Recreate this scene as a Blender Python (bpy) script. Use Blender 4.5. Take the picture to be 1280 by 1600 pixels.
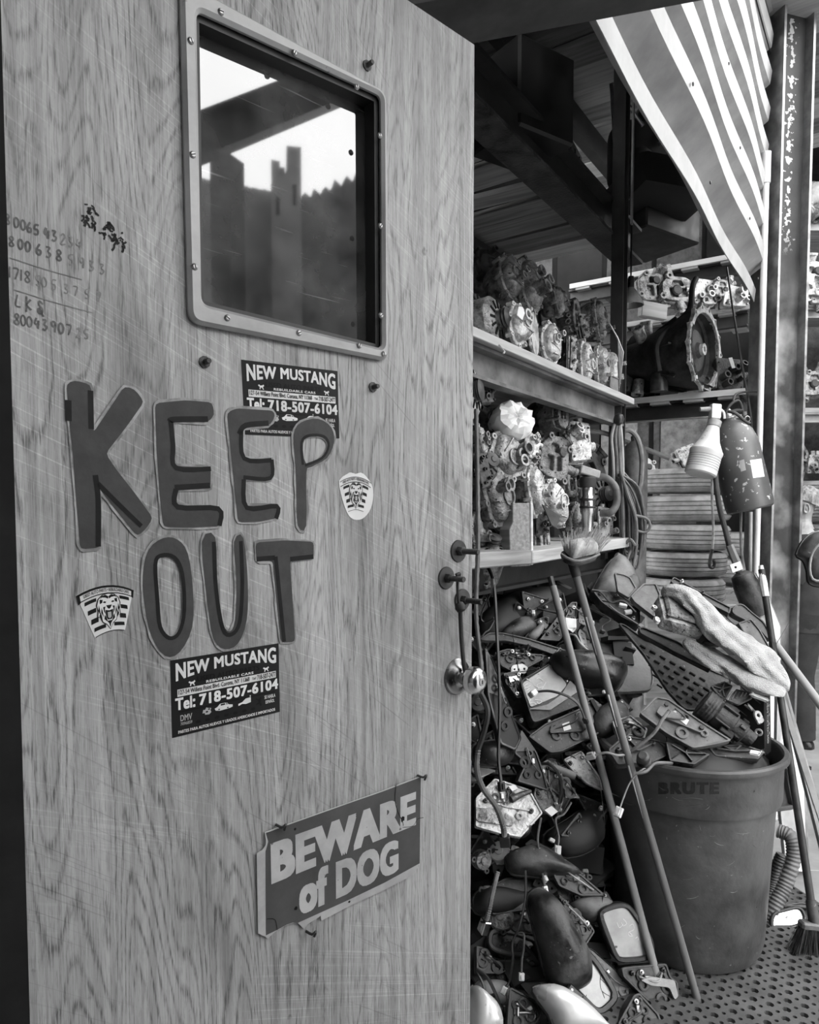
import bpy, bmesh, math, random
from mathutils import Vector, Matrix, noise
from math import sin, cos, tan, pi, radians, sqrt, atan2

for _o in list(bpy.data.objects):
    bpy.data.objects.remove(_o)
random.seed(7)
SC = bpy.context.scene
COL = SC.collection

# ------------------------------------------------------------------ camera
F, CX, HZ, PITCH, CAMH = 1120.0, 640.0, 805.0, radians(3.0), 1.43
CY = HZ + F * tan(PITCH)
CAM = Vector((0, 0, CAMH))
cam_data = bpy.data.cameras.new('camera')
cam = bpy.data.objects.new('camera', cam_data)
COL.objects.link(cam)
cam.location = CAM
cam.rotation_euler = (radians(90) - PITCH, 0, 0)
cam_data.sensor_fit = 'HORIZONTAL'
cam_data.sensor_width = 36.0
cam_data.lens = 36.0 * F / 1280.0
cam_data.shift_y = (CY - 800.0) / 1280.0
cam_data.clip_start = 0.02
SC.camera = cam

# ------------------------------------------------------------------ sky and exposure
world = bpy.data.worlds.new('overcast_sky')
SC.world = world
world.use_nodes = True
_wn = world.node_tree.nodes
_wl = world.node_tree.links
_bg = _wn['Background']
_bg.inputs['Color'].default_value = (0.93, 0.93, 0.93, 1)
_bg.inputs['Strength'].default_value = 5.0
SC.view_settings.view_transform = 'Standard'
SC.view_settings.look = 'None'
SC.view_settings.gamma = 1.0
SC.view_settings.use_curve_mapping = False
SC.view_settings.exposure = 0.42


def ray(px, py):
    v = Vector(((px - CX) / F, 1.0, -(py - CY) / F))
    c, s = cos(-PITCH), sin(-PITCH)
    return Vector((v.x, v.y * c - v.z * s, v.y * s + v.z * c))


def P(px, py, d):
    v = ray(px, py)
    return CAM + v * (d / v.y)


def PZ(px, py, z):
    v = ray(px, py)
    return CAM + v * ((z - CAMH) / v.z)


# ------------------------------------------------------------------ helpers: objects
def V(*a):
    return Vector(a)


def fin(me, angle=35):
    if len(me.polygons):
        me.polygons.foreach_set('use_smooth', [True] * len(me.polygons))
        me.set_sharp_from_angle(angle=radians(angle))
    return me


def mk(verts, faces, angle=35):
    me = bpy.data.meshes.new('m')
    me.from_pydata([tuple(v) for v in verts], [], faces)
    me.validate()
    bm = bmesh.new()
    bm.from_mesh(me)
    bmesh.ops.recalc_face_normals(bm, faces=bm.faces)
    bm.to_mesh(me)
    bm.free()
    return fin(me, angle)


def obj(name, me, mat, parent=None, mw=None, label=None):
    o = bpy.data.objects.new(name, me)
    COL.objects.link(o)
    if mat is not None:
        m = MAT[mat] if isinstance(mat, str) else mat
        if not me.materials:
            me.materials.append(m)
        elif me.materials[0] != m:
            o.material_slots[0].link = 'OBJECT'
            o.material_slots[0].material = m
    if parent is not None:
        o.parent = parent
    if mw is not None:
        o.matrix_basis = mw
    if label:
        o['label'] = label
    return o


def thing(name, label, cat, mw=None, group=None):
    o = bpy.data.objects.new(name, None)
    COL.objects.link(o)
    o.empty_display_size = 0.05
    if mw is not None:
        o.matrix_basis = mw
    o['label'] = label
    o['category'] = cat
    if group:
        o['group'] = group
    return o


def tag(o, label, cat, group=None):
    o['label'] = label
    o['category'] = cat
    if group:
        o['group'] = group
    return o


def struct(name, me=None, mat=None, mw=None, label=None):
    if me is None:
        o = bpy.data.objects.new(name, None)
        COL.objects.link(o)
        if mw is not None:
            o.matrix_basis = mw
    else:
        o = obj(name, me, mat, None, mw)
    o['kind'] = 'structure'
    if label:
        o['label'] = label
    return o


def T(x=0, y=0, z=0):
    return Matrix.Translation((x, y, z))


def R(ax, deg):
    return Matrix.Rotation(radians(deg), 4, ax)


def frame(loc, n, roll=0, up=(0, 0, 1)):
    z = Vector(n).normalized()
    u = Vector(up)
    if abs(z.dot(u)) > 0.98:
        u = Vector((0, 1, 0))
    x = u.cross(z).normalized()
    y = z.cross(x)
    m = Matrix((x, y, z)).transposed().to_4x4()
    m = Matrix.Translation(loc) @ m
    return m @ Matrix.Rotation(radians(roll), 4, 'Z')


def basis(x, y, z, loc):
    m = Matrix((Vector(x), Vector(y), Vector(z))).transposed().to_4x4()
    return Matrix.Translation(loc) @ m


# ------------------------------------------------------------------ helpers: shapes
def M_box(sx, sy, sz, bevel=0.0, c=(0, 0, 0), seg=1, jit=0.0):
    bm = bmesh.new()
    bmesh.ops.create_cube(bm, size=1.0)
    for v in bm.verts:
        v.co = Vector((v.co.x * sx + c[0], v.co.y * sy + c[1], v.co.z * sz + c[2]))
        if jit:
            v.co += Vector((random.uniform(-jit, jit), random.uniform(-jit, jit), random.uniform(-jit, jit)))
    if bevel:
        bmesh.ops.bevel(bm, geom=list(bm.edges), offset=bevel, segments=seg, affect='EDGES', profile=0.6)
    me = bpy.data.meshes.new('box')
    bm.to_mesh(me)
    bm.free()
    return fin(me)


def crom(pts, n=6, closed=False):
    pts = [Vector(p) for p in pts]
    L = len(pts)
    out = []
    rng = range(L if closed else L - 1)
    for i in rng:
        if closed:
            p0, p1, p2, p3 = pts[(i - 1) % L], pts[i], pts[(i + 1) % L], pts[(i + 2) % L]
        else:
            p0, p1, p2, p3 = pts[max(i - 1, 0)], pts[i], pts[i + 1], pts[min(i + 2, L - 1)]
        for k in range(n):
            t = k / n
            out.append(0.5 * ((2 * p1) + (p2 - p0) * t + (2 * p0 - 5 * p1 + 4 * p2 - p3) * t * t + (3 * p1 - p0 - 3 * p2 + p3) * t ** 3))
    if not closed:
        out.append(pts[-1].copy())
    return out


def M_tube(pts, r, n=8, closed=False, caps=True, smooth=0, hollow=0.0):
    pts = [Vector(p) for p in pts]
    if smooth:
        if isinstance(r, (list, tuple)):
            rr = crom([Vector((x, 0, 0)) for x in r], smooth, closed)
            r = [max(v.x, 1e-5) for v in rr]
        pts = crom(pts, smooth, closed)
    L = len(pts)
    if not isinstance(r, (list, tuple)):
        r = [r] * L
    vs, fs = [], []
    t0 = (pts[1] - pts[0]).normalized()
    ref = Vector((0, 0, 1)) if abs(t0.z) < 0.9 else Vector((1, 0, 0))
    nrm = t0.cross(ref).normalized()
    for i in range(L):
        if closed:
            t = (pts[(i + 1) % L] - pts[i - 1])
        else:
            t = pts[min(i + 1, L - 1)] - pts[max(i - 1, 0)]
        if t.length < 1e-9:
            t = t0.copy()
        t.normalize()
        nrm = nrm - t * nrm.dot(t)
        if nrm.length < 1e-6:
            nrm = t.orthogonal()
        nrm.normalize()
        b = t.cross(nrm)
        for k in range(n):
            a = 2 * pi * k / n
            vs.append(pts[i] + (nrm * cos(a) + b * sin(a)) * r[i])
    m = L if closed else L - 1
    for i in range(m):
        j = (i + 1) % L
        for k in range(n):
            k2 = (k + 1) % n
            fs.append((i * n + k, i * n + k2, j * n + k2, j * n + k))
    if caps and not closed:
        fs.append(tuple(reversed(range(n))))
        fs.append(tuple(range((L - 1) * n, L * n)))
    return mk(vs, fs)


def M_lathe(prof, n=24, sx=1.0, sy=1.0, closed=False, angle=35, lump=0.0):
    vs, fs, rows = [], [], []
    for (r, z) in prof:
        if r < 1e-6:
            rows.append([len(vs)])
            vs.append((0, 0, z))
        else:
            rows.append(list(range(len(vs), len(vs) + n)))
            for k in range(n):
                a = 2 * pi * k / n
                q = 1.0
                if lump:
                    q = 1 + lump * noise.noise(Vector((cos(a) * 2, sin(a) * 2, z * 14)))
                vs.append((r * q * cos(a) * sx, r * q * sin(a) * sy, z))
    m = len(rows)
    for i in range(m if closed else m - 1):
        A, B = rows[i], rows[(i + 1) % m]
        if len(A) == 1 and len(B) == 1:
            continue
        for k in range(n):
            k2 = (k + 1) % n
            if len(A) == 1:
                fs.append((A[0], B[k], B[k2]))
            elif len(B) == 1:
                fs.append((A[k], A[k2], B[0]))
            else:
                fs.append((A[k], A[k2], B[k2], B[k]))
    if not closed:
        if len(rows[0]) > 1:
            fs.append(tuple(reversed(rows[0])))
        if len(rows[-1]) > 1:
            fs.append(tuple(rows[-1]))
    return mk(vs, fs, angle)


def curve_mesh(loops, extrude=0.0, bevel=0.0, bseg=1):
    cu = bpy.data.curves.new('c', 'CURVE')
    cu.dimensions = '2D'
    cu.fill_mode = 'BOTH'
    cu.extrude = extrude
    cu.bevel_depth = bevel
    cu.bevel_resolution = bseg - 1
    for lp in loops:
        s = cu.splines.new('POLY')
        s.points.add(len(lp) - 1)
        for i, p in enumerate(lp):
            s.points[i].co = (p[0], p[1], 0, 1)
        s.use_cyclic_u = True
    o = bpy.data.objects.new('c', cu)
    me = bpy.data.meshes.new_from_object(o)
    bpy.data.objects.remove(o)
    bpy.data.curves.remove(cu)
    return me


def shrink(lp, d):
    """move an outline inwards by d (outline in any direction)"""
    n = len(lp)
    area = sum(lp[i][0] * lp[(i + 1) % n][1] - lp[(i + 1) % n][0] * lp[i][1] for i in range(n)) / 2
    sgn = 1 if area > 0 else -1
    out = []
    for i in range(n):
        a, b, c = Vector(lp[i - 1][:2]), Vector(lp[i][:2]), Vector(lp[(i + 1) % n][:2])
        e1, e2 = (b - a), (c - b)
        if e1.length < 1e-9 or e2.length < 1e-9:
            out.append((b.x, b.y))
            continue
        e1.normalize()
        e2.normalize()
        n1 = Vector((-e1.y, e1.x)) * sgn
        n2 = Vector((-e2.y, e2.x)) * sgn
        m = n1 + n2
        if m.length < 1e-6:
            m = n1
        m.normalize()
        k = d / max(0.45, m.dot(n1))
        out.append((b.x + m.x * k, b.y + m.y * k))
    return out


def M_plate(loops, thick, bevel=0.0, front=0.0):
    """2D outline(s) with holes -> slab whose front is z=front and which reaches back by thick"""
    if bevel:
        loops = [shrink(loops[0], bevel)] + [shrink(l, -bevel) for l in loops[1:]]
    me = curve_mesh(loops, max(thick / 2 - bevel, 1e-5), bevel)
    me.transform(T(0, 0, front - thick / 2))
    return fin(me, 30)


def rnd_poly(lp, r, seg=4):
    """round the corners of a polygon by radius r"""
    n = len(lp)
    out = []
    for i in range(n):
        a, b, c = Vector(lp[i - 1][:2]), Vector(lp[i][:2]), Vector(lp[(i + 1) % n][:2])
        la, lc = (a - b).length, (c - b).length
        ra = min(r, la * 0.45)
        rc = min(r, lc * 0.45)
        p = b + (a - b).normalized() * ra
        q = b + (c - b).normalized() * rc
        for k in range(seg + 1):
            t = k / seg
            v = p * (1 - t) ** 2 + b * 2 * t * (1 - t) + q * t * t
            out.append((v.x, v.y))
    return out


def circ(r, n=12, cx=0, cy=0, ph=0.0):
    return [(cx + r * cos(2 * pi * k / n + ph), cy + r * sin(2 * pi * k / n + ph)) for k in range(n)]


def M_dome(lp, h, prof=None, back=0.01, z0=0.0, cen=None):
    """pillow over an outline: rings towards the centroid; flat back at z0-back"""
    n = len(lp)
    c = Vector((sum(p[0] for p in lp) / n, sum(p[1] for p in lp) / n)) if cen is None else Vector(cen)
    if prof is None:
        prof = [(1.0, 0.0), (0.985, 0.25), (0.93, 0.5), (0.82, 0.74), (0.62, 0.9), (0.35, 0.98)]
    vs, fs = [], []
    rows = []
    for (s, q) in [(0.97, None), (1.0, None)] + prof[:]:
        if q is None:
            z = z0 - back if s < 1 else z0 - back * 0.6
        else:
            z = z0 + h * q
        rows.append(list(range(len(vs), len(vs) + n)))
        for p in lp:
            vs.append((c.x + (p[0] - c.x) * s, c.y + (p[1] - c.y) * s, z))
    for i in range(len(rows) - 1):
        for k in range(n):
            k2 = (k + 1) % n
            fs.append((rows[i][k], rows[i][k2], rows[i + 1][k2], rows[i + 1][k]))
    top = len(vs)
    vs.append((c.x, c.y, z0 + h * 1.0))
    for k in range(n):
        fs.append((rows[-1][k], rows[-1][(k + 1) % n], top))
    fs.append(tuple(reversed(rows[0])))
    return mk(vs, fs, 50)


def ribbon_loop(pts, w, closed=False):
    """outline of a flat brush stroke along 2D points"""
    pts = [Vector(p[:2]) for p in pts]
    L = len(pts)
    lft, rgt = [], []
    for i in range(L):
        if closed:
            t = pts[(i + 1) % L] - pts[i - 1]
        else:
            t = pts[min(i + 1, L - 1)] - pts[max(i - 1, 0)]
        t.normalize()
        nn = Vector((-t.y, t.x))
        ww = w[i] if isinstance(w, (list, tuple)) else w
        lft.append(pts[i] + nn * ww / 2)
        rgt.append(pts[i] - nn * ww / 2)
    return lft, rgt


def M_ribbon(pts, w, z=0.0, closed=False, smooth=0):
    if smooth:
        pts = crom([Vector((p[0], p[1], 0)) for p in pts], smooth, closed)
    l, r = ribbon_loop(pts, w, closed)
    L = len(l)
    vs = [(p.x, p.y, z) for p in l] + [(p.x, p.y, z) for p in r]
    fs = []
    for i in range(L if closed else L - 1):
        j = (i + 1) % L
        fs.append((i, j, L + j, L + i))
    return mk(vs, fs)


def join_meshes(mes):
    vs, fs = [], []
    for me in mes:
        o = len(vs)
        vs += [v.co.copy() for v in me.vertices]
        fs += [tuple(i + o for i in p.vertices) for p in me.polygons]
        bpy.data.meshes.remove(me)
    return mk(vs, fs)


def text_mesh(body, bold=0.0, spacing=1.0):
    cu = bpy.data.curves.new('t', 'FONT')
    cu.body = body
    cu.size = 1.0
    cu.space_character = spacing + bold * 1.2
    cu.resolution_u = 4
    o = bpy.data.objects.new('t', cu)
    me = bpy.data.meshes.new_from_object(o)
    bpy.data.objects.remove(o)
    bpy.data.curves.remove(cu)
    if bold:
        vs = [v.co.copy() for v in me.vertices]
        fs = [tuple(p.vertices) for p in me.polygons]
        V2, F2 = [], []
        for k in range(9):
            dx, dy = ((-1, -1), (0, -1), (1, -1), (1, 0), (1, 1), (0, 1), (-1, 1), (-1, 0), (0, 0))[k]
            dx, dy = dx * bold, dy * bold * 0.7
            n0 = len(V2)
            V2 += [(v.x + dx, v.y + dy, 2e-5 * k) for v in vs]
            F2 += [tuple(i + n0 for i in f) for f in fs]
        bpy.data.meshes.remove(me)
        me = bpy.data.meshes.new('t')
        me.from_pydata(V2, [], F2)
    return me


def norm_text(body, bold=0.0, spacing=1.0, cap=None):
    """text mesh scaled into the unit square"""
    me = text_mesh(body, bold, spacing)
    xs = [v.co.x for v in me.vertices]
    ys = [v.co.y for v in me.vertices]
    x0, x1 = min(xs), max(xs)
    y0, y1 = min(ys), max(ys)
    for v in me.vertices:
        v.co.x = (v.co.x - x0) / (x1 - x0)
        v.co.y = (v.co.y - y0) / (y1 - y0)
    return me


def trace(px, d, n, roll=0):
    """pixel outline -> (placement matrix, outline in that plane); the plane has normal n and its centre at depth d"""
    cx = sum(p[0] for p in px) / len(px)
    cy = sum(p[1] for p in px) / len(px)
    c = P(cx, cy, d)
    m = frame(c, n, roll)
    mi = m.inverted()
    nn = Vector(n).normalized()
    out = []
    for p in px:
        v = ray(p[0], p[1])
        t = (c - CAM).dot(nn) / v.dot(nn)
        q = mi @ (CAM + v * t)
        out.append((q.x, q.y))
    return m, out


def smooth2(lp, n=4):
    return [(p.x, p.y) for p in crom([Vector((q[0], q[1], 0)) for q in lp], n, True)]
# ------------------------------------------------------------------ materials (greys only: the photograph is black and white)
MAT = {}


def gmat(name, a, b=None, rough=0.5, metal=0.0, scale=12.0, detail=4.0, bump=0.0, bscale=60.0, r2=None, stretch=(1, 1, 1), contrast=(0.35, 0.65), speck=None, spec=0.5):
    m = bpy.data.materials.new(name)
    m.use_nodes = True
    nt = m.node_tree
    N, L = nt.nodes, nt.links
    bs = N['Principled BSDF']
    bs.inputs['Roughness'].default_value = rough
    bs.inputs['Metallic'].default_value = metal
    bs.inputs['Specular IOR Level'].default_value = spec
    if b is None:
        b = a
    tc = N.new('ShaderNodeTexCoord')
    oi = N.new('ShaderNodeObjectInfo')
    add = N.new('ShaderNodeVectorMath')
    add.operation = 'MULTIPLY_ADD'
    L.new(oi.outputs['Random'], add.inputs[0])
    add.inputs[1].default_value = (37, 53, 71)
    mp = N.new('ShaderNodeMapping')
    mp.inputs['Scale'].default_value = stretch
    L.new(tc.outputs['Object'], mp.inputs['Vector'])
    L.new(mp.outputs[0], add.inputs[2])
    nz = N.new('ShaderNodeTexNoise')
    nz.inputs['Scale'].default_value = scale
    nz.inputs['Detail'].default_value = detail
    nz.inputs['Roughness'].default_value = 0.62
    L.new(add.outputs[0], nz.inputs['Vector'])
    cr = N.new('ShaderNodeValToRGB')
    cr.color_ramp.elements[0].position = contrast[0]
    cr.color_ramp.elements[1].position = contrast[1]
    cr.color_ramp.elements[0].color = (a, a, a, 1)
    cr.color_ramp.elements[1].color = (b, b, b, 1)
    L.new(nz.outputs['Fac'], cr.inputs[0])
    col = cr.outputs[0]
    if speck:
        n2 = N.new('ShaderNodeTexNoise')
        n2.inputs['Scale'].default_value = speck[0]
        n2.inputs['Detail'].default_value = 3
        L.new(add.outputs[0], n2.inputs['Vector'])
        c2 = N.new('ShaderNodeValToRGB')
        c2.color_ramp.elements[0].position = speck[1]
        c2.color_ramp.elements[1].position = speck[1] + 0.04
        L.new(n2.outputs['Fac'], c2.inputs[0])
        mx = N.new('ShaderNodeMix')
        mx.data_type = 'RGBA'
        L.new(c2.outputs[0], mx.inputs[0])
        L.new(col, mx.inputs[6])
        mx.inputs[7].default_value = (speck[2],) * 3 + (1,)
        col = mx.outputs[2]
    L.new(col, bs.inputs['Base Color'])
    if r2 is not None:
        mr = N.new('ShaderNodeMapRange')
        L.new(nz.outputs['Fac'], mr.inputs[0])
        mr.inputs[1].default_value = contrast[0]
        mr.inputs[2].default_value = contrast[1]
        mr.inputs[3].default_value = rough
        mr.inputs[4].default_value = r2
        L.new(mr.outputs[0], bs.inputs['Roughness'])
    if bump:
        n3 = N.new('ShaderNodeTexNoise')
        n3.inputs['Scale'].default_value = bscale
        n3.inputs['Detail'].default_value = 4
        L.new(add.outputs[0], n3.inputs['Vector'])
        bp = N.new('ShaderNodeBump')
        bp.inputs['Strength'].default_value = bump
        bp.inputs['Distance'].default_value = 0.01
        L.new(n3.outputs['Fac'], bp.inputs['Height'])
        L.new(bp.outputs[0], bs.inputs['Normal'])
    MAT[name] = m
    return m


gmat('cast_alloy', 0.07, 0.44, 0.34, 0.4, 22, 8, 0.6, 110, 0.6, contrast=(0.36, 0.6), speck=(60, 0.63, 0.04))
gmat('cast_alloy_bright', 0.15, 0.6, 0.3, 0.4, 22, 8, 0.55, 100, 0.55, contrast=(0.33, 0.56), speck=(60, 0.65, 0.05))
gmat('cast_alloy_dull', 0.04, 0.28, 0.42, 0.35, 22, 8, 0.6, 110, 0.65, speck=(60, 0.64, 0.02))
gmat('cast_iron', 0.025, 0.09, 0.5, 0.35, 14, 6, 0.4, 90, 0.7)
gmat('black_plastic', 0.008, 0.03, 0.25, 0, 14, 7, 0.08, 120, 0.55, speck=(70, 0.68, 0.1))
gmat('dusty_plastic', 0.009, 0.11, 0.36, 0, 13, 8, 0.12, 110, 0.75, contrast=(0.4, 0.74), speck=(80, 0.68, 0.16))
gmat('grey_plastic', 0.06, 0.2, 0.42, 0, 12, 8, 0.1, 110, 0.65, speck=(70, 0.69, 0.03))
gmat('pale_plastic', 0.2, 0.4, 0.42, 0, 10, 5, 0.05, 100, 0.6)
gmat('white_plastic', 0.6, 0.8, 0.4, 0, 12, 4)
gmat('silver_paint', 0.5, 0.68, 0.22, 0.25, 6, 4, r2=0.35)
gmat('rubber', 0.012, 0.035, 0.7, 0, 12, 4, 0.1, 120)
gmat('tyre_rubber', 0.1, 0.28, 0.75, 0, 6, 5, 0.12, 120)
gmat('black_wire', 0.01, 0.025, 0.42, 0, 20)
gmat('grey_wire', 0.06, 0.14, 0.5, 0, 20)
gmat('chrome', 0.62, 0.72, 0.12, 1.0, 10, 4, r2=0.25)
gmat('dark_chrome', 0.16, 0.24, 0.16, 1.0, 10, 4, r2=0.3)
gmat('steel', 0.28, 0.42, 0.33, 0.9, 20, 4, r2=0.5)
gmat('dark_steel', 0.03, 0.075, 0.45, 0.5, 16, 5, r2=0.6)
gmat('beam_paint', 0.018, 0.04, 0.5, 0.1, 6, 5, 0.06, 60)
gmat('beam_worn', 0.05, 0.22, 0.5, 0.2, 5, 6, 0.06, 60, stretch=(1, 1, 1))
gmat('galvanised', 0.27, 0.42, 0.45, 0.2, 5, 7, 0.05, 30, 0.6)
gmat('concrete', 0.2, 0.32, 0.85, 0, 3, 7, 0.15, 40)
gmat('dirt_ground', 0.16, 0.26, 0.9, 0, 1.5, 7, 0.15, 20)
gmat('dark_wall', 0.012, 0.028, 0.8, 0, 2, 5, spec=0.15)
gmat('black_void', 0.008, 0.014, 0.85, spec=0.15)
gmat('cloth', 0.32, 0.52, 0.95, 0, 14, 7, 0.7, 240)
gmat('tape', 0.6, 0.78, 0.5, 0, 18, 3)
gmat('paper', 0.62, 0.8, 0.8, 0, 15, 4)
gmat('skin', 0.3, 0.4, 0.5, 0, 12, 3)
gmat('hair', 0.1, 0.32, 0.6, 0, 60, 3, 0.5, 160, stretch=(1, 1, 0.25))
gmat('shirt', 0.022, 0.04, 0.9, 0, 7, 4, 0.3, 14)
gmat('trousers', 0.018, 0.035, 0.9, 0, 7, 4, 0.3, 14)
gmat('straw', 0.22, 0.5, 0.8, 0, 30, 3)
gmat('dark_straw', 0.02, 0.06, 0.8, 0, 30, 3)
gmat('paint_red', 0.045, 0.06, 0.5, 0, 26, 4, 0.08, 60, spec=0.15)
gmat('paint_black', 0.008, 0.014, 0.5, 0, 30, spec=0.15)
gmat('paint_smear', 0.14, 0.32, 0.6, 0, 30, contrast=(0.4, 0.6))
gmat('sticker_black', 0.012, 0.018, 0.32, 0, 5, spec=0.15)
gmat('sticker_jet', 0.006, 0.007, 0.4, spec=0.15)  # jet black print on the black stickers
gmat('sticker_white', 0.56, 0.68, 0.4, 0, 8)
gmat('sticker_grey', 0.3, 0.4, 0.4, 0, 8)
gmat('marker_ink', 0.06, 0.12, 0.7, 0, 60, contrast=(0.4, 0.6))
gmat('marker_faint', 0.13, 0.2, 0.7, 0, 60, contrast=(0.4, 0.6))
gmat('sign_field', 0.045, 0.085, 0.4, 0, 9, 6, contrast=(0.3, 0.75), spec=0.15)
gmat('sign_border', 0.3, 0.44, 0.4, 0, 14, 6, speck=(60, 0.7, 0.08))
gmat('gasket', 0.01, 0.018, 0.5)
gmat('frame_metal', 0.26, 0.42, 0.42, 0.25, 6, 6, 0.03, 60, 0.6, speck=(30, 0.72, 0.1))
gmat('bin_plastic', 0.04, 0.115, 0.42, 0, 6, 9, 0.2, 34, 0.65, contrast=(0.32, 0.7), speck=(90, 0.71, 0.2))
gmat('bin_print', 0.008, 0.02, 0.6, 0, 80, contrast=(0.45, 0.7))
gmat('extinguisher_paint', 0.075, 0.11, 0.4, 0.1, 5, 4, 0.04, 50, speck=(34, 0.62, 0.5))
gmat('rust_scab', 0.22, 0.5, 0.8, 0, 40, 4, 0.3, 80)
gmat('pvc', 0.6, 0.72, 0.35, 0, 6, 3)
gmat('translucent_bottle', 0.55, 0.68, 0.4, 0, 8, 4, speck=(30, 0.69, 0.3))
gmat('lamp_glass', 0.25, 0.4, 0.15, 0.2, 12, 3)
gmat('mat_rubber', 0.05, 0.1, 0.7, 0, 9, 4, 0.15, 90)
gmat('ruin_masonry', 0.05, 0.11, 0.9, 0, 1.2, 6, 0.3, 6)
gmat('hedge', 0.03, 0.09, 0.9, 0, 3, 7, 0.6, 9)
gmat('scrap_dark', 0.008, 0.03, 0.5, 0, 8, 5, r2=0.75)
gmat('mirror_glass', 0.55, 0.75, 0.08, 0.85, 14, 6, r2=0.45, contrast=(0.3, 0.7), speck=(36, 0.7, 0.12))
gmat('mirror_glass_dusty', 0.26, 0.5, 0.3, 0.35, 12, 6, r2=0.65, contrast=(0.3, 0.7), speck=(30, 0.68, 0.07))
gmat('chalk', 0.6, 0.75, 0.9, 0, 50)
gmat('amp_box', 0.012, 0.02, 0.5, spec=0.15)


def wood(name, a, b, along='Y', sc=1.0, knots=True, rough=0.75, bump=0.15):
    m = bpy.data.materials.new(name)
    m.use_nodes = True
    N, L = m.node_tree.nodes, m.node_tree.links
    bs = N['Principled BSDF']
    bs.inputs['Roughness'].default_value = rough
    tc = N.new('ShaderNodeTexCoord')
    oi = N.new('ShaderNodeObjectInfo')
    mp = N.new('ShaderNodeMapping')
    s = {'X': (1, 14, 14), 'Y': (14, 1, 14), 'Z': (14, 14, 1)}[along]
    mp.inputs['Scale'].default_value = tuple(v * sc for v in s)
    L.new(tc.outputs['Object'], mp.inputs['Vector'])
    ad = N.new('ShaderNodeVectorMath')
    ad.operation = 'MULTIPLY_ADD'
    L.new(oi.outputs['Random'], ad.inputs[0])
    ad.inputs[1].default_value = (31, 17, 57)
    L.new(mp.outputs[0], ad.inputs[2])
    n1 = N.new('ShaderNodeTexNoise')
    n1.inputs['Scale'].default_value = 2.2
    n1.inputs['Detail'].default_value = 7
    n1.inputs['Distortion'].default_value = 0.6
    L.new(ad.outputs[0], n1.inputs['Vector'])
    cr = N.new('ShaderNodeValToRGB')
    cr.color_ramp.elements[0].position = 0.3
    cr.color_ramp.elements[1].position = 0.7
    cr.color_ramp.elements[0].color = (a, a, a, 1)
    cr.color_ramp.elements[1].color = (b, b, b, 1)
    L.new(n1.outputs['Fac'], cr.inputs[0])
    # each board its own tone
    mr = N.new('ShaderNodeMapRange')
    L.new(oi.outputs['Random'], mr.inputs[0])
    mr.inputs[3].default_value = 0.6
    mr.inputs[4].default_value = 1.25
    mu = N.new('ShaderNodeVectorMath')
    mu.operation = 'SCALE'
    L.new(cr.outputs[0], mu.inputs[0])
    L.new(mr.outputs[0], mu.inputs['Scale'])
    L.new(mu.outputs[0], bs.inputs['Base Color'])
    bp = N.new('ShaderNodeBump')
    bp.inputs['Strength'].default_value = bump
    bp.inputs['Distance'].default_value = 0.005
    L.new(n1.outputs['Fac'], bp.inputs['Height'])
    L.new(bp.outputs[0], bs.inputs['Normal'])
    MAT[name] = m


wood('plank_dark', 0.12, 0.3, 'X')
wood('plank_mid', 0.22, 0.45, 'X')
wood('plank_pale', 0.38, 0.62, 'X')
wood('shelf_board', 0.22, 0.46, 'X')
wood('stick_wood', 0.1, 0.24, 'Z')
wood('stick_pale', 0.4, 0.6, 'Z')
wood('block_wood', 0.16, 0.34, 'Z', sc=2.5)


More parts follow.
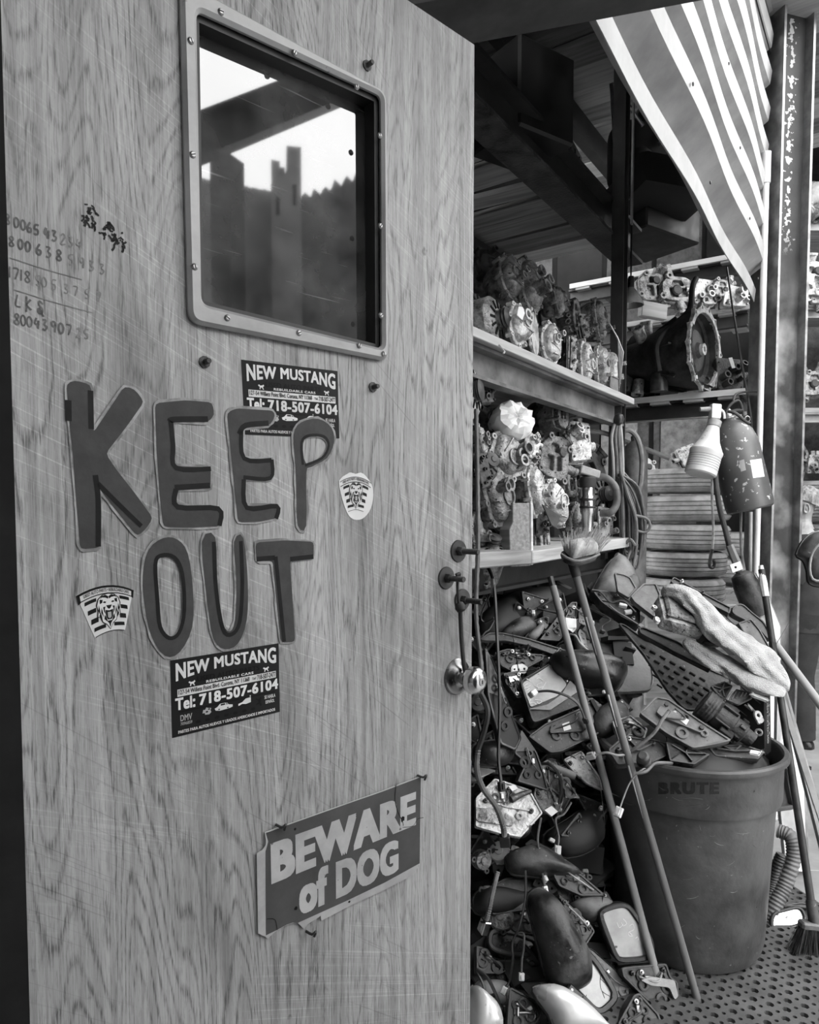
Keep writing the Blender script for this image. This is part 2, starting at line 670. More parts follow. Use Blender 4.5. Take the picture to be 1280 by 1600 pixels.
def door_wood():
    m = bpy.data.materials.new('oak_veneer')
    m.use_nodes = True
    N, L = m.node_tree.nodes, m.node_tree.links
    bs = N['Principled BSDF']
    bs.inputs['Roughness'].default_value = 0.55
    tc = N.new('ShaderNodeTexCoord')

    def mapping(scale, rot=(0, 0, 0), loc=(0, 0, 0)):
        mp = N.new('ShaderNodeMapping')
        # the door face lies in local x (along) and y (up)
        mp.inputs['Scale'].default_value = (scale[0], scale[2], 1)
        mp.inputs['Location'].default_value = (loc[0], loc[2], 0)
        if rot[1]:
            m0 = N.new('ShaderNodeMapping')      # turn first, stretch afterwards
            m0.inputs['Rotation'].default_value = (0, 0, rot[1])
            L.new(tc.outputs['Object'], m0.inputs['Vector'])
            L.new(m0.outputs[0], mp.inputs['Vector'])
        else:
            L.new(tc.outputs['Object'], mp.inputs['Vector'])
        return mp.outputs[0]

    def nz(vec, scale, detail=4, dist=0.0, rough=0.55):
        n = N.new('ShaderNodeTexNoise')
        n.inputs['Scale'].default_value = scale
        n.inputs['Detail'].default_value = detail
        n.inputs['Distortion'].default_value = dist
        n.inputs['Roughness'].default_value = rough
        L.new(vec, n.inputs['Vector'])
        return n.outputs['Fac']

    def ramp(fac, p0, p1, c0, c1):
        r = N.new('ShaderNodeMapRange')
        L.new(fac, r.inputs[0])
        r.inputs[1].default_value = p0
        r.inputs[2].default_value = p1
        r.inputs[3].default_value = c0
        r.inputs[4].default_value = c1
        return r.outputs[0]

    def math_(op, a, b):
        n = N.new('ShaderNodeMath')
        n.operation = op
        for i, x in enumerate((a, b)):
            if isinstance(x, (int, float)):
                n.inputs[i].default_value = x
            else:
                L.new(x, n.inputs[i])
        return n.outputs[0]

    # broad figure: contour lines of a tall smooth noise give the cathedral arches, broken up by the pores
    base = nz(mapping((3.6, 1, 0.42)), 1.5, 2.5, 0.2, 0.45)
    rings = math_('MULTIPLY', base, 54.0)
    fr = math_('FRACT', rings, 0.0)
    tri = math_('ABSOLUTE', math_('SUBTRACT', fr, 0.5), 0.0)
    lines = ramp(tri, 0.27, 0.46, 0.0, 1.0)
    pores = nz(mapping((520, 1, 30)), 1.0, 3, 0.0, 0.65)
    pores_d = ramp(pores, 0.5, 0.62, 0.0, 1.0)
    streak = nz(mapping((75, 1, 1.3)), 1.0, 4, 0.0, 0.6)
    fine = nz(mapping((700, 1, 6)), 1.0, 2)
    gmask = ramp(nz(mapping((3.5, 1, 1.1), (0, 0, 0), (2, 0, 4)), 1.0, 2), 0.38, 0.6, 0.4, 1.0)
    grainy = math_('MULTIPLY', math_('MULTIPLY', lines, gmask), ramp(pores, 0.40, 0.60, 0.12, 1.0))
    tone = nz(mapping((5, 1, 1.3)), 1.0, 3)
    val = ramp(tone, 0.3, 0.7, 0.27, 0.37)
    val = math_('MULTIPLY', val, ramp(grainy, 0, 1, 1.04, 0.36))
    val = math_('MULTIPLY', val, ramp(pores_d, 0, 1, 1.04, 0.78))
    val = math_('MULTIPLY', val, ramp(streak, 0.36, 0.68, 1.1, 0.66))
    val = math_('MULTIPLY', val, ramp(fine, 0.35, 0.7, 1.08, 0.86))
    # sanding scratches: thin pale arcs running down to the right
    wv = N.new('ShaderNodeTexNoise')
    wv.inputs['Scale'].default_value = 1.0
    wv.inputs['Detail'].default_value = 2
    wv.inputs['Distortion'].default_value = 0.15
    L.new(mapping((2.0, 1, 300), (0, radians(24), 0)), wv.inputs['Vector'])
    scr = ramp(wv.outputs['Fac'], 0.57, 0.66, 0.0, 1.0)
    patch = ramp(nz(mapping((2.5, 1, 2.5), (0, 0, 0), (5, 0, 2)), 1.0, 2), 0.42, 0.6, 0.0, 1.0)
    scr = math_('MULTIPLY', scr, patch)
    val = math_('MULTIPLY', val, ramp(scr, 0, 1, 1.0, 1.34))
    wv2 = nz(mapping((3, 1, 300), (0, radians(38), 0), (0, 0, 9)), 1.0, 2, 0.1)
    scr2 = math_('MULTIPLY', ramp(wv2, 0.62, 0.7, 0.0, 1.0), ramp(nz(mapping((2, 1, 2), (0, 0, 0), (1, 0, 7)), 1.0, 2), 0.45, 0.6, 0, 1))
    val = math_('MULTIPLY', val, ramp(scr2, 0, 1, 1.0, 0.75))
    # grime: vertical smudges and blots
    st = ramp(nz(mapping((9, 1, 2.2)), 1.0, 6, 0.3), 0.52, 0.74, 1.04, 0.5)
    val = math_('MULTIPLY', val, st)
    sp = ramp(nz(mapping((30, 1, 22)), 1.0, 3), 0.70, 0.76, 1.0, 0.45)
    val = math_('MULTIPLY', val, sp)
    cb = N.new('ShaderNodeCombineColor')
    for i in range(3):
        L.new(val, cb.inputs[i])
    L.new(cb.outputs[0], bs.inputs['Base Color'])
    bp = N.new('ShaderNodeBump')
    bp.inputs['Strength'].default_value = 0.12
    bp.inputs['Distance'].default_value = 0.002
    L.new(val, bp.inputs['Height'])
    L.new(bp.outputs[0], bs.inputs['Normal'])
    MAT['oak_veneer'] = m


door_wood()


def pane_glass():
    """old scratched pane: a clear reflecting surface with a thin film of dirt, dim room behind"""
    m = bpy.data.materials.new('pane_glass')
    m.use_nodes = True
    N, L = m.node_tree.nodes, m.node_tree.links
    bs = N['Principled BSDF']
    bs.inputs['Base Color'].default_value = (0.02, 0.02, 0.02, 1)
    bs.inputs['Roughness'].default_value = 0.03
    bs.inputs['IOR'].default_value = 2.2
    tc = N.new('ShaderNodeTexCoord')
    n = N.new('ShaderNodeTexNoise')
    n.inputs['Scale'].default_value = 9
    n.inputs['Detail'].default_value = 8
    L.new(tc.outputs['Object'], n.inputs['Vector'])
    mr = N.new('ShaderNodeMapRange')
    L.new(n.outputs['Fac'], mr.inputs[0])
    mr.inputs[1].default_value = 0.35
    mr.inputs[2].default_value = 0.75
    mr.inputs[3].default_value = 0.012
    mr.inputs[4].default_value = 0.1
    mp = N.new('ShaderNodeMapping')
    mp.inputs['Scale'].default_value = (12, 400, 1)
    mp.inputs['Rotation'].default_value = (0, 0, radians(-35))
    L.new(tc.outputs['Object'], mp.inputs['Vector'])
    n2 = N.new('ShaderNodeTexNoise')
    n2.inputs['Scale'].default_value = 0.5
    L.new(mp.outputs[0], n2.inputs['Vector'])
    m2 = N.new('ShaderNodeMapRange')
    L.new(n2.outputs['Fac'], m2.inputs[0])
    m2.inputs[1].default_value = 0.68
    m2.inputs[2].default_value = 0.76
    m2.inputs[3].default_value = 0.0
    m2.inputs[4].default_value = 0.12
    ad = N.new('ShaderNodeMath')
    ad.operation = 'ADD'
    L.new(mr.outputs[0], ad.inputs[0])
    L.new(m2.outputs[0], ad.inputs[1])
    cb = N.new('ShaderNodeCombineColor')
    for i in range(3):
        L.new(ad.outputs[0], cb.inputs[i])
    L.new(cb.outputs[0], bs.inputs['Base Color'])
    MAT['pane_glass'] = m


pane_glass()


def brick_wall_mat():
    m = bpy.data.materials.new('sunlit_brick')
    m.use_nodes = True
    N, L = m.node_tree.nodes, m.node_tree.links
    bs = N['Principled BSDF']
    bs.inputs['Roughness'].default_value = 0.9
    tc = N.new('ShaderNodeTexCoord')
    mp = N.new('ShaderNodeMapping')
    mp.inputs['Rotation'].default_value = (radians(90), 0, 0)
    L.new(tc.outputs['Object'], mp.inputs['Vector'])
    bt = N.new('ShaderNodeTexBrick')
    bt.inputs['Color1'].default_value = (0.4, 0.4, 0.4, 1)
    bt.inputs['Color2'].default_value = (0.22, 0.22, 0.22, 1)
    bt.inputs['Mortar'].default_value = (0.08, 0.08, 0.08, 1)
    bt.inputs['Scale'].default_value = 4.5
    L.new(mp.outputs[0], bt.inputs['Vector'])
    L.new(bt.outputs['Color'], bs.inputs['Base Color'])
    MAT['sunlit_brick'] = m


brick_wall_mat()
# ------------------------------------------------------------------ room axes
A_DIR = Vector((0.559, 0.829, 0))        # along the left racks, away from the camera
B_DIR = Vector((-0.829, 0.559, 0))       # across, into the left racks
RACK = basis(A_DIR, B_DIR, (0, 0, 1), (1.06, 3.55, 0))   # local x = along (0 at far end of the racks, negative = nearer), y = into the rack
RACKI = RACK.inverted()


def rack_hit(px, py, y=0.0):
    """where the ray of a pixel meets the plane at depth y inside the rack -> rack coordinates"""
    o = RACKI @ CAM
    v = RACKI.to_3x3() @ ray(px, py)
    return o + v * ((y - o.y) / v.y)


def beam_between(a, b, w, h, up=(0, 0, 1), bevel=0.0):
    """box along a-b, w across, h high; returns mesh and matrix (local x along)"""
    a, b = Vector(a), Vector(b)
    x = (b - a)
    L = x.length
    x.normalize()
    y = Vector(up).cross(x).normalized()
    z = x.cross(y)
    return M_box(L, w, h, bevel), basis(x, y, z, (a + b) / 2)


def M_hbeam(L, w, h, tf=0.012, tw=0.01):
    """H section along x: flanges at +-h/2 in z, web in z"""
    o = [(-w / 2, -h / 2), (w / 2, -h / 2), (w / 2, -h / 2 + tf), (tw / 2, -h / 2 + tf), (tw / 2, h / 2 - tf), (w / 2, h / 2 - tf),
         (w / 2, h / 2), (-w / 2, h / 2), (-w / 2, h / 2 - tf), (-tw / 2, h / 2 - tf), (-tw / 2, -h / 2 + tf), (-w / 2, -h / 2 + tf)]
    n = len(o)
    vs = [(-L / 2, p[0], p[1]) for p in o] + [(L / 2, p[0], p[1]) for p in o]
    fs = [(i, (i + 1) % n, n + (i + 1) % n, n + i) for i in range(n)] + [tuple(reversed(range(n))), tuple(range(n, 2 * n))]
    return mk(vs, fs)


def M_channel(L, w, h, t=0.012):
    """C section along x, open towards -y"""
    o = [(-w / 2, -h / 2), (w / 2, -h / 2), (w / 2, h / 2), (-w / 2, h / 2), (-w / 2, h / 2 - t), (w / 2 - t, h / 2 - t), (w / 2 - t, -h / 2 + t), (-w / 2, -h / 2 + t)]
    n = len(o)
    vs = [(-L / 2, p[0], p[1]) for p in o] + [(L / 2, p[0], p[1]) for p in o]
    fs = [(i, (i + 1) % n, n + (i + 1) % n, n + i) for i in range(n)] + [tuple(reversed(range(n))), tuple(range(n, 2 * n))]
    return mk(vs, fs)


AISLE_X, AISLE_H = 4.6, 3.3
# ------------------------------------------------------------------ ground and shell
struct('floor', M_box(60, 60, 0.1, c=(0, 0, -0.05)), 'concrete')
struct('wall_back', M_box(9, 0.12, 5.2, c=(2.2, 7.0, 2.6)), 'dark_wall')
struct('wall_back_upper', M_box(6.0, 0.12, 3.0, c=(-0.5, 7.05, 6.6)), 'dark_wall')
# wall added out of view across the aisle to hold back sky light
struct('wall_blocker_aisle', M_box(0.2, 6.6, AISLE_H, c=(AISLE_X, 5.3, AISLE_H / 2)), 'ruin_masonry')
wb = bpy.data.objects['wall_back']
for i in range(14):
    obj('panel', M_box(0.42, 0.02, 4.4), 'cast_iron' if i % 3 else 'dark_wall', wb, T(0.2 + i * 0.47, 6.92, 2.25))
for i, (x0, w) in enumerate(((1.9, 0.34), (2.55, 0.5), (3.25, 0.42))):
    obj('pale_panel', M_box(w, 0.02, 0.9), 'grey_plastic', wb, T(x0 + 0.1, 6.885, 1.95))
# masonry far right, open to the sky above
struct('wall_right', M_box(3.0, 0.25, 4.2, c=(0, 0, 0)), 'sunlit_brick', T(7.1, 9.0, 5.2))
# wall behind the left racks and the dark wall on the hinge side
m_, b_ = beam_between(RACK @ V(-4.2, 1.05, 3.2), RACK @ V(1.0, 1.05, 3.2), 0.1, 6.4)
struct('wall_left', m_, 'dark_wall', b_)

# ------------------------------------------------------------------ canopy over the doorway and over the racks
canopy = struct('ceiling', None, None, Matrix.Identity(4), 'dark board roof over the doorway')
for i in range(9):
    obj('plank', M_box(3.6, 0.44, 0.03), 'plank_dark', canopy, T(-1.15, -2.3 + i * 0.45, 2.86))
for y in (-2.3, -0.6, 1.2):
    obj('joist', M_box(3.6, 0.06, 0.14), 'beam_paint', canopy, T(-1.15, y, 2.78))
l0, l1 = P(655, -18, 1.47), P(1090, -92, 1.6)
m_, b_ = beam_between(l0.lerp(l1, -1.2), l0.lerp(l1, 3.2), 0.12, 0.13)
tag(obj('lintel_beam', m_, 'beam_paint', None, b_), 'dark wide beam running over the top of the door', 'beam')
tag(obj('lintel_flange', M_box((l1 - l0).length * 4.4, 0.16, 0.01), 'dark_steel', bpy.data.objects['lintel_beam'], T(0, 0, -0.07)), '', '')
lf = bpy.data.objects['lintel_flange']
del lf['label'], lf['category']

# rack roof: joists and boards high above the upper deck
rr = struct('rack_roof', None, None, RACK, 'dark boarded roof high over the racks')
random.seed(5)
for i in range(26):
    w = 0.24 + random.uniform(-0.02, 0.03)
    obj('plank', M_box(1.9, w, 0.03), random.choice(['plank_dark', 'plank_dark', 'plank_mid', 'plank_pale']), rr,
        T(-3.4 + i * 0.235, 0.1, 4.12 + random.uniform(0, 0.02)) @ R('Z', 90))
for y in (-0.45, 0.1, 0.7):
    obj('joist', M_box(6.2, 0.07, 0.16), 'beam_paint', rr, T(-0.6, y, 4.0))

# corrugated siding hanging in front of the racks, ribs lengthwise
s0 = P(920, 35, 1.74)
s1 = P(1177, 472, 4.0)
sdir = Vector((s1.x - s0.x, s1.y - s0.y, 0)).normalized()
SID = basis(sdir, Vector((0, 0, 1)).cross(sdir), (0, 0, 1), s1 + Vector((0, 0, 1)).cross(sdir) * 0.045)
SL = 2.72
zz = 0.0
ribs = []
prof = []
pitch_ = 0.19
for k in range(14):
    z0 = k * pitch_
    # crest stands out to the right of the wall (local -y), flat narrow face; broad sloping flanks between
    yc_ = -0.05 if k == 0 else -0.1
    prof += [(yc_, z0), (yc_ - 0.008, z0 + 0.066), (-0.01, z0 + 0.076), (0.0, z0 + 0.081), (0.0, z0 + 0.12), (-0.012, z0 + 0.131)]
vs, fs = [], []
nseg = 24
for i in range(nseg + 1):
    x = -SL + SL * i / nseg
    for (y, z) in prof:
        wob = 0.006 * sin(x * 5 + z * 3)
        vs.append((x, y + wob, z))
    for (y, z) in prof:
        wob = 0.006 * sin(x * 5 + z * 3)
        vs.append((x, y + wob + 0.003, z))
n = len(prof)
for i in range(nseg):
    for k in range(n - 1):
        a = i * 2 * n + k
        b = (i + 1) * 2 * n + k
        fs.append((a, a + 1, b + 1, b))
        fs.append((a + n, b + n, b + n + 1, a + n + 1))
    for k in (0, n - 1):
        a = i * 2 * n + k
        b = (i + 1) * 2 * n + k
        fs.append((a, b, b + n, a + n))
sid = obj('corrugated_siding', mk(vs, fs), 'galvanised', None, SID)
tag(sid, 'bright corrugated metal sheet siding with long ribs, hanging above the aisle', 'siding')
# torn strips at the near lower corner
for i, (px, py, l) in enumerate(((922, 34, .06), (931, 36, .045))):
    pass
for k in range(9):
    obj('screw', M_lathe([(0.0, 0.006), (0.006, 0.004), (0.006, 0.0)], 8), 'dark_steel', sid, T(-0.35 - 0.31 * k, -0.11, 0.02 + 0.19 * (k % 4)) @ R('X', 90))

# ------------------------------------------------------------------ the steel column and its conduits
def column():
    c = P(1208, 805, 4.05)
    w = 0.195
    ang = math.degrees(atan2(A_DIR.y, A_DIR.x))
    t = thing('steel_column', 'tall dark steel column with scabby paint carrying the fire extinguisher', 'column', Matrix.Translation((c.x, c.y, 0)) @ R('Z', 17))
    h = 5.0
    obj('flange', M_box(0.015, 0.2, h), 'pvc' if False else 'steel', t, T(-w / 2, 0, h / 2))
    obj('flange', M_box(0.015, 0.2, h), 'steel', t, T(w / 2, 0, h / 2))
    obj('web', M_box(w, 0.014, h), 'column_paint', t, T(0, -0.04, h / 2))
    obj('base_plate', M_box(0.34, 0.3, 0.02), 'dark_steel', t, T(0, 0, 0.01))
    return t


def column_paint():
    m = gmat('column_paint', 0.02, 0.05, 0.4, 0.2, 4, 6, 0.1, 40, 0.6)
    N, L = m.node_tree.nodes, m.node_tree.links
    bs = N['Principled BSDF']
    tc = N.new('ShaderNodeTexCoord')
    sx = N.new('ShaderNodeSeparateXYZ')
    L.new(tc.outputs['Object'], sx.inputs[0])
    # a strip of flaked paint down the middle of the web, and worn patches lower down
    ab = N.new('ShaderNodeMath'); ab.operation = 'ABSOLUTE'
    L.new(sx.outputs[0], ab.inputs[0])
    mr = N.new('ShaderNodeMapRange')
    L.new(ab.outputs[0], mr.inputs[0])
    mr.inputs[1].default_value = 0.0
    mr.inputs[2].default_value = 0.055
    mr.inputs[3].default_value = 0.5
    mr.inputs[4].default_value = 0.75
    nz = N.new('ShaderNodeTexNoise'); nz.inputs['Scale'].default_value = 42; nz.inputs['Detail'].default_value = 3
    L.new(tc.outputs['Object'], nz.inputs['Vector'])
    gt = N.new('ShaderNodeMath'); gt.operation = 'GREATER_THAN'
    L.new(nz.outputs['Fac'], gt.inputs[0]); L.new(mr.outputs[0], gt.inputs[1])
    up = N.new('ShaderNodeMapRange')
    L.new(sx.outputs[2], up.inputs[0])
    up.inputs[1].default_value = 0.35; up.inputs[2].default_value = 0.5; up.inputs[3].default_value = 0; up.inputs[4].default_value = 1
    fl = N.new('ShaderNodeMath'); fl.operation = 'MULTIPLY'
    L.new(gt.outputs[0], fl.inputs[0]); L.new(up.outputs[0], fl.inputs[1])
    n2 = N.new('ShaderNodeTexNoise'); n2.inputs['Scale'].default_value = 3.2; n2.inputs['Detail'].default_value = 5
    L.new(tc.outputs['Object'], n2.inputs['Vector'])
    w1 = N.new('ShaderNodeMapRange'); L.new(n2.outputs['Fac'], w1.inputs[0])
    w1.inputs[1].default_value = 0.45; w1.inputs[2].default_value = 0.68; w1.inputs[3].default_value = 0; w1.inputs[4].default_value = 1
    lo = N.new('ShaderNodeMapRange'); L.new(sx.outputs[2], lo.inputs[0])
    lo.inputs[1].default_value = 0.35; lo.inputs[2].default_value = -0.1; lo.inputs[3].default_value = 0; lo.inputs[4].default_value = 1
    wf = N.new('ShaderNodeMath'); wf.operation = 'MULTIPLY'
    L.new(w1.outputs[0], wf.inputs[0]); L.new(lo.outputs[0], wf.inputs[1])
    old = bs.inputs['Base Color'].links[0].from_socket
    mx = N.new('ShaderNodeMix'); mx.data_type = 'RGBA'
    L.new(wf.outputs[0], mx.inputs[0]); L.new(old, mx.inputs[6]); mx.inputs[7].default_value = (0.3, 0.3, 0.3, 1)
    m2 = N.new('ShaderNodeMix'); m2.data_type = 'RGBA'
    L.new(fl.outputs[0], m2.inputs[0]); L.new(mx.outputs[2], m2.inputs[6]); m2.inputs[7].default_value = (0.42, 0.42, 0.42, 1)
    L.new(m2.outputs[2], bs.inputs['Base Color'])


column_paint()
column()
pp = thing('conduit_pipe', 'white plastic conduit pipe with a capped top beside the steel column', 'pipe', Matrix.Translation(P(1184, 805, 3.9)) @ T(0, 0, -CAMH))
zt = P(1184, 238, 3.9).z
obj('pipe', M_tube([(0, 0, 0.0), (0, 0, zt - 0.08)], 0.016, 12), 'pvc', pp)
obj('coupling', M_tube([(0, 0, zt - 0.16), (0, 0, zt)], 0.022, 14), 'pvc', pp)
p2 = P(1174, 805, 4.12)
tag(obj('thin_conduit', M_tube([(p2.x, p2.y, 0), (p2.x, p2.y, 3.3)], 0.012, 10), 'galvanised'), 'thin grey metal conduit tube running up behind the white pipe', 'pipe')

# ------------------------------------------------------------------ left racks: upright, shelves, deck
zU = (RACK @ rack_hit(968, 622)).z          # upper shelf board, middle of its front edge
up_ = thing('rack_upright', 'dark steel upright post at the far end of the parts shelves', 'post', RACK @ T(0.0, 0.04, 0))
obj('post', M_hbeam(4.0, 0.06, 0.07, 0.008, 0.008), 'beam_paint', up_, T(0, 0, 2.0) @ R('Y', 90))
obj('stiffener', M_box(0.02, 0.008, 1.0), 'steel', up_, T(0.045, -0.042, 3.35))

# upper shelf (holds the second row of castings)
us = thing('upper_shelf', 'long upper shelf of pale boards on a dark steel channel', 'shelf', RACK @ T(0, 0, zU))
for i in range(4):
    obj('board', M_box(2.6, 0.15, 0.024, 0.002), 'shelf_board', us, T(-1.25, 0.06 + i * 0.155, 0.0) @ R('X', random.uniform(-1, 1)))
obj('board_edge', M_box(2.6, 0.016, 0.03, 0.002), 'plank_pale', us, T(-1.25, -0.02, 0.0))
obj('channel', M_channel(2.55, 0.05, 0.11), 'beam_worn', us, T(-1.28, 0.03, -0.07))
obj('channel', M_channel(2.55, 0.05, 0.11), 'beam_paint', us, T(-1.28, 0.6, -0.07))
obj('splinter', M_tube([(-1.42, -0.03, -0.01), (-1.44, -0.06, -0.04), (-1.47, -0.07, -0.05)], 0.003, 5), 'plank_pale', us)

# bench shelf below it
zB = P(992, 848, 3.6).z
bs_ = thing('bench_shelf', 'lower shelf of worn thick planks crowded with castings', 'shelf', RACK @ T(0, 0, zB))
obj('board', M_box(1.25, 0.2, 0.045, 0.004), 'shelf_board', bs_, T(-0.585, 0.04, 0.0) @ R('Y', -1.0))
obj('board', M_box(1.5, 0.2, 0.05, 0.004), 'shelf_board', bs_, T(-1.98, 0.035, 0.008) @ R('Y', 1.2))
obj('board', M_box(2.7, 0.2, 0.045, 0.004), 'shelf_board', bs_, T(-1.3, 0.25, 0.0))
obj('board', M_box(2.7, 0.2, 0.045, 0.004), 'shelf_board', bs_, T(-1.3, 0.46, 0.0))
obj('channel', M_channel(2.6, 0.05, 0.1), 'beam_paint', bs_, T(-1.3, 0.06, -0.08))
obj('bracket', M_box(0.04, 0.5, 0.05), 'beam_paint', bs_, T(-0.1, 0.3, -0.05))

# upper deck: beams and planks seen from below
zD = P(968, 384, 4.0).z
dk = struct('upper_deck', None, None, RACK, 'dark deck of loose planks on steel beams above the shelves')
q0 = RACKI @ P(755, 150, 2.45)
q1 = RACKI @ P(965, 392, 4.02)
bmz = q1.z


def deckbeam(a, b, w, h, name='deck_beam', mat='beam_paint'):
    m_, b_ = beam_between(a, b, w, h)
    o = obj(name, m_, mat, dk, b_)
    return o


ya = (q0.y + q1.y) / 2
deckbeam((q0.x - 0.9, ya, bmz + 0.0), (q1.x, ya, bmz), 0.018, 0.16)
deckbeam((q0.x - 0.9, ya, bmz + 0.08), (q1.x, ya, bmz + 0.08), 0.13, 0.016)
deckbeam((q0.x - 0.9, ya, bmz - 0.08), (q1.x + 0.03, ya, bmz - 0.08), 0.13, 0.016, 'deck_beam', 'cast_iron')  # lower flange in a lighter grey, its lit look put into the colour
deckbeam((q0.x - 0.9, ya + 0.75, bmz), (q1.x, ya + 0.75, bmz), 0.07, 0.15)
random.seed(11)
x = -2.6
i = 0
while x < 0.55:
    w = random.uniform(0.1, 0.2)
    mt = random.choice(['plank_dark', 'plank_mid', 'plank_pale', 'plank_dark', 'plank_mid'])
    obj('plank', M_box(1.25, w, 0.026, 0.002), mt, dk, T(x + w / 2, ya + 0.66 + random.uniform(-0.03, 0.03), bmz + 0.105 + random.uniform(0, 0.02)) @ R('Z', 90 + random.uniform(-3, 3)))
    x += w + random.uniform(0.005, 0.09)
    i += 1
# front edge sheet at upper left (plywood overhang under the lintel)
m_, b_ = beam_between(RACK @ V(-2.5, -0.1, 3.2), RACK @ V(-1.35, -0.1, 3.2), 0.75, 0.02)
tag(obj('plywood_sheet', m_, 'plank_mid', None, b_), 'dark plywood sheet jutting out at the top beside the door', 'plywood')

# ------------------------------------------------------------------ rear cross racks
CROSS = basis(-B_DIR, A_DIR, (0, 0, 1), P(1165, 805, 4.05) - V(0, 0, CAMH))   # local -x runs left, y runs away


def cross_shelf(px, py, d, L, name, label, cat='shelf', boards=3, bw=0.2, mat='shelf_board', ext=0.0, channel=True):
    p = P(px, py, d)
    t = thing(name, label, cat, basis(-B_DIR, A_DIR, (0, 0, 1), p))
    for i in range(boards):
        obj('board', M_box(L, bw - 0.006, 0.03, 0.002), mat, t, T(-L / 2 + ext, bw / 2 + i * bw, -0.008))
    obj('board_edge', M_box(L, 0.012, 0.034), 'plank_pale', t, T(-L / 2 + ext, -0.002, -0.008))
    if channel:
        obj('channel', M_channel(L, 0.05, 0.1), 'beam_paint', t, T(-L / 2 + ext - 0.02, 0.05, -0.075))
        for i in range(5):
            obj('slat', M_box(0.11, boards * bw, 0.016), 'plank_mid', t, T(-L + 0.1 + i * L / 5 + ext, boards * bw / 2, -0.034))
    return t


xs1 = cross_shelf(1165, 609, 4.05, 0.95, 'rear_shelf', 'rear cross shelf of pale boards carrying the big dark bell housing')
xs2 = cross_shelf(1172, 477, 5.0, 1.25, 'rear_shelf', 'high rear shelf carrying a row of pale gearboxes', boards=3)
xs3 = cross_shelf(1180, 392, 4.9, 1.3, 'rear_deck', 'dark beam and tan boards above the high rear shelf', 'deck', boards=4, mat='plank_pale')
# rod under the rear shelf
tag(obj('shelf_rod', M_tube([P(972, 661, 4.3), P(1120, 651, 4.15)], 0.005, 6), 'steel'), 'thin steel rod strung under the rear shelf', 'rod')

# right-hand far racks beyond the column
far = []
for (py, lab, bd) in ((641, 'far right shelf just above the fair-haired man', 3), (477, 'far right middle shelf carrying a heap of light parts', 3), (340, 'topmost far right shelf in the shadow', 3)):
    p = P(1180, py, 6.0)
    t = thing('far_shelf', lab, 'shelf', basis((1, 0, 0), (0, 1, 0), (0, 0, 1), p), 'far right shelves')
    for i in range(3):
        obj('board', M_box(2.2, 0.2, 0.04), 'shelf_board', t, T(1.1, 0.1 + i * 0.205, 0))
    obj('channel', M_channel(2.2, 0.05, 0.08), 'galvanised', t, T(1.1, 0.03, -0.06))
m_, b_ = beam_between(P(1256, 235, 5.6), P(1250, -60, 5.3), 0.1, 0.1)
tag(obj('roof_strut', m_, 'beam_paint', None, b_), 'dark slanting strut beside the column at top right', 'strut')
m_, b_ = beam_between(P(1235, 180, 6.6), P(1340, 200, 6.6), 0.3, 0.75)
tag(obj('roof_truss', m_, 'dark_wall', None, b_), 'dark cross member high behind the column', 'beam')
m_, b_ = beam_between((2.0, 6.2, 4.6), (5.6, 6.2, 4.6), 1.8, 0.05)
struct('rear_roof', m_, 'dark_wall', b_)
# ------------------------------------------------------------------ the door
DDIR = Vector((1200 / F, 1, 0)).normalized()
DN = Vector((DDIR.y, -DDIR.x, 0))          # faces the viewer
D_R = P(738, 805, 1.40)
_v = ray(12, 805)
_t = (D_R - CAM).dot(DN) / _v.dot(DN)
D_L = CAM + _v * _t
DW = (D_R - D_L).dot(DDIR)
DZ0 = 0.16
DTOP = P(736, 70, (D_R.y)).z
DH = DTOP - DZ0
DOOR = basis(DDIR, -DN, (0, 0, 1), (D_L.x, D_L.y, DZ0))    # x along the door, y away from the viewer, z up
DOORI = DOOR.inverted()
DFACE = DOOR @ R('X', 90)                                   # local x along, local y up, local z towards the viewer
DFACEI = DFACE.inverted()


def D(px, py):
    v = ray(px, py)
    t = (D_R - CAM).dot(DN) / v.dot(DN)
    q = DFACEI @ (CAM + v * t)
    return (q.x, q.y)


def off(px, py, y):
    """pixel -> door-face coordinates on a plane standing y in front of the door (negative = recessed)"""
    v = ray(px, py)
    t = ((D_R + DN * y) - CAM).dot(DN) / v.dot(DN)
    q = DFACEI @ (CAM + v * t)
    return (q.x, q.y)


door = struct('door_1', None, None, DFACE, 'worn oak veneer door painted KEEP OUT, standing open')
f_out = [D(277, -28), D(599, 147), D(602, 566), D(291, 506)]
f_in = [D(303, 21), D(591, 153), D(593, 546), D(311, 477)]
hole = [D(296, 12), D(594, 150), D(596, 550), D(306, 483)]
obj('panel', M_plate([[(0, 0), (DW, 0), (DW, DH), (0, DH)], hole], 0.045), 'oak_veneer', door)
fr = obj('window_frame', M_plate([rnd_poly(f_out, 0.02, 6), rnd_poly(f_in, 0.012, 5)], 0.014, 0.005, front=0.012), 'frame_metal', door)
in2 = shrink(f_in, 0.008)
obj('gasket', M_plate([shrink(f_in, -0.002), in2], 0.034, 0.0, front=-0.001), 'gasket', door)
gl = M_plate([shrink(f_in, 0.006)], 0.005, 0, front=-0.026)
obj('pane', gl, 'pane_glass', door)
for (x, y) in ((298, 64), (345, 19), (460, 83), (557, 136), (301, 242), (304, 417), (355, 497), (467, 520), (561, 540), (593, 212), (594, 353), (595, 493), (599, 553)):
    u, w = off(x, y, 0.012)
    s = obj('screw', M_lathe([(0.0, 0.003), (0.003, 0.0028), (0.0048, 0.001), (0.0048, -0.001)], 10), 'steel', fr, T(u, w, 0.012))
    obj('slot', M_box(0.006, 0.0012, 0.001), 'black_void', s, T(0, 0, 0.0028) @ R('Z', random.uniform(0, 180)))
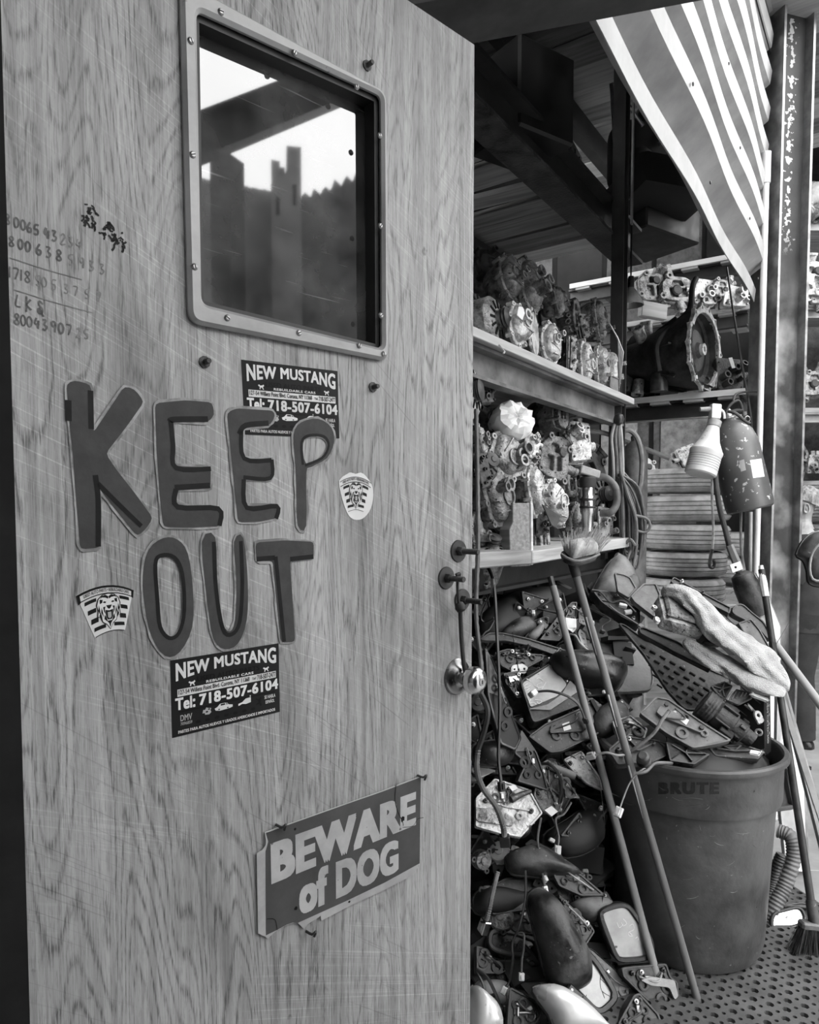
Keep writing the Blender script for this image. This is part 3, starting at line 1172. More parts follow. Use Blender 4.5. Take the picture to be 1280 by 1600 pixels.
for (x, y) in ((573, 103), (319, 566), (582, 605)):
    u, w = D(x, y)
    b = obj('stud', M_lathe([(0.0, 0.016), (0.0035, 0.0155), (0.004, 0.014), (0.004, 0.003), (0.0085, 0.0025), (0.0085, 0)], 10), 'cast_iron', door, T(u, w, 0))


# paint
def lay(me, z, mat, name, parent=None, thick=0.0, mw=None):
    me.transform(T(0, 0, z))
    return obj(name, me, mat, parent if parent else door, mw)


S2 = 740 / 1280.0


def c2(p):
    return D(p[0] * S2, 540 + p[1] * S2)


LET = {
    'K': ([[(178, 104), (200, 94), (244, 106), (250, 170), (251, 236), (335, 110), (362, 118), (388, 152), (340, 220), (284, 292), (312, 334), (360, 395), (412, 466), (394, 494), (370, 516), (300, 430), (258, 372), (268, 420), (272, 545), (216, 551), (206, 430), (196, 300), (186, 200)]],
          [([(183, 148), (184, 204)], 12), ([(243, 122), (245, 226)], 11), ([(256, 350), (264, 420), (264, 543)], 11), ([(262, 372), (320, 430), (380, 488)], 10)]),
    'E': ([[(418, 156), (500, 148), (572, 154), (578, 188), (560, 208), (462, 204), (470, 325), (568, 330), (567, 386), (472, 387), (474, 430), (590, 438), (594, 488), (520, 492), (440, 490), (430, 400), (422, 280)]],
          [([(456, 206), (470, 200), (560, 199)], 13), ([(460, 204), (466, 270), (474, 331), (568, 333)], 11), ([(470, 384), (566, 378)], 13), ([(474, 388), (478, 436), (588, 441), (591, 487)], 12)]),
    'E2': ([[(612, 182), (636, 170), (736, 176), (742, 190), (730, 214), (656, 222), (655, 306), (735, 306), (732, 364), (656, 360), (662, 434), (750, 430), (748, 466), (700, 476), (642, 478), (632, 380), (622, 280)]],
           [([(644, 240), (662, 216), (724, 210)], 13), ([(650, 226), (658, 305), (732, 310)], 11), ([(733, 308), (729, 358), (656, 356)], 10), ([(657, 362), (665, 438), (746, 434), (744, 468)], 12)]),
    'P': ([[(792, 242), (812, 208), (858, 198), (894, 222), (901, 262), (882, 304), (840, 328), (826, 346), (826, 486), (804, 487), (800, 400), (797, 320)],
           [(817, 264), (836, 247), (870, 249), (884, 270), (868, 301), (826, 320)]],
          [([(817, 322), (813, 262), (834, 243), (874, 246), (886, 271), (868, 304), (822, 324)], 7)]),
    'O': ([[(385, 622), (400, 552), (440, 520), (478, 524), (506, 562), (520, 660), (518, 760), (484, 828), (444, 838), (408, 784), (390, 704)],
           [(420, 592), (436, 568), (468, 574), (488, 618), (493, 716), (480, 772), (456, 786), (432, 758), (422, 680)]],
          [([(424, 690), (418, 592), (434, 567), (470, 573), (491, 618), (496, 716), (482, 775), (456, 790), (431, 760), (424, 690)], 9)]),
    'U': ([[(545, 530), (580, 518), (586, 650), (600, 748), (620, 772), (634, 740), (638, 640), (632, 530), (656, 520), (668, 640), (665, 742), (642, 804), (606, 820), (576, 792), (560, 700)]],
          [([(576, 530), (582, 656), (600, 764), (624, 780), (646, 745), (653, 640), (649, 528)], 10)]),
    'T': ([[(690, 532), (770, 526), (846, 530), (846, 574), (782, 580), (790, 700), (796, 800), (758, 802), (746, 690), (736, 582), (692, 582)]],
          [([(692, 577), (741, 573)], 12), ([(743, 570), (755, 690), (766, 800)], 11), ([(782, 577), (845, 570)], 12)]),
}
for nm, (loops, accents) in LET.items():
    lp = [[c2(p) for p in l] for l in loops]
    lp = [smooth2(l, 3) if nm in 'POU' else rnd_poly(l, 0.006, 2) for l in lp]
    halo = M_plate([[(p[0] + random.uniform(-.0012, .0012), p[1] + random.uniform(-.0012, .0012)) for p in shrink(lp[0], -0.0032)]] + [shrink(l, 0.0015) for l in lp[1:]], 0.0004, 0, front=0.0016)
    g = obj('painted_letter', M_plate(lp, 0.0004, 0, front=0.0021), 'paint_red', door, label='dark painted letter ' + nm[0])
    obj('paint_smear', halo, 'paint_smear', g)
    for (pts, w) in accents:
        q = [c2(p) for p in pts]
        obj('black_stroke', M_ribbon(q, w * S2 * 0.00105, 0.0024, smooth=4), 'paint_black', g)


# ---- stickers
def quad_map(q):
    """corner order TL TR BR BL (door-face coordinates) -> function of (s, t) with t up"""
    tl, tr, br, bl = [Vector(p) for p in q]

    def f(s, t):
        return bl.lerp(br, s).lerp(tl.lerp(tr, s), t)
    return f


def put_text(parent, f, body, x0, y0, x1, y1, mat, z, bold=0.0, spacing=1.0, warp=None, name='lettering'):
    me = norm_text(body, bold, spacing)
    for v in me.vertices:
        s, t = v.co.x, v.co.y
        if warp:
            s, t = warp(s, t)
        q = f(x0 + (x1 - x0) * s, y0 + (y1 - y0) * t)
        v.co = (q.x, q.y, z + v.co.z)
    return obj(name, fin(me), mat, parent)


def put_poly(parent, f, loops, mat, z, name):
    me = curve_mesh([[tuple(f(p[0], p[1])) for p in l] for l in loops])
    me.transform(T(0, 0, z))
    return obj(name, me, mat, parent)


def mustang_sticker(corners, label):
    f = quad_map([D(*c) for c in corners])
    t = thing('bumper_sticker', label, 'sticker', DFACE, 'black auto parts stickers')
    e = [tuple(f(0, 0)), tuple(f(1, 0)), tuple(f(1, 1)), tuple(f(0, 1))]
    obj('backing', M_plate([e], 0.0007, 0, front=0.0008), 'sticker_black', t)
    z = 0.0011

    def bow(s, tt):
        arch = 0.36 * (1 - (2 * s - 1) ** 2)
        return s, arch + tt * (1 - arch)
    put_text(t, f, 'NEW MUSTANG', 0.04, 0.715, 0.97, 0.955, 'sticker_white', z, 0.035, 1.02, bow)
    put_text(t, f, 'USED AUTO PARTS', 0.22, 0.665, 0.80, 0.735, 'sticker_jet', z, 0.03)
    put_text(t, f, 'REBUILDABLE CARS', 0.30, 0.628, 0.74, 0.662, 'sticker_white', z, 0.03, 1.1)
    put_poly(t, f, [[(0.05, 0.515), (0.965, 0.515), (0.965, 0.61), (0.05, 0.61)]], 'sticker_white', z, 'address_strip')
    put_text(t, f, '127-54 Willets Point Blvd. Corona, NY 11368', 0.06, 0.53, 0.70, 0.6, 'sticker_black', z + 0.0003, 0.02)
    put_text(t, f, 'Tel:', 0.725, 0.545, 0.765, 0.58, 'sticker_black', z + 0.0003, 0.02)
    put_text(t, f, '718-507-2477', 0.775, 0.53, 0.96, 0.6, 'sticker_black', z + 0.0003, 0.02)
    put_text(t, f, 'Tel:', 0.03, 0.34, 0.20, 0.50, 'sticker_white', z, 0.04)
    put_text(t, f, '718-507-6104', 0.235, 0.345, 0.985, 0.495, 'sticker_white', z, 0.04, 1.05)
    put_text(t, f, 'DMV', 0.07, 0.19, 0.17, 0.27, 'sticker_grey', z, 0.02)
    put_text(t, f, '7096859', 0.07, 0.135, 0.17, 0.175, 'sticker_grey', z, 0.02)
    put_text(t, f, 'SE HABLA', 0.845, 0.235, 0.955, 0.285, 'sticker_white', z, 0.02)
    put_text(t, f, 'ESPA\u00d1OL', 0.855, 0.165, 0.945, 0.222, 'sticker_white', z, 0.02)
    put_text(t, f, 'PARTES PARA AUTOS NUEVOS Y USADOS AMERICANOS E IMPORTADOS', 0.05, 0.035, 0.95, 0.075, 'sticker_white', z, 0.03)
    # little white pictures: two horses, an engine, a car, a gearbox; black emblems
    horse = [(0.0, 0.8), (0.2, 0.95), (0.35, 0.75), (0.7, 0.8), (0.9, 1.0), (1.0, 0.7), (0.85, 0.6), (0.8, 0.35), (0.95, 0.0), (0.8, 0.0), (0.65, 0.35), (0.45, 0.4), (0.35, 0.0), (0.22, 0.05), (0.28, 0.5), (0.12, 0.6)]
    for hx in (0.145, 0.835):
        put_poly(t, f, [[(hx + 0.06 * a, 0.625 + 0.07 * b) for a, b in horse]], 'sticker_white', z, 'horse_emblem')
    eng = [(0.0, 0.3), (0.1, 0.75), (0.3, 0.7), (0.45, 1.0), (0.7, 0.85), (1.0, 0.8), (0.9, 0.5), (1.0, 0.25), (0.75, 0.0), (0.3, 0.05), (0.25, 0.3)]
    put_poly(t, f, [[(0.26 + 0.08 * a, 0.20 + 0.10 * b) for a, b in eng], circ(0.012, 8, 0.30, 0.24), circ(0.01, 8, 0.32, 0.27)], 'sticker_grey', z, 'engine_picture')
    car = [(0.0, 0.45), (0.15, 0.6), (0.3, 1.0), (0.6, 1.0), (0.8, 0.62), (1.0, 0.5), (1.0, 0.2), (0.85, 0.1), (0.6, 0.05), (0.3, 0.0), (0.05, 0.15)]
    put_poly(t, f, [[(0.37 + 0.165 * a, 0.215 + 0.095 * b) for a, b in car], [(0.425, 0.28), (0.425, 0.30), (0.465, 0.302), (0.468, 0.28)], [(0.475, 0.28), (0.475, 0.302), (0.485, 0.302), (0.497, 0.28)], circ(0.009, 8, 0.41, 0.235), circ(0.009, 8, 0.49, 0.235)], 'sticker_white', z, 'car_picture')
    gb = [(0.0, 0.3), (0.3, 0.4), (0.6, 0.75), (0.9, 0.8), (0.92, 1.0), (1.0, 1.0), (1.0, 0.2), (0.6, 0.1), (0.3, 0.2), (0.0, 0.05)]
    put_poly(t, f, [[(0.59 + 0.12 * a, 0.215 + 0.12 * b) for a, b in gb]], 'sticker_white', z, 'gearbox_picture')
    put_poly(t, f, [[(0.76 + 0.06 * b, 0.15 + 0.13 * a) for a, b in horse]], 'sticker_jet', z, 'horse_emblem')
    for k in range(7):
        put_poly(t, f, [circ(0.022, 12, 0.22 + 0.085 * k, 0.135)], 'sticker_jet', z, 'maker_emblem')
    put_poly(t, f, [[(0.06, 0.305), (0.95, 0.305), (0.95, 0.325), (0.06, 0.325)]], 'sticker_jet', z, 'black_rule')
    return t


mustang_sticker([(377, 562), (527, 580), (530, 685), (383, 679)], 'black NEW MUSTANG sticker under the window, painted over by the E and P')
mustang_sticker([(266, 1032), (435, 1005), (437, 1112), (269, 1153)], 'black NEW MUSTANG sticker tilted below the painted word OUT')


def lion_sticker(f, label, shape, trimmed):
    """f maps emblem space (-1..1, -1..1) to the door"""
    t = thing('lion_sticker', label, 'sticker', DFACE, 'lion shield stickers')
    z = 0.0008

    def poly(loops, mat, zz, name):
        put_poly(t, f, loops, mat, zz, name)

    def arc(y, x0=-1.0, x1=1.0, k=0.34, n=10):
        return [(x0 + (x1 - x0) * i / n, y - k * (x0 + (x1 - x0) * i / n) ** 2) for i in range(n + 1)]

    def half(y):                 # half width at height y
        return 0.52 + 0.46 * (y + 1.0) / 2.0 + 0.02
    me = M_plate([[tuple(f(*p)) for p in shape]], 0.0007, 0, front=0.0007)
    obj('backing', me, 'sticker_white', t)

    def band(y0, y1, xa, xb, mat, zz, name, k=0.34):
        poly([arc(y0, xa, xb, k) + list(reversed(arc(y1, xa, xb, k)))], mat, zz, name)
    if not trimmed:
        band(1.0, 0.93, -0.98, 0.98, 'sticker_black', z + .0003, 'border')
        for s in (-1, 1):
            poly([[(s * 0.99, 0.66), (s * 0.9, 0.7), (s * 0.86, 0.38), (s * 0.93, 0.3)]], 'sticker_black', z + .0003, 'border')
    band(0.93, 0.90, -0.95, 0.95, 'sticker_black', z + .0003, 'border_line')
    band(0.68, 0.64, -0.92, 0.92, 'sticker_black', z + .0003, 'border_line')
    n_text = norm_text('USED AUTO PARTS \u2022 REBUILDABLE CARS', 0.02)
    for v in n_text.vertices:
        x = -0.78 + 1.56 * v.co.x
        q = f(x, 0.735 + 0.14 * v.co.y - 0.34 * x * x)
        v.co = (q.x, q.y, z + 0.0004 + v.co.z)
    obj('lettering', fin(n_text), 'sticker_grey' if False else 'paint_red', t)
    # stripes left and right of the lion
    for (y, w) in ((0.56, 0.14), (0.18, 0.17), (-0.2, 0.19), (-0.56, 0.14)):
        inner = 0.40 if y > 0.3 else (0.42 if y > -0.1 else (0.36 if y > -0.4 else 0.14))
        for s in (-1, 1):
            xo = half(y - 0.34) - 0.06
            xs = sorted((s * inner, s * xo))
            band(y, y - w, xs[0], xs[1], 'sticker_black', z + .0003, 'stripe')
    band(-0.86, -0.885, -0.48, 0.48, 'sticker_black', z + .0003, 'border_line', 0.5)
    # lion's head: mane, face, features
    mane = [(0, 0.66), (0.2, 0.62), (0.36, 0.45), (0.42, 0.2), (0.38, -0.05), (0.4, -0.28), (0.28, -0.3), (0.24, -0.48), (0.1, -0.6), (0, -0.82), (-0.1, -0.62), (-0.24, -0.5), (-0.3, -0.3), (-0.4, -0.26), (-0.38, -0.05), (-0.42, 0.2), (-0.36, 0.45), (-0.2, 0.62)]
    poly([mane], 'sticker_black', z + .0005, 'lion_mane')
    m2 = [(p[0] * 0.92, p[1] * 0.95) for p in mane]
    poly([m2], 'sticker_white', z + .0007, 'lion_mane')

    def b(loop, mat='sticker_black', zz=.0009, nm='lion_face'):
        poly([loop], mat, z + zz, nm)
        poly([[(-p[0], p[1]) for p in loop]], mat, z + zz, nm)
    b([(0.0, 0.52), (0.1, 0.6), (0.22, 0.56), (0.3, 0.42), (0.22, 0.5), (0.1, 0.48), (0.02, 0.42)])
    b([(0.2, 0.4), (0.3, 0.42), (0.3, 0.24), (0.22, 0.28)])
    b([(0.08, 0.3), (0.16, 0.34), (0.2, 0.28), (0.12, 0.25)])
    b([(0.33, 0.2), (0.36, 0.0), (0.3, -0.2), (0.3, 0.0)])
    b([(0.25, 0.1), (0.27, -0.1), (0.2, -0.3), (0.22, -0.05)])
    b([(0.12, 0.12), (0.2, 0.1), (0.18, -0.08), (0.13, -0.2), (0.15, 0.0)])
    b([(0.28, -0.1), (0.34, -0.22), (0.24, -0.42), (0.25, -0.28)])
    b([(0.16, -0.2), (0.18, -0.38), (0.06, -0.52), (0.1, -0.36)])
    poly([[(-0.1, 0.16), (0.1, 0.16), (0.05, 0.04), (0.0, 0.0), (-0.05, 0.04)]], 'sticker_black', z + .0009, 'lion_nose')
    poly([[(-0.13, -0.02), (0.0, -0.06), (0.13, -0.02), (0.12, -0.3), (0.06, -0.42), (-0.06, -0.42), (-0.12, -0.3)]], 'sticker_black', z + .0009, 'lion_mouth')
    poly([[(-0.06, -0.12), (0.06, -0.12), (0.06, -0.32), (0.0, -0.38), (-0.06, -0.32)]], 'sticker_grey', z + .0011, 'lion_tongue')
    poly([[(-0.1, -0.46), (0.1, -0.46), (0.03, -0.58), (0, -0.75), (-0.03, -0.58)]], 'sticker_black', z + .0009, 'lion_chin')
    return t


def proj_map(src, dst):
    """projective map through 4 point pairs, as used for a tilted, perspective emblem"""
    import numpy as np
    Am, bm_ = [], []
    for (x, y), (u, v) in zip(src, dst):
        Am.append([x, y, 1, 0, 0, 0, -u * x, -u * y]); bm_.append(u)
        Am.append([0, 0, 0, x, y, 1, -v * x, -v * y]); bm_.append(v)
    h = np.linalg.solve(np.array(Am), np.array(bm_))

    def f(x, y):
        w = h[6] * x + h[7] * y + 1
        return Vector(((h[0] * x + h[1] * y + h[2]) / w, (h[3] * x + h[4] * y + h[5]) / w))
    return f


fl = proj_map([(-0.98, 0.67), (0.98, 0.67), (0.5, -0.98), (-0.5, -0.98)], [D(119, 931), D(208, 922), D(195, 984), D(148, 996)])
sh = [(-0.98, 0.68)] + [(x / 10.0, 1.0 - 0.34 * (x / 10.0) ** 2) for x in range(-9, 10, 1)] + [(0.98, 0.68), (0.5, -1.0), (0.25, -0.91), (0, -0.88), (-0.25, -0.91), (-0.5, -1.0)]
lion_sticker(fl, 'wide lion shield sticker left of the painted word OUT', sh, False)
fl2 = proj_map([(-0.98, 0.62), (0.98, 0.62), (0.48, -1.0), (-0.48, -1.0)], [D(530, 753), D(580.5, 755), D(567.5, 800), D(543.5, 800)])
sh2 = [(-1.0, 0.68), (-0.5, 1.06), (-0.3, 1.14), (0.0, 1.08), (0.3, 1.16), (0.6, 1.0), (0.95, 0.6), (1.08, 0.2), (1.08, -0.3), (0.95, -0.8), (0.72, -1.15), (0.4, -1.4), (0.05, -1.45), (-0.25, -1.36), (-0.5, -1.1), (-0.72, -0.6), (-0.9, 0.0)]
lion_sticker(fl2, 'trimmed oval lion sticker right of the painted word KEEP', smooth2(sh2, 2), True)

# ---- BEWARE sign
S8 = 300 / 1280.0


def c8(p):
    return off(380 + p[0] * S8, 1180 + p[1] * S8, 0.004)


sg = thing('dog_sign', 'torn metal BEWARE of DOG sign nailed askew to the door', 'sign', DFACE)
o_ = [(145, 515), (400, 425), (700, 318), (930, 238), (1010, 205), (1018, 225), (1024, 200), (1185, 142), (1178, 722), (1166, 745), (1140, 795), (930, 905), (710, 1005), (522, 1104), (516, 1072), (430, 1128), (406, 1160), (366, 1120), (330, 1118), (290, 1132), (222, 1170), (165, 1222), (148, 1210), (100, 1188), (90, 655), (128, 634), (150, 600), (152, 570)]
obj('plate', M_plate([[c8(p) for p in o_]], 0.0014, 0, front=0.004), 'sign_border', sg)
f_ = [(152, 518), (400, 429), (700, 322), (930, 242), (1184, 146), (1176, 720), (940, 850), (700, 965), (516, 1048), (366, 1116), (330, 1114), (290, 1128), (225, 1164), (152, 1200), (150, 640), (168, 575)]
obj('dark_field', M_plate([[c8(p) for p in f_]], 0.0003, 0, front=0.0045), 'sign_field', sg)
put_text(sg, quad_map([c8(p) for p in ((180, 588), (1152, 240), (1150, 465), (186, 862))]), 'BEWARE', 0, 0, 1, 1, 'sign_border', 0.0049, 0.06, 1.0)
put_text(sg, quad_map([c8(p) for p in ((370, 800), (1034, 555), (1034, 772), (372, 1072))]), 'of DOG', 0, 0, 1, 1, 'sign_border', 0.0049, 0.06, 1.0)
for pts, w in (([(1016, 208), (1010, 300), (1030, 380), (1060, 440), (1065, 470)], 0.0016), ([(1200, 415), (1160, 425), (1130, 470), (1060, 480)], 0.001), ([(155, 1090), (210, 1095), (225, 1165)], 0.001)):
    obj('crack', M_ribbon([c8(p) for p in pts], w, 0.0051, smooth=3), 'black_void', sg)
for (x, y, r) in ((1062, 425, 0.005), (345, 490, 0.002), (705, 975, 0.002), (350, 1020, 0.003)):
    u, w = c8((x, y))
    obj('rust_spot', M_plate([[(u + p[0] * (0.7 + 0.6 * random.random()), w + p[1] * (0.7 + 0.6 * random.random())) for p in circ(r, 9)]], 0.0002, 0, front=0.0052), 'black_void', sg)
for (x, y) in ((1180, 140), (240, 470), (440, 1180)):
    u, w = c8((x, y))
    obj('nail', M_tube([(u - 0.004, w + 0.002, 0.001), (u, w, 0.012), (u + 0.006, w + 0.003, 0.014), (u + 0.006, w - 0.007, 0.010)], 0.0022, 6, smooth=3), 'dark_steel', sg)

# ---- felt-pen numbers: single strokes
STROKE = {
    '0': [[(0.5, 1), (0.15, 0.8), (0.1, 0.35), (0.4, 0), (0.8, 0.2), (0.9, 0.7), (0.5, 1)]],
    '1': [[(0.5, 1), (0.5, 0)]],
    '2': [[(0.1, 0.75), (0.5, 1), (0.8, 0.7), (0.1, 0), (0.9, 0.05)]],
    '3': [[(0.1, 0.95), (0.7, 0.95), (0.4, 0.55), (0.85, 0.35), (0.5, 0), (0.1, 0.1)]],
    '4': [[(0.3, 1), (0.05, 0.45), (0.85, 0.45)], [(0.65, 0.8), (0.6, 0)]],
    '5': [[(0.95, 1), (0.3, 0.95), (0.2, 0.55), (0.75, 0.5), (0.7, 0.05), (0.1, 0.05)]],
    '6': [[(0.6, 1), (0.15, 0.5), (0.2, 0.05), (0.7, 0.05), (0.75, 0.4), (0.2, 0.4)]],
    '7': [[(0.0, 0.95), (0.85, 0.95), (0.4, 0)]],
    '8': [[(0.5, 0.5), (0.15, 0.8), (0.5, 1), (0.8, 0.8), (0.5, 0.5), (0.1, 0.2), (0.5, 0), (0.85, 0.2), (0.5, 0.5)]],
    '9': [[(0.8, 0.75), (0.4, 0.5), (0.15, 0.8), (0.5, 1), (0.8, 0.8), (0.7, 0)]],
    'L': [[(0.3, 1), (0.05, 0.1), (0.8, 0.05)]],
    'K': [[(0.2, 1.1), (0.15, -0.2)], [(0.8, 0.9), (0.2, 0.4), (0.9, 0.05)]],
    'Q': [[(0.9, 0.8), (0.4, 1.0), (0.3, 0.7), (0.8, 0.4), (0.7, 0.0), (0.2, 0.05), (0.3, 0.4), (1.0, -0.2)]],
}
S5 = 210 / 1280.0


def c5(p):
    return D(p[0] * S5, 310 + p[1] * S5)


def pen_line(chars, xs, p0, p1, h, mat, w=0.0016):
    for ch, x in zip(chars, xs):
        t = (x - p0[0]) / (p1[0] - p0[0])
        by = p0[1] + (p1[1] - p0[1]) * t
        for st in STROKE[ch]:
            pts = [c5((x + (a - 0.3) * h * 0.55, by - b * h + a * h * 0.15)) for (a, b) in st]
            obj('pen_stroke', M_ribbon(pts, w * random.uniform(0.8, 1.2), 0.0006, smooth=4), mat, door)


pen_line('80065', (60, 145, 210, 270, 335), (45, 235), (770, 495), 95, 'marker_ink', 0.0022)
pen_line('43', (440, 505), (45, 235), (770, 495), 100, 'marker_ink', 0.0026)
pen_line('234', (590, 660, 740), (45, 235), (770, 495), 100, 'marker_faint')
pen_line('1', (40,), (30, 440), (980, 720), 110, 'marker_faint')
pen_line('800', (100, 185, 255), (30, 430), (980, 720), 95, 'marker_ink', 0.002)
pen_line('638', (360, 450, 550), (30, 425), (980, 720), 100, 'marker_ink', 0.0024)
pen_line('5933', (665, 770, 860, 960), (30, 430), (980, 720), 95, 'marker_faint')
pen_line('1718', (80, 140, 190, 250), (75, 745), (940, 980), 105, 'marker_ink', 0.0016)
pen_line('505', (350, 410, 500), (75, 750), (940, 980), 95, 'marker_faint', 0.0018)
pen_line('3757', (620, 710, 820, 930), (75, 765), (940, 980), 90, 'marker_faint', 0.0014)
pen_line('LKQ', (165, 260, 370), (140, 1020), (410, 1100), 115, 'marker_ink', 0.002)
pen_line('80043907', (150, 210, 270, 345, 415, 500, 570, 645), (135, 1190), (830, 1335), 100, 'marker_ink', 0.002)
pen_line('25', (740, 810), (135, 1190), (830, 1335), 90, 'marker_faint')
for a, b in (((90, 565), (780, 775)), ((130, 870), (880, 1090))):
    obj('pen_stroke', M_ribbon([c5(a), c5(((a[0] + b[0]) / 2, (a[1] + b[1]) / 2 + 8)), c5(b)], 0.0011, 0.0006, smooth=5), 'marker_faint', door)
random.seed(3)
for (x, y, w, h, n) in ((850, 150, 55, 95, 22), (1010, 290, 55, 70, 24), (1130, 390, 45, 70, 18)):
    for k in range(n):
        a = (x + random.uniform(-w, w), y + random.uniform(-h, h))
        b = (a[0] + random.uniform(-30, 45), a[1] + random.uniform(-20, 75))
        obj('pen_scribble', M_ribbon([c5(a), c5(((a[0] + b[0]) / 2 + 9, (a[1] + b[1]) / 2)), c5(b)], random.uniform(0.0014, 0.0032), 0.0006, smooth=3), 'paint_black', door)

# ---- bolts, strap and knob
def flange_bolt(px, py, L):
    u, w = D(px, py)
    t = obj('washer', M_lathe([(0.006, 0.0035), (0.0205, 0.003), (0.0215, 0.0015), (0.0215, 0)], 24), 'dark_steel', door, T(u, w, 0))
    obj('nut', M_lathe([(0.0, 0.015), (0.0085, 0.0145), (0.0095, 0.013), (0.0095, 0.003)], 6), 'cast_iron', t)
    pr = []
    z = 0.014
    while z < L:
        pr += [(0.0056, z), (0.0047, z + 0.0012)]
        z += 0.0024
    pr += [(0.0045, L), (0.0, L)]
    obj('threaded_rod', M_lathe([(0.0056, 0.0)] + pr, 12), 'dark_steel', t)
    return u, w


flange_bolt(716, 861, 0.052)
B2 = flange_bolt(697, 903, 0.046)
flange_bolt(722, 937, 0.05)
ku, kw = D(714, 1057)
rose = obj('rose_plate', M_lathe([(0.0, 0.012), (0.017, 0.0125), (0.02, 0.011), (0.026, 0.006), (0.0335, 0.0045), (0.0355, 0.002), (0.0355, 0)], 40), 'dark_chrome', door, T(ku, kw, 0))
obj('screw', M_lathe([(0, 0.0012), (0.003, 0.001), (0.003, 0)], 8), 'dark_steel', rose, T(-0.02, -0.002, 0.0085))
kn = obj('knob', M_lathe([(0.0, 0.0), (0.0125, 0.0), (0.0115, 0.012), (0.0115, 0.024), (0.018, 0.03), (0.0245, 0.036), (0.0265, 0.043), (0.0262, 0.049), (0.0235, 0.056), (0.018, 0.061), (0.009, 0.0635), (0.0, 0.064)], 40), 'chrome', door, T(ku, kw, 0.0))
obj('keyhole_barrel', M_lathe([(0, 0.0655), (0.007, 0.065), (0.0078, 0.0635), (0.0078, 0.06)], 20), 'steel', kn)
obj('key_slot', M_box(0.0018, 0.007, 0.0012), 'black_void', kn, T(0, 0, 0.0655))
su, sw = D(690, 905)
st_pts = [(B2[0] - 0.004, B2[1] + 0.008, 0.030), (B2[0] + 0.006, B2[1] + 0.009, 0.03), (B2[0] + 0.002, B2[1] - 0.006, 0.028), (B2[0] + 0.008, B2[1] - 0.035, 0.024), (B2[0] + 0.014, B2[1] - 0.052, 0.022)]
strap = thing('rubber_strap', 'black rubber strap looped from the door bolt down to the knob', 'strap', DFACE)
obj('loop', M_tube(st_pts, 0.003, 8, smooth=4), 'rubber', strap)
k_ = (B2[0] + 0.016, B2[1] - 0.055, 0.022)
obj('knot', M_lathe([(0, -0.011), (0.008, -0.008), (0.0105, 0), (0.008, 0.008), (0, 0.01)], 12), 'rubber', strap, T(*k_) @ R('X', 60))
obj('band', M_tube([k_, (k_[0] + 0.006, (k_[1] + kw) / 2 + 0.01, 0.02), (ku + 0.001, kw + 0.017, 0.019), (ku + 0.014, kw - 0.004, 0.018), (ku + 0.004, kw - 0.014, 0.018)], 0.0042, 8, smooth=5), 'rubber', strap)

# jamb and wall on the hinge side
jm = DFACE
obj_j = struct('trim_1', M_box(0.09, DH + 0.2, 0.16), 'black_void', DFACE @ T(-0.052, DH / 2, -0.02))
struct('wall_side', M_box(1.6, 3.2, 0.12), 'dark_wall', DFACE @ T(-0.9, 1.4, -0.12))
# step under the door
struct('trim_2', M_box(1.0, 0.14, 0.5), 'concrete', DFACE @ T(DW / 2 - 0.1, -0.09, -0.27))
# dim room behind the pane
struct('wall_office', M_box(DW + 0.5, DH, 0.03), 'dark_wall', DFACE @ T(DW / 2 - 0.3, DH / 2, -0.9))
# ------------------------------------------------------------------ what stands across the yard (seen mirrored in the pane)
def RF(px, py, dist):
    v = ray(px, py)
    p0 = D_R - DN * 0.026
    t = (p0 - CAM).dot(DN) / v.dot(DN)
    p = CAM + v * t
    r = v - DN * (2 * v.dot(DN))
    r.normalize()
    return p + r * dist


def tower():
    a, b = RF(424, 300, 15), RF(468, 300, 15)
    c = (a + b) / 2
    top = RF(455, 250, 15).z
    w = (b - a).length
    ang = math.degrees(atan2((b - a).y, (b - a).x))
    t = thing('ruined_tower', 'tall ruined masonry tower across the yard', 'tower', Matrix.Translation((c.x, c.y, 0)) @ R('Z', ang))
    h = top
    # shaft with two window holes and a broken crown, front and back plates keep the holes open
    o = [(-w / 2, 0), (w / 2, 0), (w / 2, h), (w * 0.02, h), (0.0, h - 0.5), (-w * 0.2, h - 0.55), (-w * 0.22, h - 0.3), (-w / 2, h - 0.28)]
    hol = [[(w * 0.2, h - 1.1), (w * 0.34, h - 1.1), (w * 0.34, h - 0.7), (w * 0.2, h - 0.7)], [(-w * 0.36, h - 1.3), (-w * 0.24, h - 1.3), (-w * 0.24, h - 0.95), (-w * 0.36, h - 0.95)]]
    for y in (-0.5, 0.5):
        me = M_plate([o] + hol, 0.25)
        obj('masonry_face', me, 'ruin_masonry', t, T(0, y, 0) @ R('X', 90))
    for s in (-1, 1):
        obj('masonry_side', M_box(0.25, 0.8, h - 0.3, c=(0, 0, (h - 0.3) / 2)), 'ruin_masonry', t, T(s * (w / 2 - 0.13), 0.12, 0))


tower()


def yard_wall(p, q, d1, d2, label, mat, lumps, depth=0.5):
    a, b = RF(p[0], p[1], d1), RF(q[0], q[1], d2)
    L = Vector((b.x - a.x, b.y - a.y)).length
    ang = math.degrees(atan2(b.y - a.y, b.x - a.x))
    n = 40
    top = []
    random.seed(9)
    for i in range(n + 1):
        x = L * i / n
        z = a.z + (b.z - a.z) * i / n
        top.append((x, z + lumps * (abs(sin(i * 0.9)) + random.uniform(0, 0.5))))
    me = M_plate([[(0, 0)] + [(L, 0)] + list(reversed(top))], depth)
    o = obj('yard_wall', me, mat, None, Matrix.Translation((a.x, a.y, 0)) @ R('Z', ang) @ R('X', 90))
    tag(o, label, 'wall')


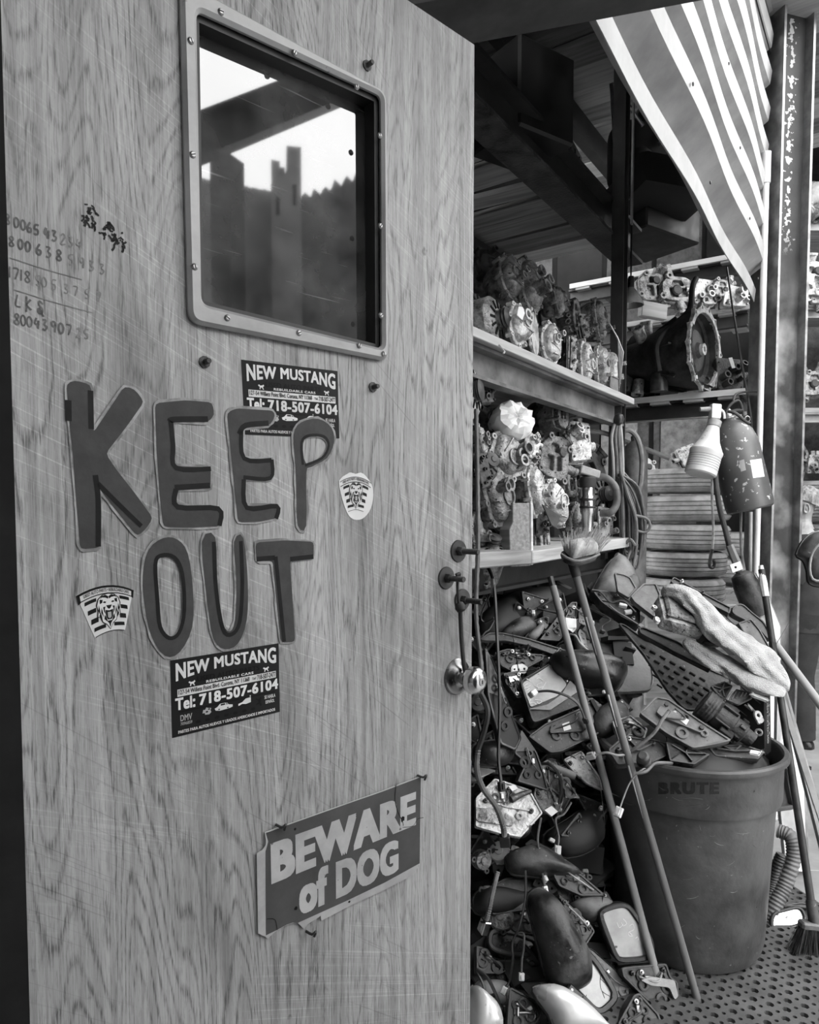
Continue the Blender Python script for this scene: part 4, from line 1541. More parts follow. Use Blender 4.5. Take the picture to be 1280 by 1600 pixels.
yard_wall((250, 285), (434, 318), 16, 16.4, 'grey masonry wall left of the tower across the yard', 'ruin_masonry', 0.02)
yard_wall((455, 350), (640, 282), 16.8, 15.6, 'dark hedge-topped bank right of the tower across the yard', 'hedge', 0.22)
pc = RF(357, 420, 1.7)
tag(obj('yard_post', M_box(0.085, 0.085, 2.7, c=(0, 0, 1.35)), 'beam_paint', None, Matrix.Translation((pc.x, pc.y, 0)) @ R('Z', 20)), 'dark square timber post of the yard canopy', 'post')
e0, e1 = RF(200, 262, 1.5), RF(680, 70, 1.75)
m_, b_ = beam_between(e0, e1, 0.1, 0.12)
tag(obj('yard_beam', m_, 'beam_paint', None, b_), 'dark timber beam at the edge of the yard canopy', 'beam')
yc = struct('yard_canopy', None, None, Matrix.Identity(4), 'dark boards of the yard canopy')
ed = (e1 - e0); ed.z = 0; ed.normalize()
en = Vector((-ed.y, ed.x, 0))
if en.x > 0:
    en = -en
zc_ = max(e0.z, e1.z) + 0.09
for i in range(4):
    for j, (f0, f1) in enumerate(((-1.2, 0.16), (0.19, 0.42), (0.46, 1.5))):
        w = 0.24
        a_ = e0.lerp(e1, f0) + en * (0.02 + 0.25 * i)
        c_ = e0.lerp(e1, f1) + en * (0.02 + 0.25 * i)
        a_.z = c_.z = zc_
        m_, b_ = beam_between(a_, c_, w, 0.025)
        obj('board', m_, 'plank_dark', yc, b_)
struct('wall_blocker_back', M_box(9, 0.2, 4.0, c=(-0.5, -4.2, 2.0)), 'ruin_masonry')  # unseen wall added behind the viewer so light enters only from the right
struct('wall_blocker_left', M_box(0.2, 6.5, 4.0, c=(-2.9, -1.2, 2.0)), 'dark_wall')  # unseen wall added to keep the left side dark
cb = thing('shading_cabinet', 'added unseen dark cabinet behind the viewer, shading the left of the door', 'cabinet', T(1.35, -1.1, 0))  # unseen cabinet added to keep light off the left part of the door
obj('carcass', M_box(0.5, 3.1, 2.2, 0.01, c=(0, 0, 1.1)), 'beam_paint', cb)
for k in range(4):
    dr_ = obj('door_leaf', M_box(0.02, 0.7, 2.05, 0.004), 'dark_steel', cb, T(-0.26, -1.1 + 0.74 * k, 1.1))
    obj('handle', M_box(0.02, 0.02, 0.14, 0.004), 'steel', dr_, T(-0.018, 0.28, 0.05))

# ------------------------------------------------------------------ castings: gearboxes, covers, pumps, motors
def scallop(r, nb, amp, n=None, sy=1.0):
    n = n or nb * 8
    out = []
    for k in range(n):
        a = 2 * pi * k / n
        q = r * (1 + amp * max(0.0, cos(nb * a)) ** 3 + 0.02 * sin(3 * a + r * 40))
        out.append((q * cos(a), q * sin(a) * sy))
    return out


def hollow_port(r, L, t=0.3, n=12):
    ri = r * (1 - t)
    return M_lathe([(r, 0), (r, L * 0.8), (r * 1.12, L * 0.82), (r * 1.12, L), (ri, L), (ri, L * 0.35), (0, L * 0.35)], n)


PORTS = {}


def port(parent, mw, r, L, mat):
    key = (round(r, 3), round(L, 3))
    if key not in PORTS:
        PORTS[key] = hollow_port(*key)
    return obj('port', PORTS[key], mat, parent, mw)


BOLT = None


def boltset(parent, lp, z, mat='dark_steel', r=0.006):
    global BOLT
    if BOLT is None:
        BOLT = M_lathe([(0.0, 1.0), (0.9, 0.95), (1.0, 0.7), (1.0, 0.0)], 6)
    for p in lp:
        obj('bolt', BOLT, mat, parent, T(p[0], p[1], z) @ Matrix.Scale(r, 4))


def bell(t, r, L, mat, nb=9, dark='cast_iron', back=0.5, seed=1):
    """bell housing: scalloped flange facing +z, cone behind with ribs, hub inside"""
    rg = random.Random(seed)
    holes = [circ(r * 0.05, 8, r * 1.0 * cos(2 * pi * k / nb), r * 1.0 * sin(2 * pi * k / nb)) for k in range(nb)]
    obj('flange', M_plate([scallop(r, nb, 0.1), circ(r * 0.86, 36)] + [circ(r * 0.045, 7, r * 0.985 * cos(2 * pi * k / nb), r * 0.985 * sin(2 * pi * k / nb)) for k in range(nb)], r * 0.1, 0.002, front=0), mat, t)
    obj('bell', M_lathe([(r * 0.97, -r * 0.06), (r * 0.93, -L * 0.2), (r * (back + 0.2), -L * 0.55), (r * back, -L * 0.8), (r * back * 0.9, -L), (r * back * 0.5, -L), (r * back * 0.5, -L * 0.3), (r * 0.62, -L * 0.22), (r * 0.84, -L * 0.12), (r * 0.87, -r * 0.05)], 32, closed=True, lump=0.03), mat if seed % 2 else dark, t)
    hub = obj('hub', M_lathe([(0, -L * 0.06), (r * 0.16, -L * 0.06), (r * 0.2, -L * 0.1), (r * 0.5, -L * 0.12), (r * 0.58, -L * 0.2), (r * 0.6, -L * 0.3)], 28), dark, t)
    obj('boss', M_lathe([(r * 0.07, -L * 0.02), (r * 0.14, -L * 0.02), (r * 0.15, -L * 0.1), (r * 0.07, -L * 0.1)], 16, closed=True), mat, hub)
    for k in range(7):
        a = 2 * pi * (k + 0.4) / 7
        obj('rib', M_box(r * 0.3, r * 0.035, L * 0.35), mat if seed % 2 else dark, t, R('Z', math.degrees(a)) @ T(r * 0.68, 0, -L * 0.4) @ R('Y', 25))
    for k in range(3):
        a = rg.uniform(0, 6.28)
        port(t, T(r * 0.55 * cos(a), r * 0.55 * sin(a), -L * rg.uniform(0.6, 0.85)) @ R('Z', math.degrees(a)) @ R('Y', 90), r * 0.14, r * 0.4, mat)


def cover(t, w, h, mat, seed=1, ports=2, ring=True, thick=0.03):
    """cast end cover facing +z: lobed outline, bolt lugs, raised body, ports"""
    rg = random.Random(seed)
    n = 40
    ph = rg.uniform(0, 6)
    lp = []
    for k in range(n):
        a = 2 * pi * k / n
        q = 1 + 0.1 * sin(2 * a + ph) + 0.06 * sin(3 * a + 2 * ph) + 0.03 * sin(5 * a)
        lp.append((w / 2 * q * cos(a), h / 2 * q * sin(a)))
    nb = 8
    lugs = [lp[int(n * k / nb + 2) % n] for k in range(nb)]
    obj('rim', M_plate([lp], thick * 0.5, 0.003, front=0), mat, t)
    body = obj('body', M_dome(shrink(lp, min(w, h) * 0.1), thick * 0.9, back=0.004), mat, t)
    obj('back_case', M_dome([(p[0] * 0.92, -p[1] * 0.92) for p in lp], thick * 2.2, back=0.004), 'cast_alloy_dull', t, T(0, 0, -thick * 0.4) @ R('X', 180))
    for p in lugs:
        lg = obj('lug', M_lathe([(min(w, h) * 0.035, 0.004), (min(w, h) * 0.075, 0.004), (min(w, h) * 0.08, -thick * 0.7), (min(w, h) * 0.035, -thick * 0.7)], 10, closed=True), mat, t, T(p[0], p[1], 0))
    for k in range(ports):
        a = rg.uniform(0, 6.28)
        rr = rg.uniform(0.1, 0.26)
        port(t, T(w * rr * cos(a), h * rr * sin(a), thick * 0.55), min(w, h) * rg.uniform(0.09, 0.15), thick * rg.uniform(0.7, 1.3), mat)
    if ring:
        a = rg.uniform(0, 6.28)
        obj('raised_ring', M_lathe([(w * 0.16, 0.0), (w * 0.16, 0.012), (w * 0.2, 0.012), (w * 0.2, 0.0)], 24, closed=True), mat, t, T(w * 0.08 * cos(a), h * 0.1 * sin(a), thick * 0.75))
    for k in range(4):
        y = h * (-0.28 + 0.16 * k)
        obj('rib', M_box(w * rg.uniform(0.3, 0.6), w * 0.025, thick * 0.5), mat, t, T(rg.uniform(-0.1, 0.1) * w, y, thick * 0.7) @ R('Z', rg.uniform(-40, 40)))


def blockcase(t, w, h, dp, mat, seed=1, ports=3, dark='cast_iron'):
    """boxy casting (bracket, manifold, gearbox half): webbed body with tubes and lugs; front +z"""
    rg = random.Random(seed)
    o = [(-w / 2, -h * 0.35), (-w * 0.3, -h / 2), (w * 0.32, -h / 2), (w / 2, -h * 0.3), (w * 0.42, h * 0.3), (w * 0.2, h / 2), (-w * 0.25, h * 0.46), (-w * 0.48, h * 0.2)]
    o = [(p[0] * rg.uniform(0.9, 1.08), p[1] * rg.uniform(0.9, 1.08)) for p in o]
    body = obj('body', M_plate([rnd_poly(o, w * 0.1, 3)], dp, 0.006, front=-dp * 0.15), mat, t)
    o2 = shrink(o, w * 0.09)
    win = [[(-w * 0.22, -h * 0.3), (-w * 0.02, -h * 0.32), (-w * 0.04, h * 0.02), (-w * 0.25, h * 0.02)], [(w * 0.06, -h * 0.3), (w * 0.24, -h * 0.26), (w * 0.2, h * 0.04), (w * 0.05, h * 0.03)], [(-w * 0.2, h * 0.1), (w * 0.14, h * 0.11), (w * 0.08, h * 0.3), (-w * 0.14, h * 0.3)]]
    obj('web_plate', M_plate([rnd_poly(shrink(o, w * 0.03), w * 0.08, 3)] + [rnd_poly(q, w * 0.04, 3) for q in win], dp * 0.3, 0.003, front=dp * 0.12), mat, t)
    for p in o[::2]:
        obj('lug', M_lathe([(w * 0.035, dp * 0.2), (w * 0.08, dp * 0.2), (w * 0.085, -dp * 0.6), (w * 0.035, -dp * 0.6)], 10, closed=True), mat, t, T(p[0] * 0.92, p[1] * 0.92, 0))
    for k in range(ports):
        a = rg.uniform(0, 6.28)
        port(t, T(w * 0.4 * cos(a), h * 0.4 * sin(a), -dp * rg.uniform(0.2, 0.5)) @ R('Z', math.degrees(a)) @ R('Y', rg.uniform(40, 90)), w * rg.uniform(0.09, 0.16), w * rg.uniform(0.2, 0.4), mat)
    obj('pulley', M_lathe([(0, 0.0), (w * 0.1, 0.0), (w * 0.13, -dp * 0.1), (w * 0.13, -dp * 0.3)], 18), dark, t, T(w * rg.uniform(-0.2, 0.2), h * rg.uniform(-0.2, 0.2), dp * 0.2))


def motor(t, r, L, mat, seed=1, nslots=12):
    """alternator / starter / compressor: round body along z, end facing +z"""
    rg = random.Random(seed)
    obj('body', M_lathe([(0, 0.0), (r * 0.3, 0.0), (r * 0.34, -L * 0.05), (r * 0.8, -L * 0.08), (r * 0.95, -L * 0.16), (r, -L * 0.2), (r, -L * 0.45), (r * 0.96, -L * 0.46), (r * 0.96, -L * 0.52), (r, -L * 0.53), (r, -L * 0.85), (r * 0.8, -L), (0, -L)], 30, lump=0.02), mat, t)
    for k in range(nslots):
        a = 2 * pi * k / nslots
        obj('vent_slot', M_box(r * 0.35, r * 0.09, r * 0.08), 'black_void', t, R('Z', math.degrees(a)) @ T(r * 0.62, 0, -L * 0.065) @ R('Y', 8))
    obj('pulley', M_lathe([(0, L * 0.22), (r * 0.16, L * 0.22), (r * 0.2, L * 0.2), (r * 0.42, L * 0.18), (r * 0.36, L * 0.14), (r * 0.42, L * 0.1), (r * 0.36, L * 0.06), (r * 0.42, L * 0.03), (r * 0.2, 0.0)], 24), 'dark_steel', t)
    for s in (0.6, 2.5, 4.4):
        ear = obj('mount_ear', M_plate([[(0, -r * 0.2), (r * 0.5, -r * 0.14), (r * 0.56, 0), (r * 0.5, r * 0.14), (0, r * 0.2)], circ(r * 0.09, 8, r * 0.42, 0)], L * 0.14, 0.002), mat, t, R('Z', math.degrees(s)) @ T(r * 0.85, 0, -L * rg.choice([0.1, 0.3, 0.7])))
    obj('terminal', M_box(r * 0.4, r * 0.3, r * 0.3, 0.004), 'black_plastic', t, T(r * 0.6, r * 0.75, -L * 0.7))


def vbody(t, w, h, mat, seed=1):
    """valve body / carburettor: stacked plates with many tubes"""
    rg = random.Random(seed)
    for k in range(3):
        o = rnd_poly([(-w / 2 * rg.uniform(0.8, 1), -h / 2), (w / 2 * rg.uniform(0.8, 1), -h / 2 * rg.uniform(0.8, 1)), (w / 2, h / 2 * rg.uniform(0.7, 1)), (-w / 2 * rg.uniform(0.6, 1), h / 2)], w * 0.1, 3)
        obj('plate', M_plate([o], w * 0.12, 0.003), mat, t, T(0, 0, -k * w * 0.17))
        obj('core', M_box(w * 0.7, h * 0.7, w * 0.1, 0.004), 'cast_iron', t, T(0, 0, -k * w * 0.17 - w * 0.14))
    for k in range(5):
        port(t, T(w * rg.uniform(-0.35, 0.35), h * rg.uniform(-0.35, 0.35), 0) @ R('X', rg.uniform(-30, 30)), w * rg.uniform(0.07, 0.13), w * rg.uniform(0.15, 0.35), mat)
    for k in range(3):
        a = rg.choice([0, 90, 180, 270])
        port(t, R('Z', a) @ T(w * 0.45, h * rg.uniform(-0.2, 0.2), -w * 0.15) @ R('Y', 90), w * 0.1, w * 0.25, mat)
    boltset(t, [(w * 0.38, h * 0.36), (-w * 0.36, h * 0.36), (w * 0.38, -h * 0.38), (-w * 0.38, -h * 0.38)], 0.0)


def shelf_depth(px, yin=0.0):
    """depth of the rack front line (yin inside it) at a pixel column"""
    return (RACK @ rack_hit(px, 805, yin)).y


RIGHTISH = (0.9, -0.42, 0.05)
OUTW = (0.829, -0.559, 0.0)


def put(kind, name, label, cat, px, py, hpx, yin, n, roll, mat, seed, asp=1.0, group=None, d=None, **kw):
    """a casting whose centre shows at (px,py), about hpx pixels tall"""
    d = d if d else shelf_depth(px, yin)
    loc = P(px, py, d)
    h = hpx * d / F
    t = thing(name, label, cat, frame(loc, n, roll), group)
    if kind == 'bell':
        bell(t, h / 2, h * kw.get('len', 0.8), mat, kw.get('nb', 9), seed=seed, dark=kw.get('dark', 'cast_iron'))
    elif kind == 'cover':
        cover(t, h * asp, h, mat, seed, kw.get('ports', 2), kw.get('ring', True), kw.get('thick', h * 0.2))
    elif kind == 'block':
        blockcase(t, h * asp, h, h * kw.get('dp', 0.45), mat, seed, kw.get('ports', 3))
    elif kind == 'motor':
        motor(t, h / 2, h * kw.get('len', 1.0), mat, seed)
    elif kind == 'vbody':
        vbody(t, h * asp, h, mat, seed)
    return t


GU = 'castings on the upper shelf'
GL = 'castings on the bench shelf'
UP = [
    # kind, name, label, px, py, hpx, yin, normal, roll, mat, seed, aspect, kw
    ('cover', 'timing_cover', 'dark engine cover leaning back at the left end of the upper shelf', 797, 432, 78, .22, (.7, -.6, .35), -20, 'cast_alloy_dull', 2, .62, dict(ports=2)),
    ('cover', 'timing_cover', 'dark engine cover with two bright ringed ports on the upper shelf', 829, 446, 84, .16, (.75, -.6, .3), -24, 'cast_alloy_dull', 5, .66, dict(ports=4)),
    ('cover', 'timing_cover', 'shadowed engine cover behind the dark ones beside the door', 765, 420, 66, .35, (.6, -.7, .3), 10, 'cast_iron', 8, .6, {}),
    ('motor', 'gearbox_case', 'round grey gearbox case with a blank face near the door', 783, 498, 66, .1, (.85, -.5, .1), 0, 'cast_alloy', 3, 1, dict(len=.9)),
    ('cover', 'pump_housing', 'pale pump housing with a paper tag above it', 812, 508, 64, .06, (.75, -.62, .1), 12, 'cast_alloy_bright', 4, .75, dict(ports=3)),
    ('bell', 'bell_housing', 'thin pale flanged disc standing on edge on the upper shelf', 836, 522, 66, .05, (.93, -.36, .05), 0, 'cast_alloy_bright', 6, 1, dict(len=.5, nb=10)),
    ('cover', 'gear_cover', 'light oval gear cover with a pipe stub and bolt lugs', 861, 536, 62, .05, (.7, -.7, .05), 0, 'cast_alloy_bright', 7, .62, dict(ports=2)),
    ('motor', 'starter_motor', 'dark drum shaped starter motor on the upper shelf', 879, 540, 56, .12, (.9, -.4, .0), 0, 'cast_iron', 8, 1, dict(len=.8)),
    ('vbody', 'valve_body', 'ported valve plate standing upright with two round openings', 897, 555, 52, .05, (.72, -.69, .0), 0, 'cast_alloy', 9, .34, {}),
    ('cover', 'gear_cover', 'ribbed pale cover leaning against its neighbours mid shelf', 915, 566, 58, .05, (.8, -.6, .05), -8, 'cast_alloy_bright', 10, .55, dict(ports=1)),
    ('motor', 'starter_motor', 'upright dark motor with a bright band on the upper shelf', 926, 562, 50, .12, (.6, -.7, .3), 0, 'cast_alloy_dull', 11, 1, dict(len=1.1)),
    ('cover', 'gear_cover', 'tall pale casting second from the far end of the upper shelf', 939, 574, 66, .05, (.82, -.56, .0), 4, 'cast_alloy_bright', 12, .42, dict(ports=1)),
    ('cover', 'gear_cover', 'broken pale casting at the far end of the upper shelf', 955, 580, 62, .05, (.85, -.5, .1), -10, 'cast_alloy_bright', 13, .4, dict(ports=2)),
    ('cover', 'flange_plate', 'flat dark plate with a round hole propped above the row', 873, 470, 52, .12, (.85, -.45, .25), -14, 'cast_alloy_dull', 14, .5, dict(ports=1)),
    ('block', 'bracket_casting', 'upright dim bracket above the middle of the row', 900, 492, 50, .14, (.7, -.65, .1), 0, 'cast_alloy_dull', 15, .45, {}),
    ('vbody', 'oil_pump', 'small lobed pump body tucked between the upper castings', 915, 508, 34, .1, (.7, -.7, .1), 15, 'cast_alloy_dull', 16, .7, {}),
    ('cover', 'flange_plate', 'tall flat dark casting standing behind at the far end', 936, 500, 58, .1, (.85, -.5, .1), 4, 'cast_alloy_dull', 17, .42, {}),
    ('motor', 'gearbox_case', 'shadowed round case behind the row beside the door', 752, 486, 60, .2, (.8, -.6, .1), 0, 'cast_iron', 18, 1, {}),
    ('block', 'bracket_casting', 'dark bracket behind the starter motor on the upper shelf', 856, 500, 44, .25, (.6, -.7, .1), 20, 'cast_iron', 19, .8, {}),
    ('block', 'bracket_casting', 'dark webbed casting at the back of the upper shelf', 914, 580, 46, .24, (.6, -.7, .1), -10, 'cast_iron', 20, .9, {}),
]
for (k, nm, lab, px, py, hp, yin, n, roll, mat, sd, asp, kw) in UP:
    put(k, nm, lab, 'engine part', px, py, hp * 1.12, yin, n, roll, mat, sd, asp, GU, **kw)

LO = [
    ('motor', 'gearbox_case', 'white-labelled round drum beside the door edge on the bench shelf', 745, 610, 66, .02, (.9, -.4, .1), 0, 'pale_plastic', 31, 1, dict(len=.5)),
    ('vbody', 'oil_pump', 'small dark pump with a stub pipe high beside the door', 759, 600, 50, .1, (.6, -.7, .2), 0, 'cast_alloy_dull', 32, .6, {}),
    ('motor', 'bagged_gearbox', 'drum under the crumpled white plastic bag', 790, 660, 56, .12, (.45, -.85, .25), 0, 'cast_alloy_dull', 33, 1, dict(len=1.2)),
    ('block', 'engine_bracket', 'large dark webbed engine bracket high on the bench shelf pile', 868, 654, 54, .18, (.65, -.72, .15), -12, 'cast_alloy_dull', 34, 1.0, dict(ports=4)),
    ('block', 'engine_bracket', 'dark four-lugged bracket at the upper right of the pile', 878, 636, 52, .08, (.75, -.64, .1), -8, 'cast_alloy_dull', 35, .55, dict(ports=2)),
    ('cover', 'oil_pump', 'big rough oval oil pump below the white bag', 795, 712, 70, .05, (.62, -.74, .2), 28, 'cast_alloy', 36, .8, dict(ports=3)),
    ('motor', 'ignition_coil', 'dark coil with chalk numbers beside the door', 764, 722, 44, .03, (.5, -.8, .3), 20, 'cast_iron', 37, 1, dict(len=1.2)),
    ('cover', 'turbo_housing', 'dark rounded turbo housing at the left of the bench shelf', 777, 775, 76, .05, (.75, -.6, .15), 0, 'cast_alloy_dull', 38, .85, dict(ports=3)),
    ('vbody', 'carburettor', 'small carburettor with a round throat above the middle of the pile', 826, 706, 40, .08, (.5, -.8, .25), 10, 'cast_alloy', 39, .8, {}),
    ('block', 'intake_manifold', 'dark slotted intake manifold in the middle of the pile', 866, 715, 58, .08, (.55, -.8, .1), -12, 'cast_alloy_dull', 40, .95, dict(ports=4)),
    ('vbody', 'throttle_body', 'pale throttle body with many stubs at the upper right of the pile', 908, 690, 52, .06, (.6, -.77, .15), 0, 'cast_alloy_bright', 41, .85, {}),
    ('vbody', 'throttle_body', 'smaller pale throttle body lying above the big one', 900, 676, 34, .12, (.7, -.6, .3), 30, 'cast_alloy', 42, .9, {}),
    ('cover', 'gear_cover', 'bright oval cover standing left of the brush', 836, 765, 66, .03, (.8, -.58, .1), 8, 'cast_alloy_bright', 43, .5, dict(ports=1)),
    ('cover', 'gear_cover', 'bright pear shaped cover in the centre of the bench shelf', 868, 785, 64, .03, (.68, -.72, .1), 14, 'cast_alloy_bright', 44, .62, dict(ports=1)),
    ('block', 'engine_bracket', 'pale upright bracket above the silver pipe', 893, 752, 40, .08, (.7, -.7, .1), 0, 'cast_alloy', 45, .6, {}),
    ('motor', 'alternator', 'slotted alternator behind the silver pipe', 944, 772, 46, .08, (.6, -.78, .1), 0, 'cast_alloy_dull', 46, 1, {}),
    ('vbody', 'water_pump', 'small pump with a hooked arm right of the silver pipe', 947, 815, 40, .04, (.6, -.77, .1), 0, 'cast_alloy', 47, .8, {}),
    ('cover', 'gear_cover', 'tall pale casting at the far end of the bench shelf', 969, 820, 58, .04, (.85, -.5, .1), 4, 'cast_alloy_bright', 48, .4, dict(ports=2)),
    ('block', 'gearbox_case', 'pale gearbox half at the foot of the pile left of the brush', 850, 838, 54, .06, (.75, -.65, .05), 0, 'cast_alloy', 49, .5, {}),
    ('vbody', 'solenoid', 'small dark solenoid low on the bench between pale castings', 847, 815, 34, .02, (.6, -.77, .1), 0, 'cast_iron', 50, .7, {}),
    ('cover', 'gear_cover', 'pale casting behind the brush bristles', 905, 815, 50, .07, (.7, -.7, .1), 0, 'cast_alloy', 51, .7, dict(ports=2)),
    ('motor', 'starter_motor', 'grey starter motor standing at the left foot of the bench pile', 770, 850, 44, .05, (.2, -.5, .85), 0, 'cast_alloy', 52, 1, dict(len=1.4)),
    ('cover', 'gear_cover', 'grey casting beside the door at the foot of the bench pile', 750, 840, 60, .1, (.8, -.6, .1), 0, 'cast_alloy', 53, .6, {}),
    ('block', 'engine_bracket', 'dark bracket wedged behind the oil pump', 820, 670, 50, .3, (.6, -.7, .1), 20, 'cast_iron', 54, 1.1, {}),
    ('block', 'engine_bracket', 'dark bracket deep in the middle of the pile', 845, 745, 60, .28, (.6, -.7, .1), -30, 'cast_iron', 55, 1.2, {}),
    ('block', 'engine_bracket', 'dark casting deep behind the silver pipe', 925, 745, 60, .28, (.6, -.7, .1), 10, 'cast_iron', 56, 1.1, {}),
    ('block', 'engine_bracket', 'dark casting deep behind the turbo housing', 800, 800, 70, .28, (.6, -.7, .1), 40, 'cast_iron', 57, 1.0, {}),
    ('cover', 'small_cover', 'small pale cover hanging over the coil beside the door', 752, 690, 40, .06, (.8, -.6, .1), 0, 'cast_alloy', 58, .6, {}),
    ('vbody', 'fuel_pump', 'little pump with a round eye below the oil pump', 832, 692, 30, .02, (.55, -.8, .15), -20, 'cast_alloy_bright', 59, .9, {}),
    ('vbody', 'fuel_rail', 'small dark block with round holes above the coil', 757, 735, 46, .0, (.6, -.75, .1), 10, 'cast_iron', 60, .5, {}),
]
for (k, nm, lab, px, py, hp, yin, n, roll, mat, sd, asp, kw) in LO:
    put(k, nm, lab, 'engine part', px, py, hp * 1.24, yin, n, roll, mat, sd, asp, GL, **kw)

# crumpled white bag tied over the drum
random.seed(4)
t = thing('plastic_bag', 'crumpled white plastic bag stretched over a round part', 'bag', frame(P(808, 653, shelf_depth(808, .03)), (.45, -.85, .3), -15))
vs, fs = [], []
rb = 33 * shelf_depth(808, .03) / F
rows = []
for i, (r, z) in enumerate(((0.0, 0.004), (0.28, 0.012), (0.6, 0.014), (0.88, 0.004), (1.0, -0.02), (0.98, -0.05), (0.93, -0.08))):
    rows.append([])
    for k in range(26):
        a = 2 * pi * k / 26
        q = 1 + random.uniform(-0.07, 0.07) * (1 if i > 2 else 0.6)
        rows[-1].append(len(vs))
        vs.append((r * rb * 1.06 * q * cos(a), r * rb * 0.92 * q * sin(a), z + random.uniform(-0.011, 0.011) ))
for i in range(6):
    for k in range(26):
        fs.append((rows[i][k], rows[i][(k + 1) % 26], rows[i + 1][(k + 1) % 26], rows[i + 1][k]))
obj('bag', mk(vs, fs, 20), 'paper', t)
obj('tie', M_tube([(rb * 1.0 * cos(a * pi / 8), rb * 0.9 * sin(a * pi / 8), -0.06) for a in range(16)], 0.004, 6, closed=True), 'cast_iron', t)
# paper tag on upper castings
tag(obj('paper_tag', M_plate([[(-.014, -.022), (.014, -.024), (.018, .01), (.004, .026), (-.014, .016)]], 0.0008, 0), 'paper', None, frame(P(814, 488, shelf_depth(812, -0.03)), (.6, -.75, .2), -25)), 'white paper tag stuck on the pale pump housing', 'tag')
# silver pipe with bands
d_ = shelf_depth(918, 0.0)
t = thing('exhaust_pipe', 'silver banded pipe with a dark rubber collar standing on the bench shelf', 'pipe', Matrix.Translation(P(918, 830, d_)))
hp = (P(918, 745, d_) - P(918, 830, d_)).z
obj('pipe', M_lathe([(0.024, 0), (0.026, hp * .3), (0.033, hp * .35), (0.033, hp * .62), (0.03, hp * .64), (0.03, hp * .8)], 20), 'chrome', t)
for z in (.42, .56):
    obj('band', M_lathe([(0.034, hp * z), (0.036, hp * z + .003), (0.036, hp * z + .008), (0.034, hp * z + .011)], 20, closed=True), 'dark_steel', t)
obj('collar', M_lathe([(0.031, hp * .8), (0.036, hp * .81), (0.036, hp * .97), (0.03, hp)], 20), 'rubber', t)
obj('cap', M_box(0.1, 0.06, 0.035, 0.004), 'pale_plastic', t, T(-0.005, 0, hp + 0.02) @ R('Z', 20) @ R('Y', 14))
# bent rubber hose right of it
tag(obj('radiator_hose', M_tube([P(926, 748, d_ + .05), P(945, 746, d_ + .03), P(962, 762, d_), P(964, 785, d_), P(955, 800, d_), P(938, 802, d_ + .02)], 0.016, 12, smooth=5), 'grey_plastic'), 'grey bent rubber hose curling beside the alternator', 'hose')
# grey metal block (breeze block sized scrap wood) standing in front
d_ = shelf_depth(814, -0.02)
t = thing('wood_block', 'upright weathered wooden block standing on the front of the bench shelf', 'block', frame(P(816, 835, d_), (.62, -.78, 0.02), 0))
sc_ = d_ / F
obj('board', M_plate([[(-26 * sc_, -50 * sc_), (20 * sc_, -50 * sc_), (18 * sc_, 49 * sc_), (-20 * sc_, 49 * sc_), (-20 * sc_, 20 * sc_), (-28 * sc_, 8 * sc_)]], 0.05, 0.002, front=0.0), 'block_wood', t)
obj('side_strip', M_box(0.012, 98 * sc_, 0.05, 0.002), 'plank_pale', t, T(25 * sc_, 0, -0.028))
# slanted triangular scrap plate
m, lp = trace([(848, 788), (876, 806), (870, 826), (862, 820)], shelf_depth(860, -0.03), (.5, -.85, .1))
tag(obj('scrap_plate', M_plate([lp], 0.006, 0.001), 'dark_steel', None, m), 'dark triangular scrap plate leaning across the bright covers', 'plate')

# hand brush lying on the bench shelf (dustpan brush on the end of the broom)
# ------------------------------------------------------------------ heap of door mirrors beside the door
def cv(x0, y0, s):
    return lambda *pts: [(x0 + p[0] * s, y0 + p[1] * s) for p in pts]


k1 = cv(720, 860, .21875)
k3 = cv(720, 1140, .21875)
k4 = cv(720, 1360, .28125)
k5 = cv(920, 1140, .2875)
k2 = cv(960, 860, .25)
HK = [(880, 3.0), (930, 2.85), (1000, 2.68), (1100, 2.48), (1200, 2.36), (1300, 2.26), (1400, 2.18), (1500, 2.11), (1600, 2.04), (1700, 1.97)]


def hd(y):
    for (a, da), (b, db) in zip(HK, HK[1:]):
        if y <= b:
            return da + (db - da) * (y - a) / (b - a)
    return HK[-1][1]


def cyy(px):
    return sum(p[1] for p in px) / len(px)


HEAPREF = []


def shell(name, label, cat, px, n, h, mat, dd=0.0, group=None, back=0.03, prof=None, d=None, seam=True, sm=3):
    """smooth moulded cover bulging towards +n"""
    d = (d if d else hd(cyy(px))) + dd
    HEAPREF.append((sum(p[0] for p in px) / len(px), cyy(px), label))
    m, lp = trace(px, d, n)
    lp = smooth2(lp, sm)
    t = thing(name, label, cat, m, group)
    obj('shell', M_dome(lp, h, prof, back=back), mat, t)
    if seam:
        obj('rim', M_plate([shrink(lp, -0.004), shrink(lp, 0.012)], 0.012, 0.002, front=-back * 0.55), 'black_plastic', t)
    if cat == 'mirror':
        p_ = lp[len(lp) // 3]
        cc_ = Vector((sum(q[0] for q in lp) / len(lp), sum(q[1] for q in lp) / len(lp)))
        fp = cc_.lerp(Vector(p_), 0.98)
        dr = (Vector(p_) - cc_).normalized()
        ft = obj('mount_foot', M_box(0.05, 0.03, 0.028, 0.005), 'dusty_plastic', t, T(fp.x + dr.x * 0.008, fp.y + dr.y * 0.008, -back * 0.6) @ R('Z', math.degrees(atan2(dr.y, dr.x)) + 90))
        obj('screw', M_lathe([(0, 0.003), (0.004, 0.0025), (0.005, 0.0)], 8), 'steel', ft, T(0.012, 0, 0.014))
    obj('back_plate', M_plate([shrink(lp, 0.008)], 0.006, 0, front=-back - 0.001), 'dusty_plastic', t)
    return t


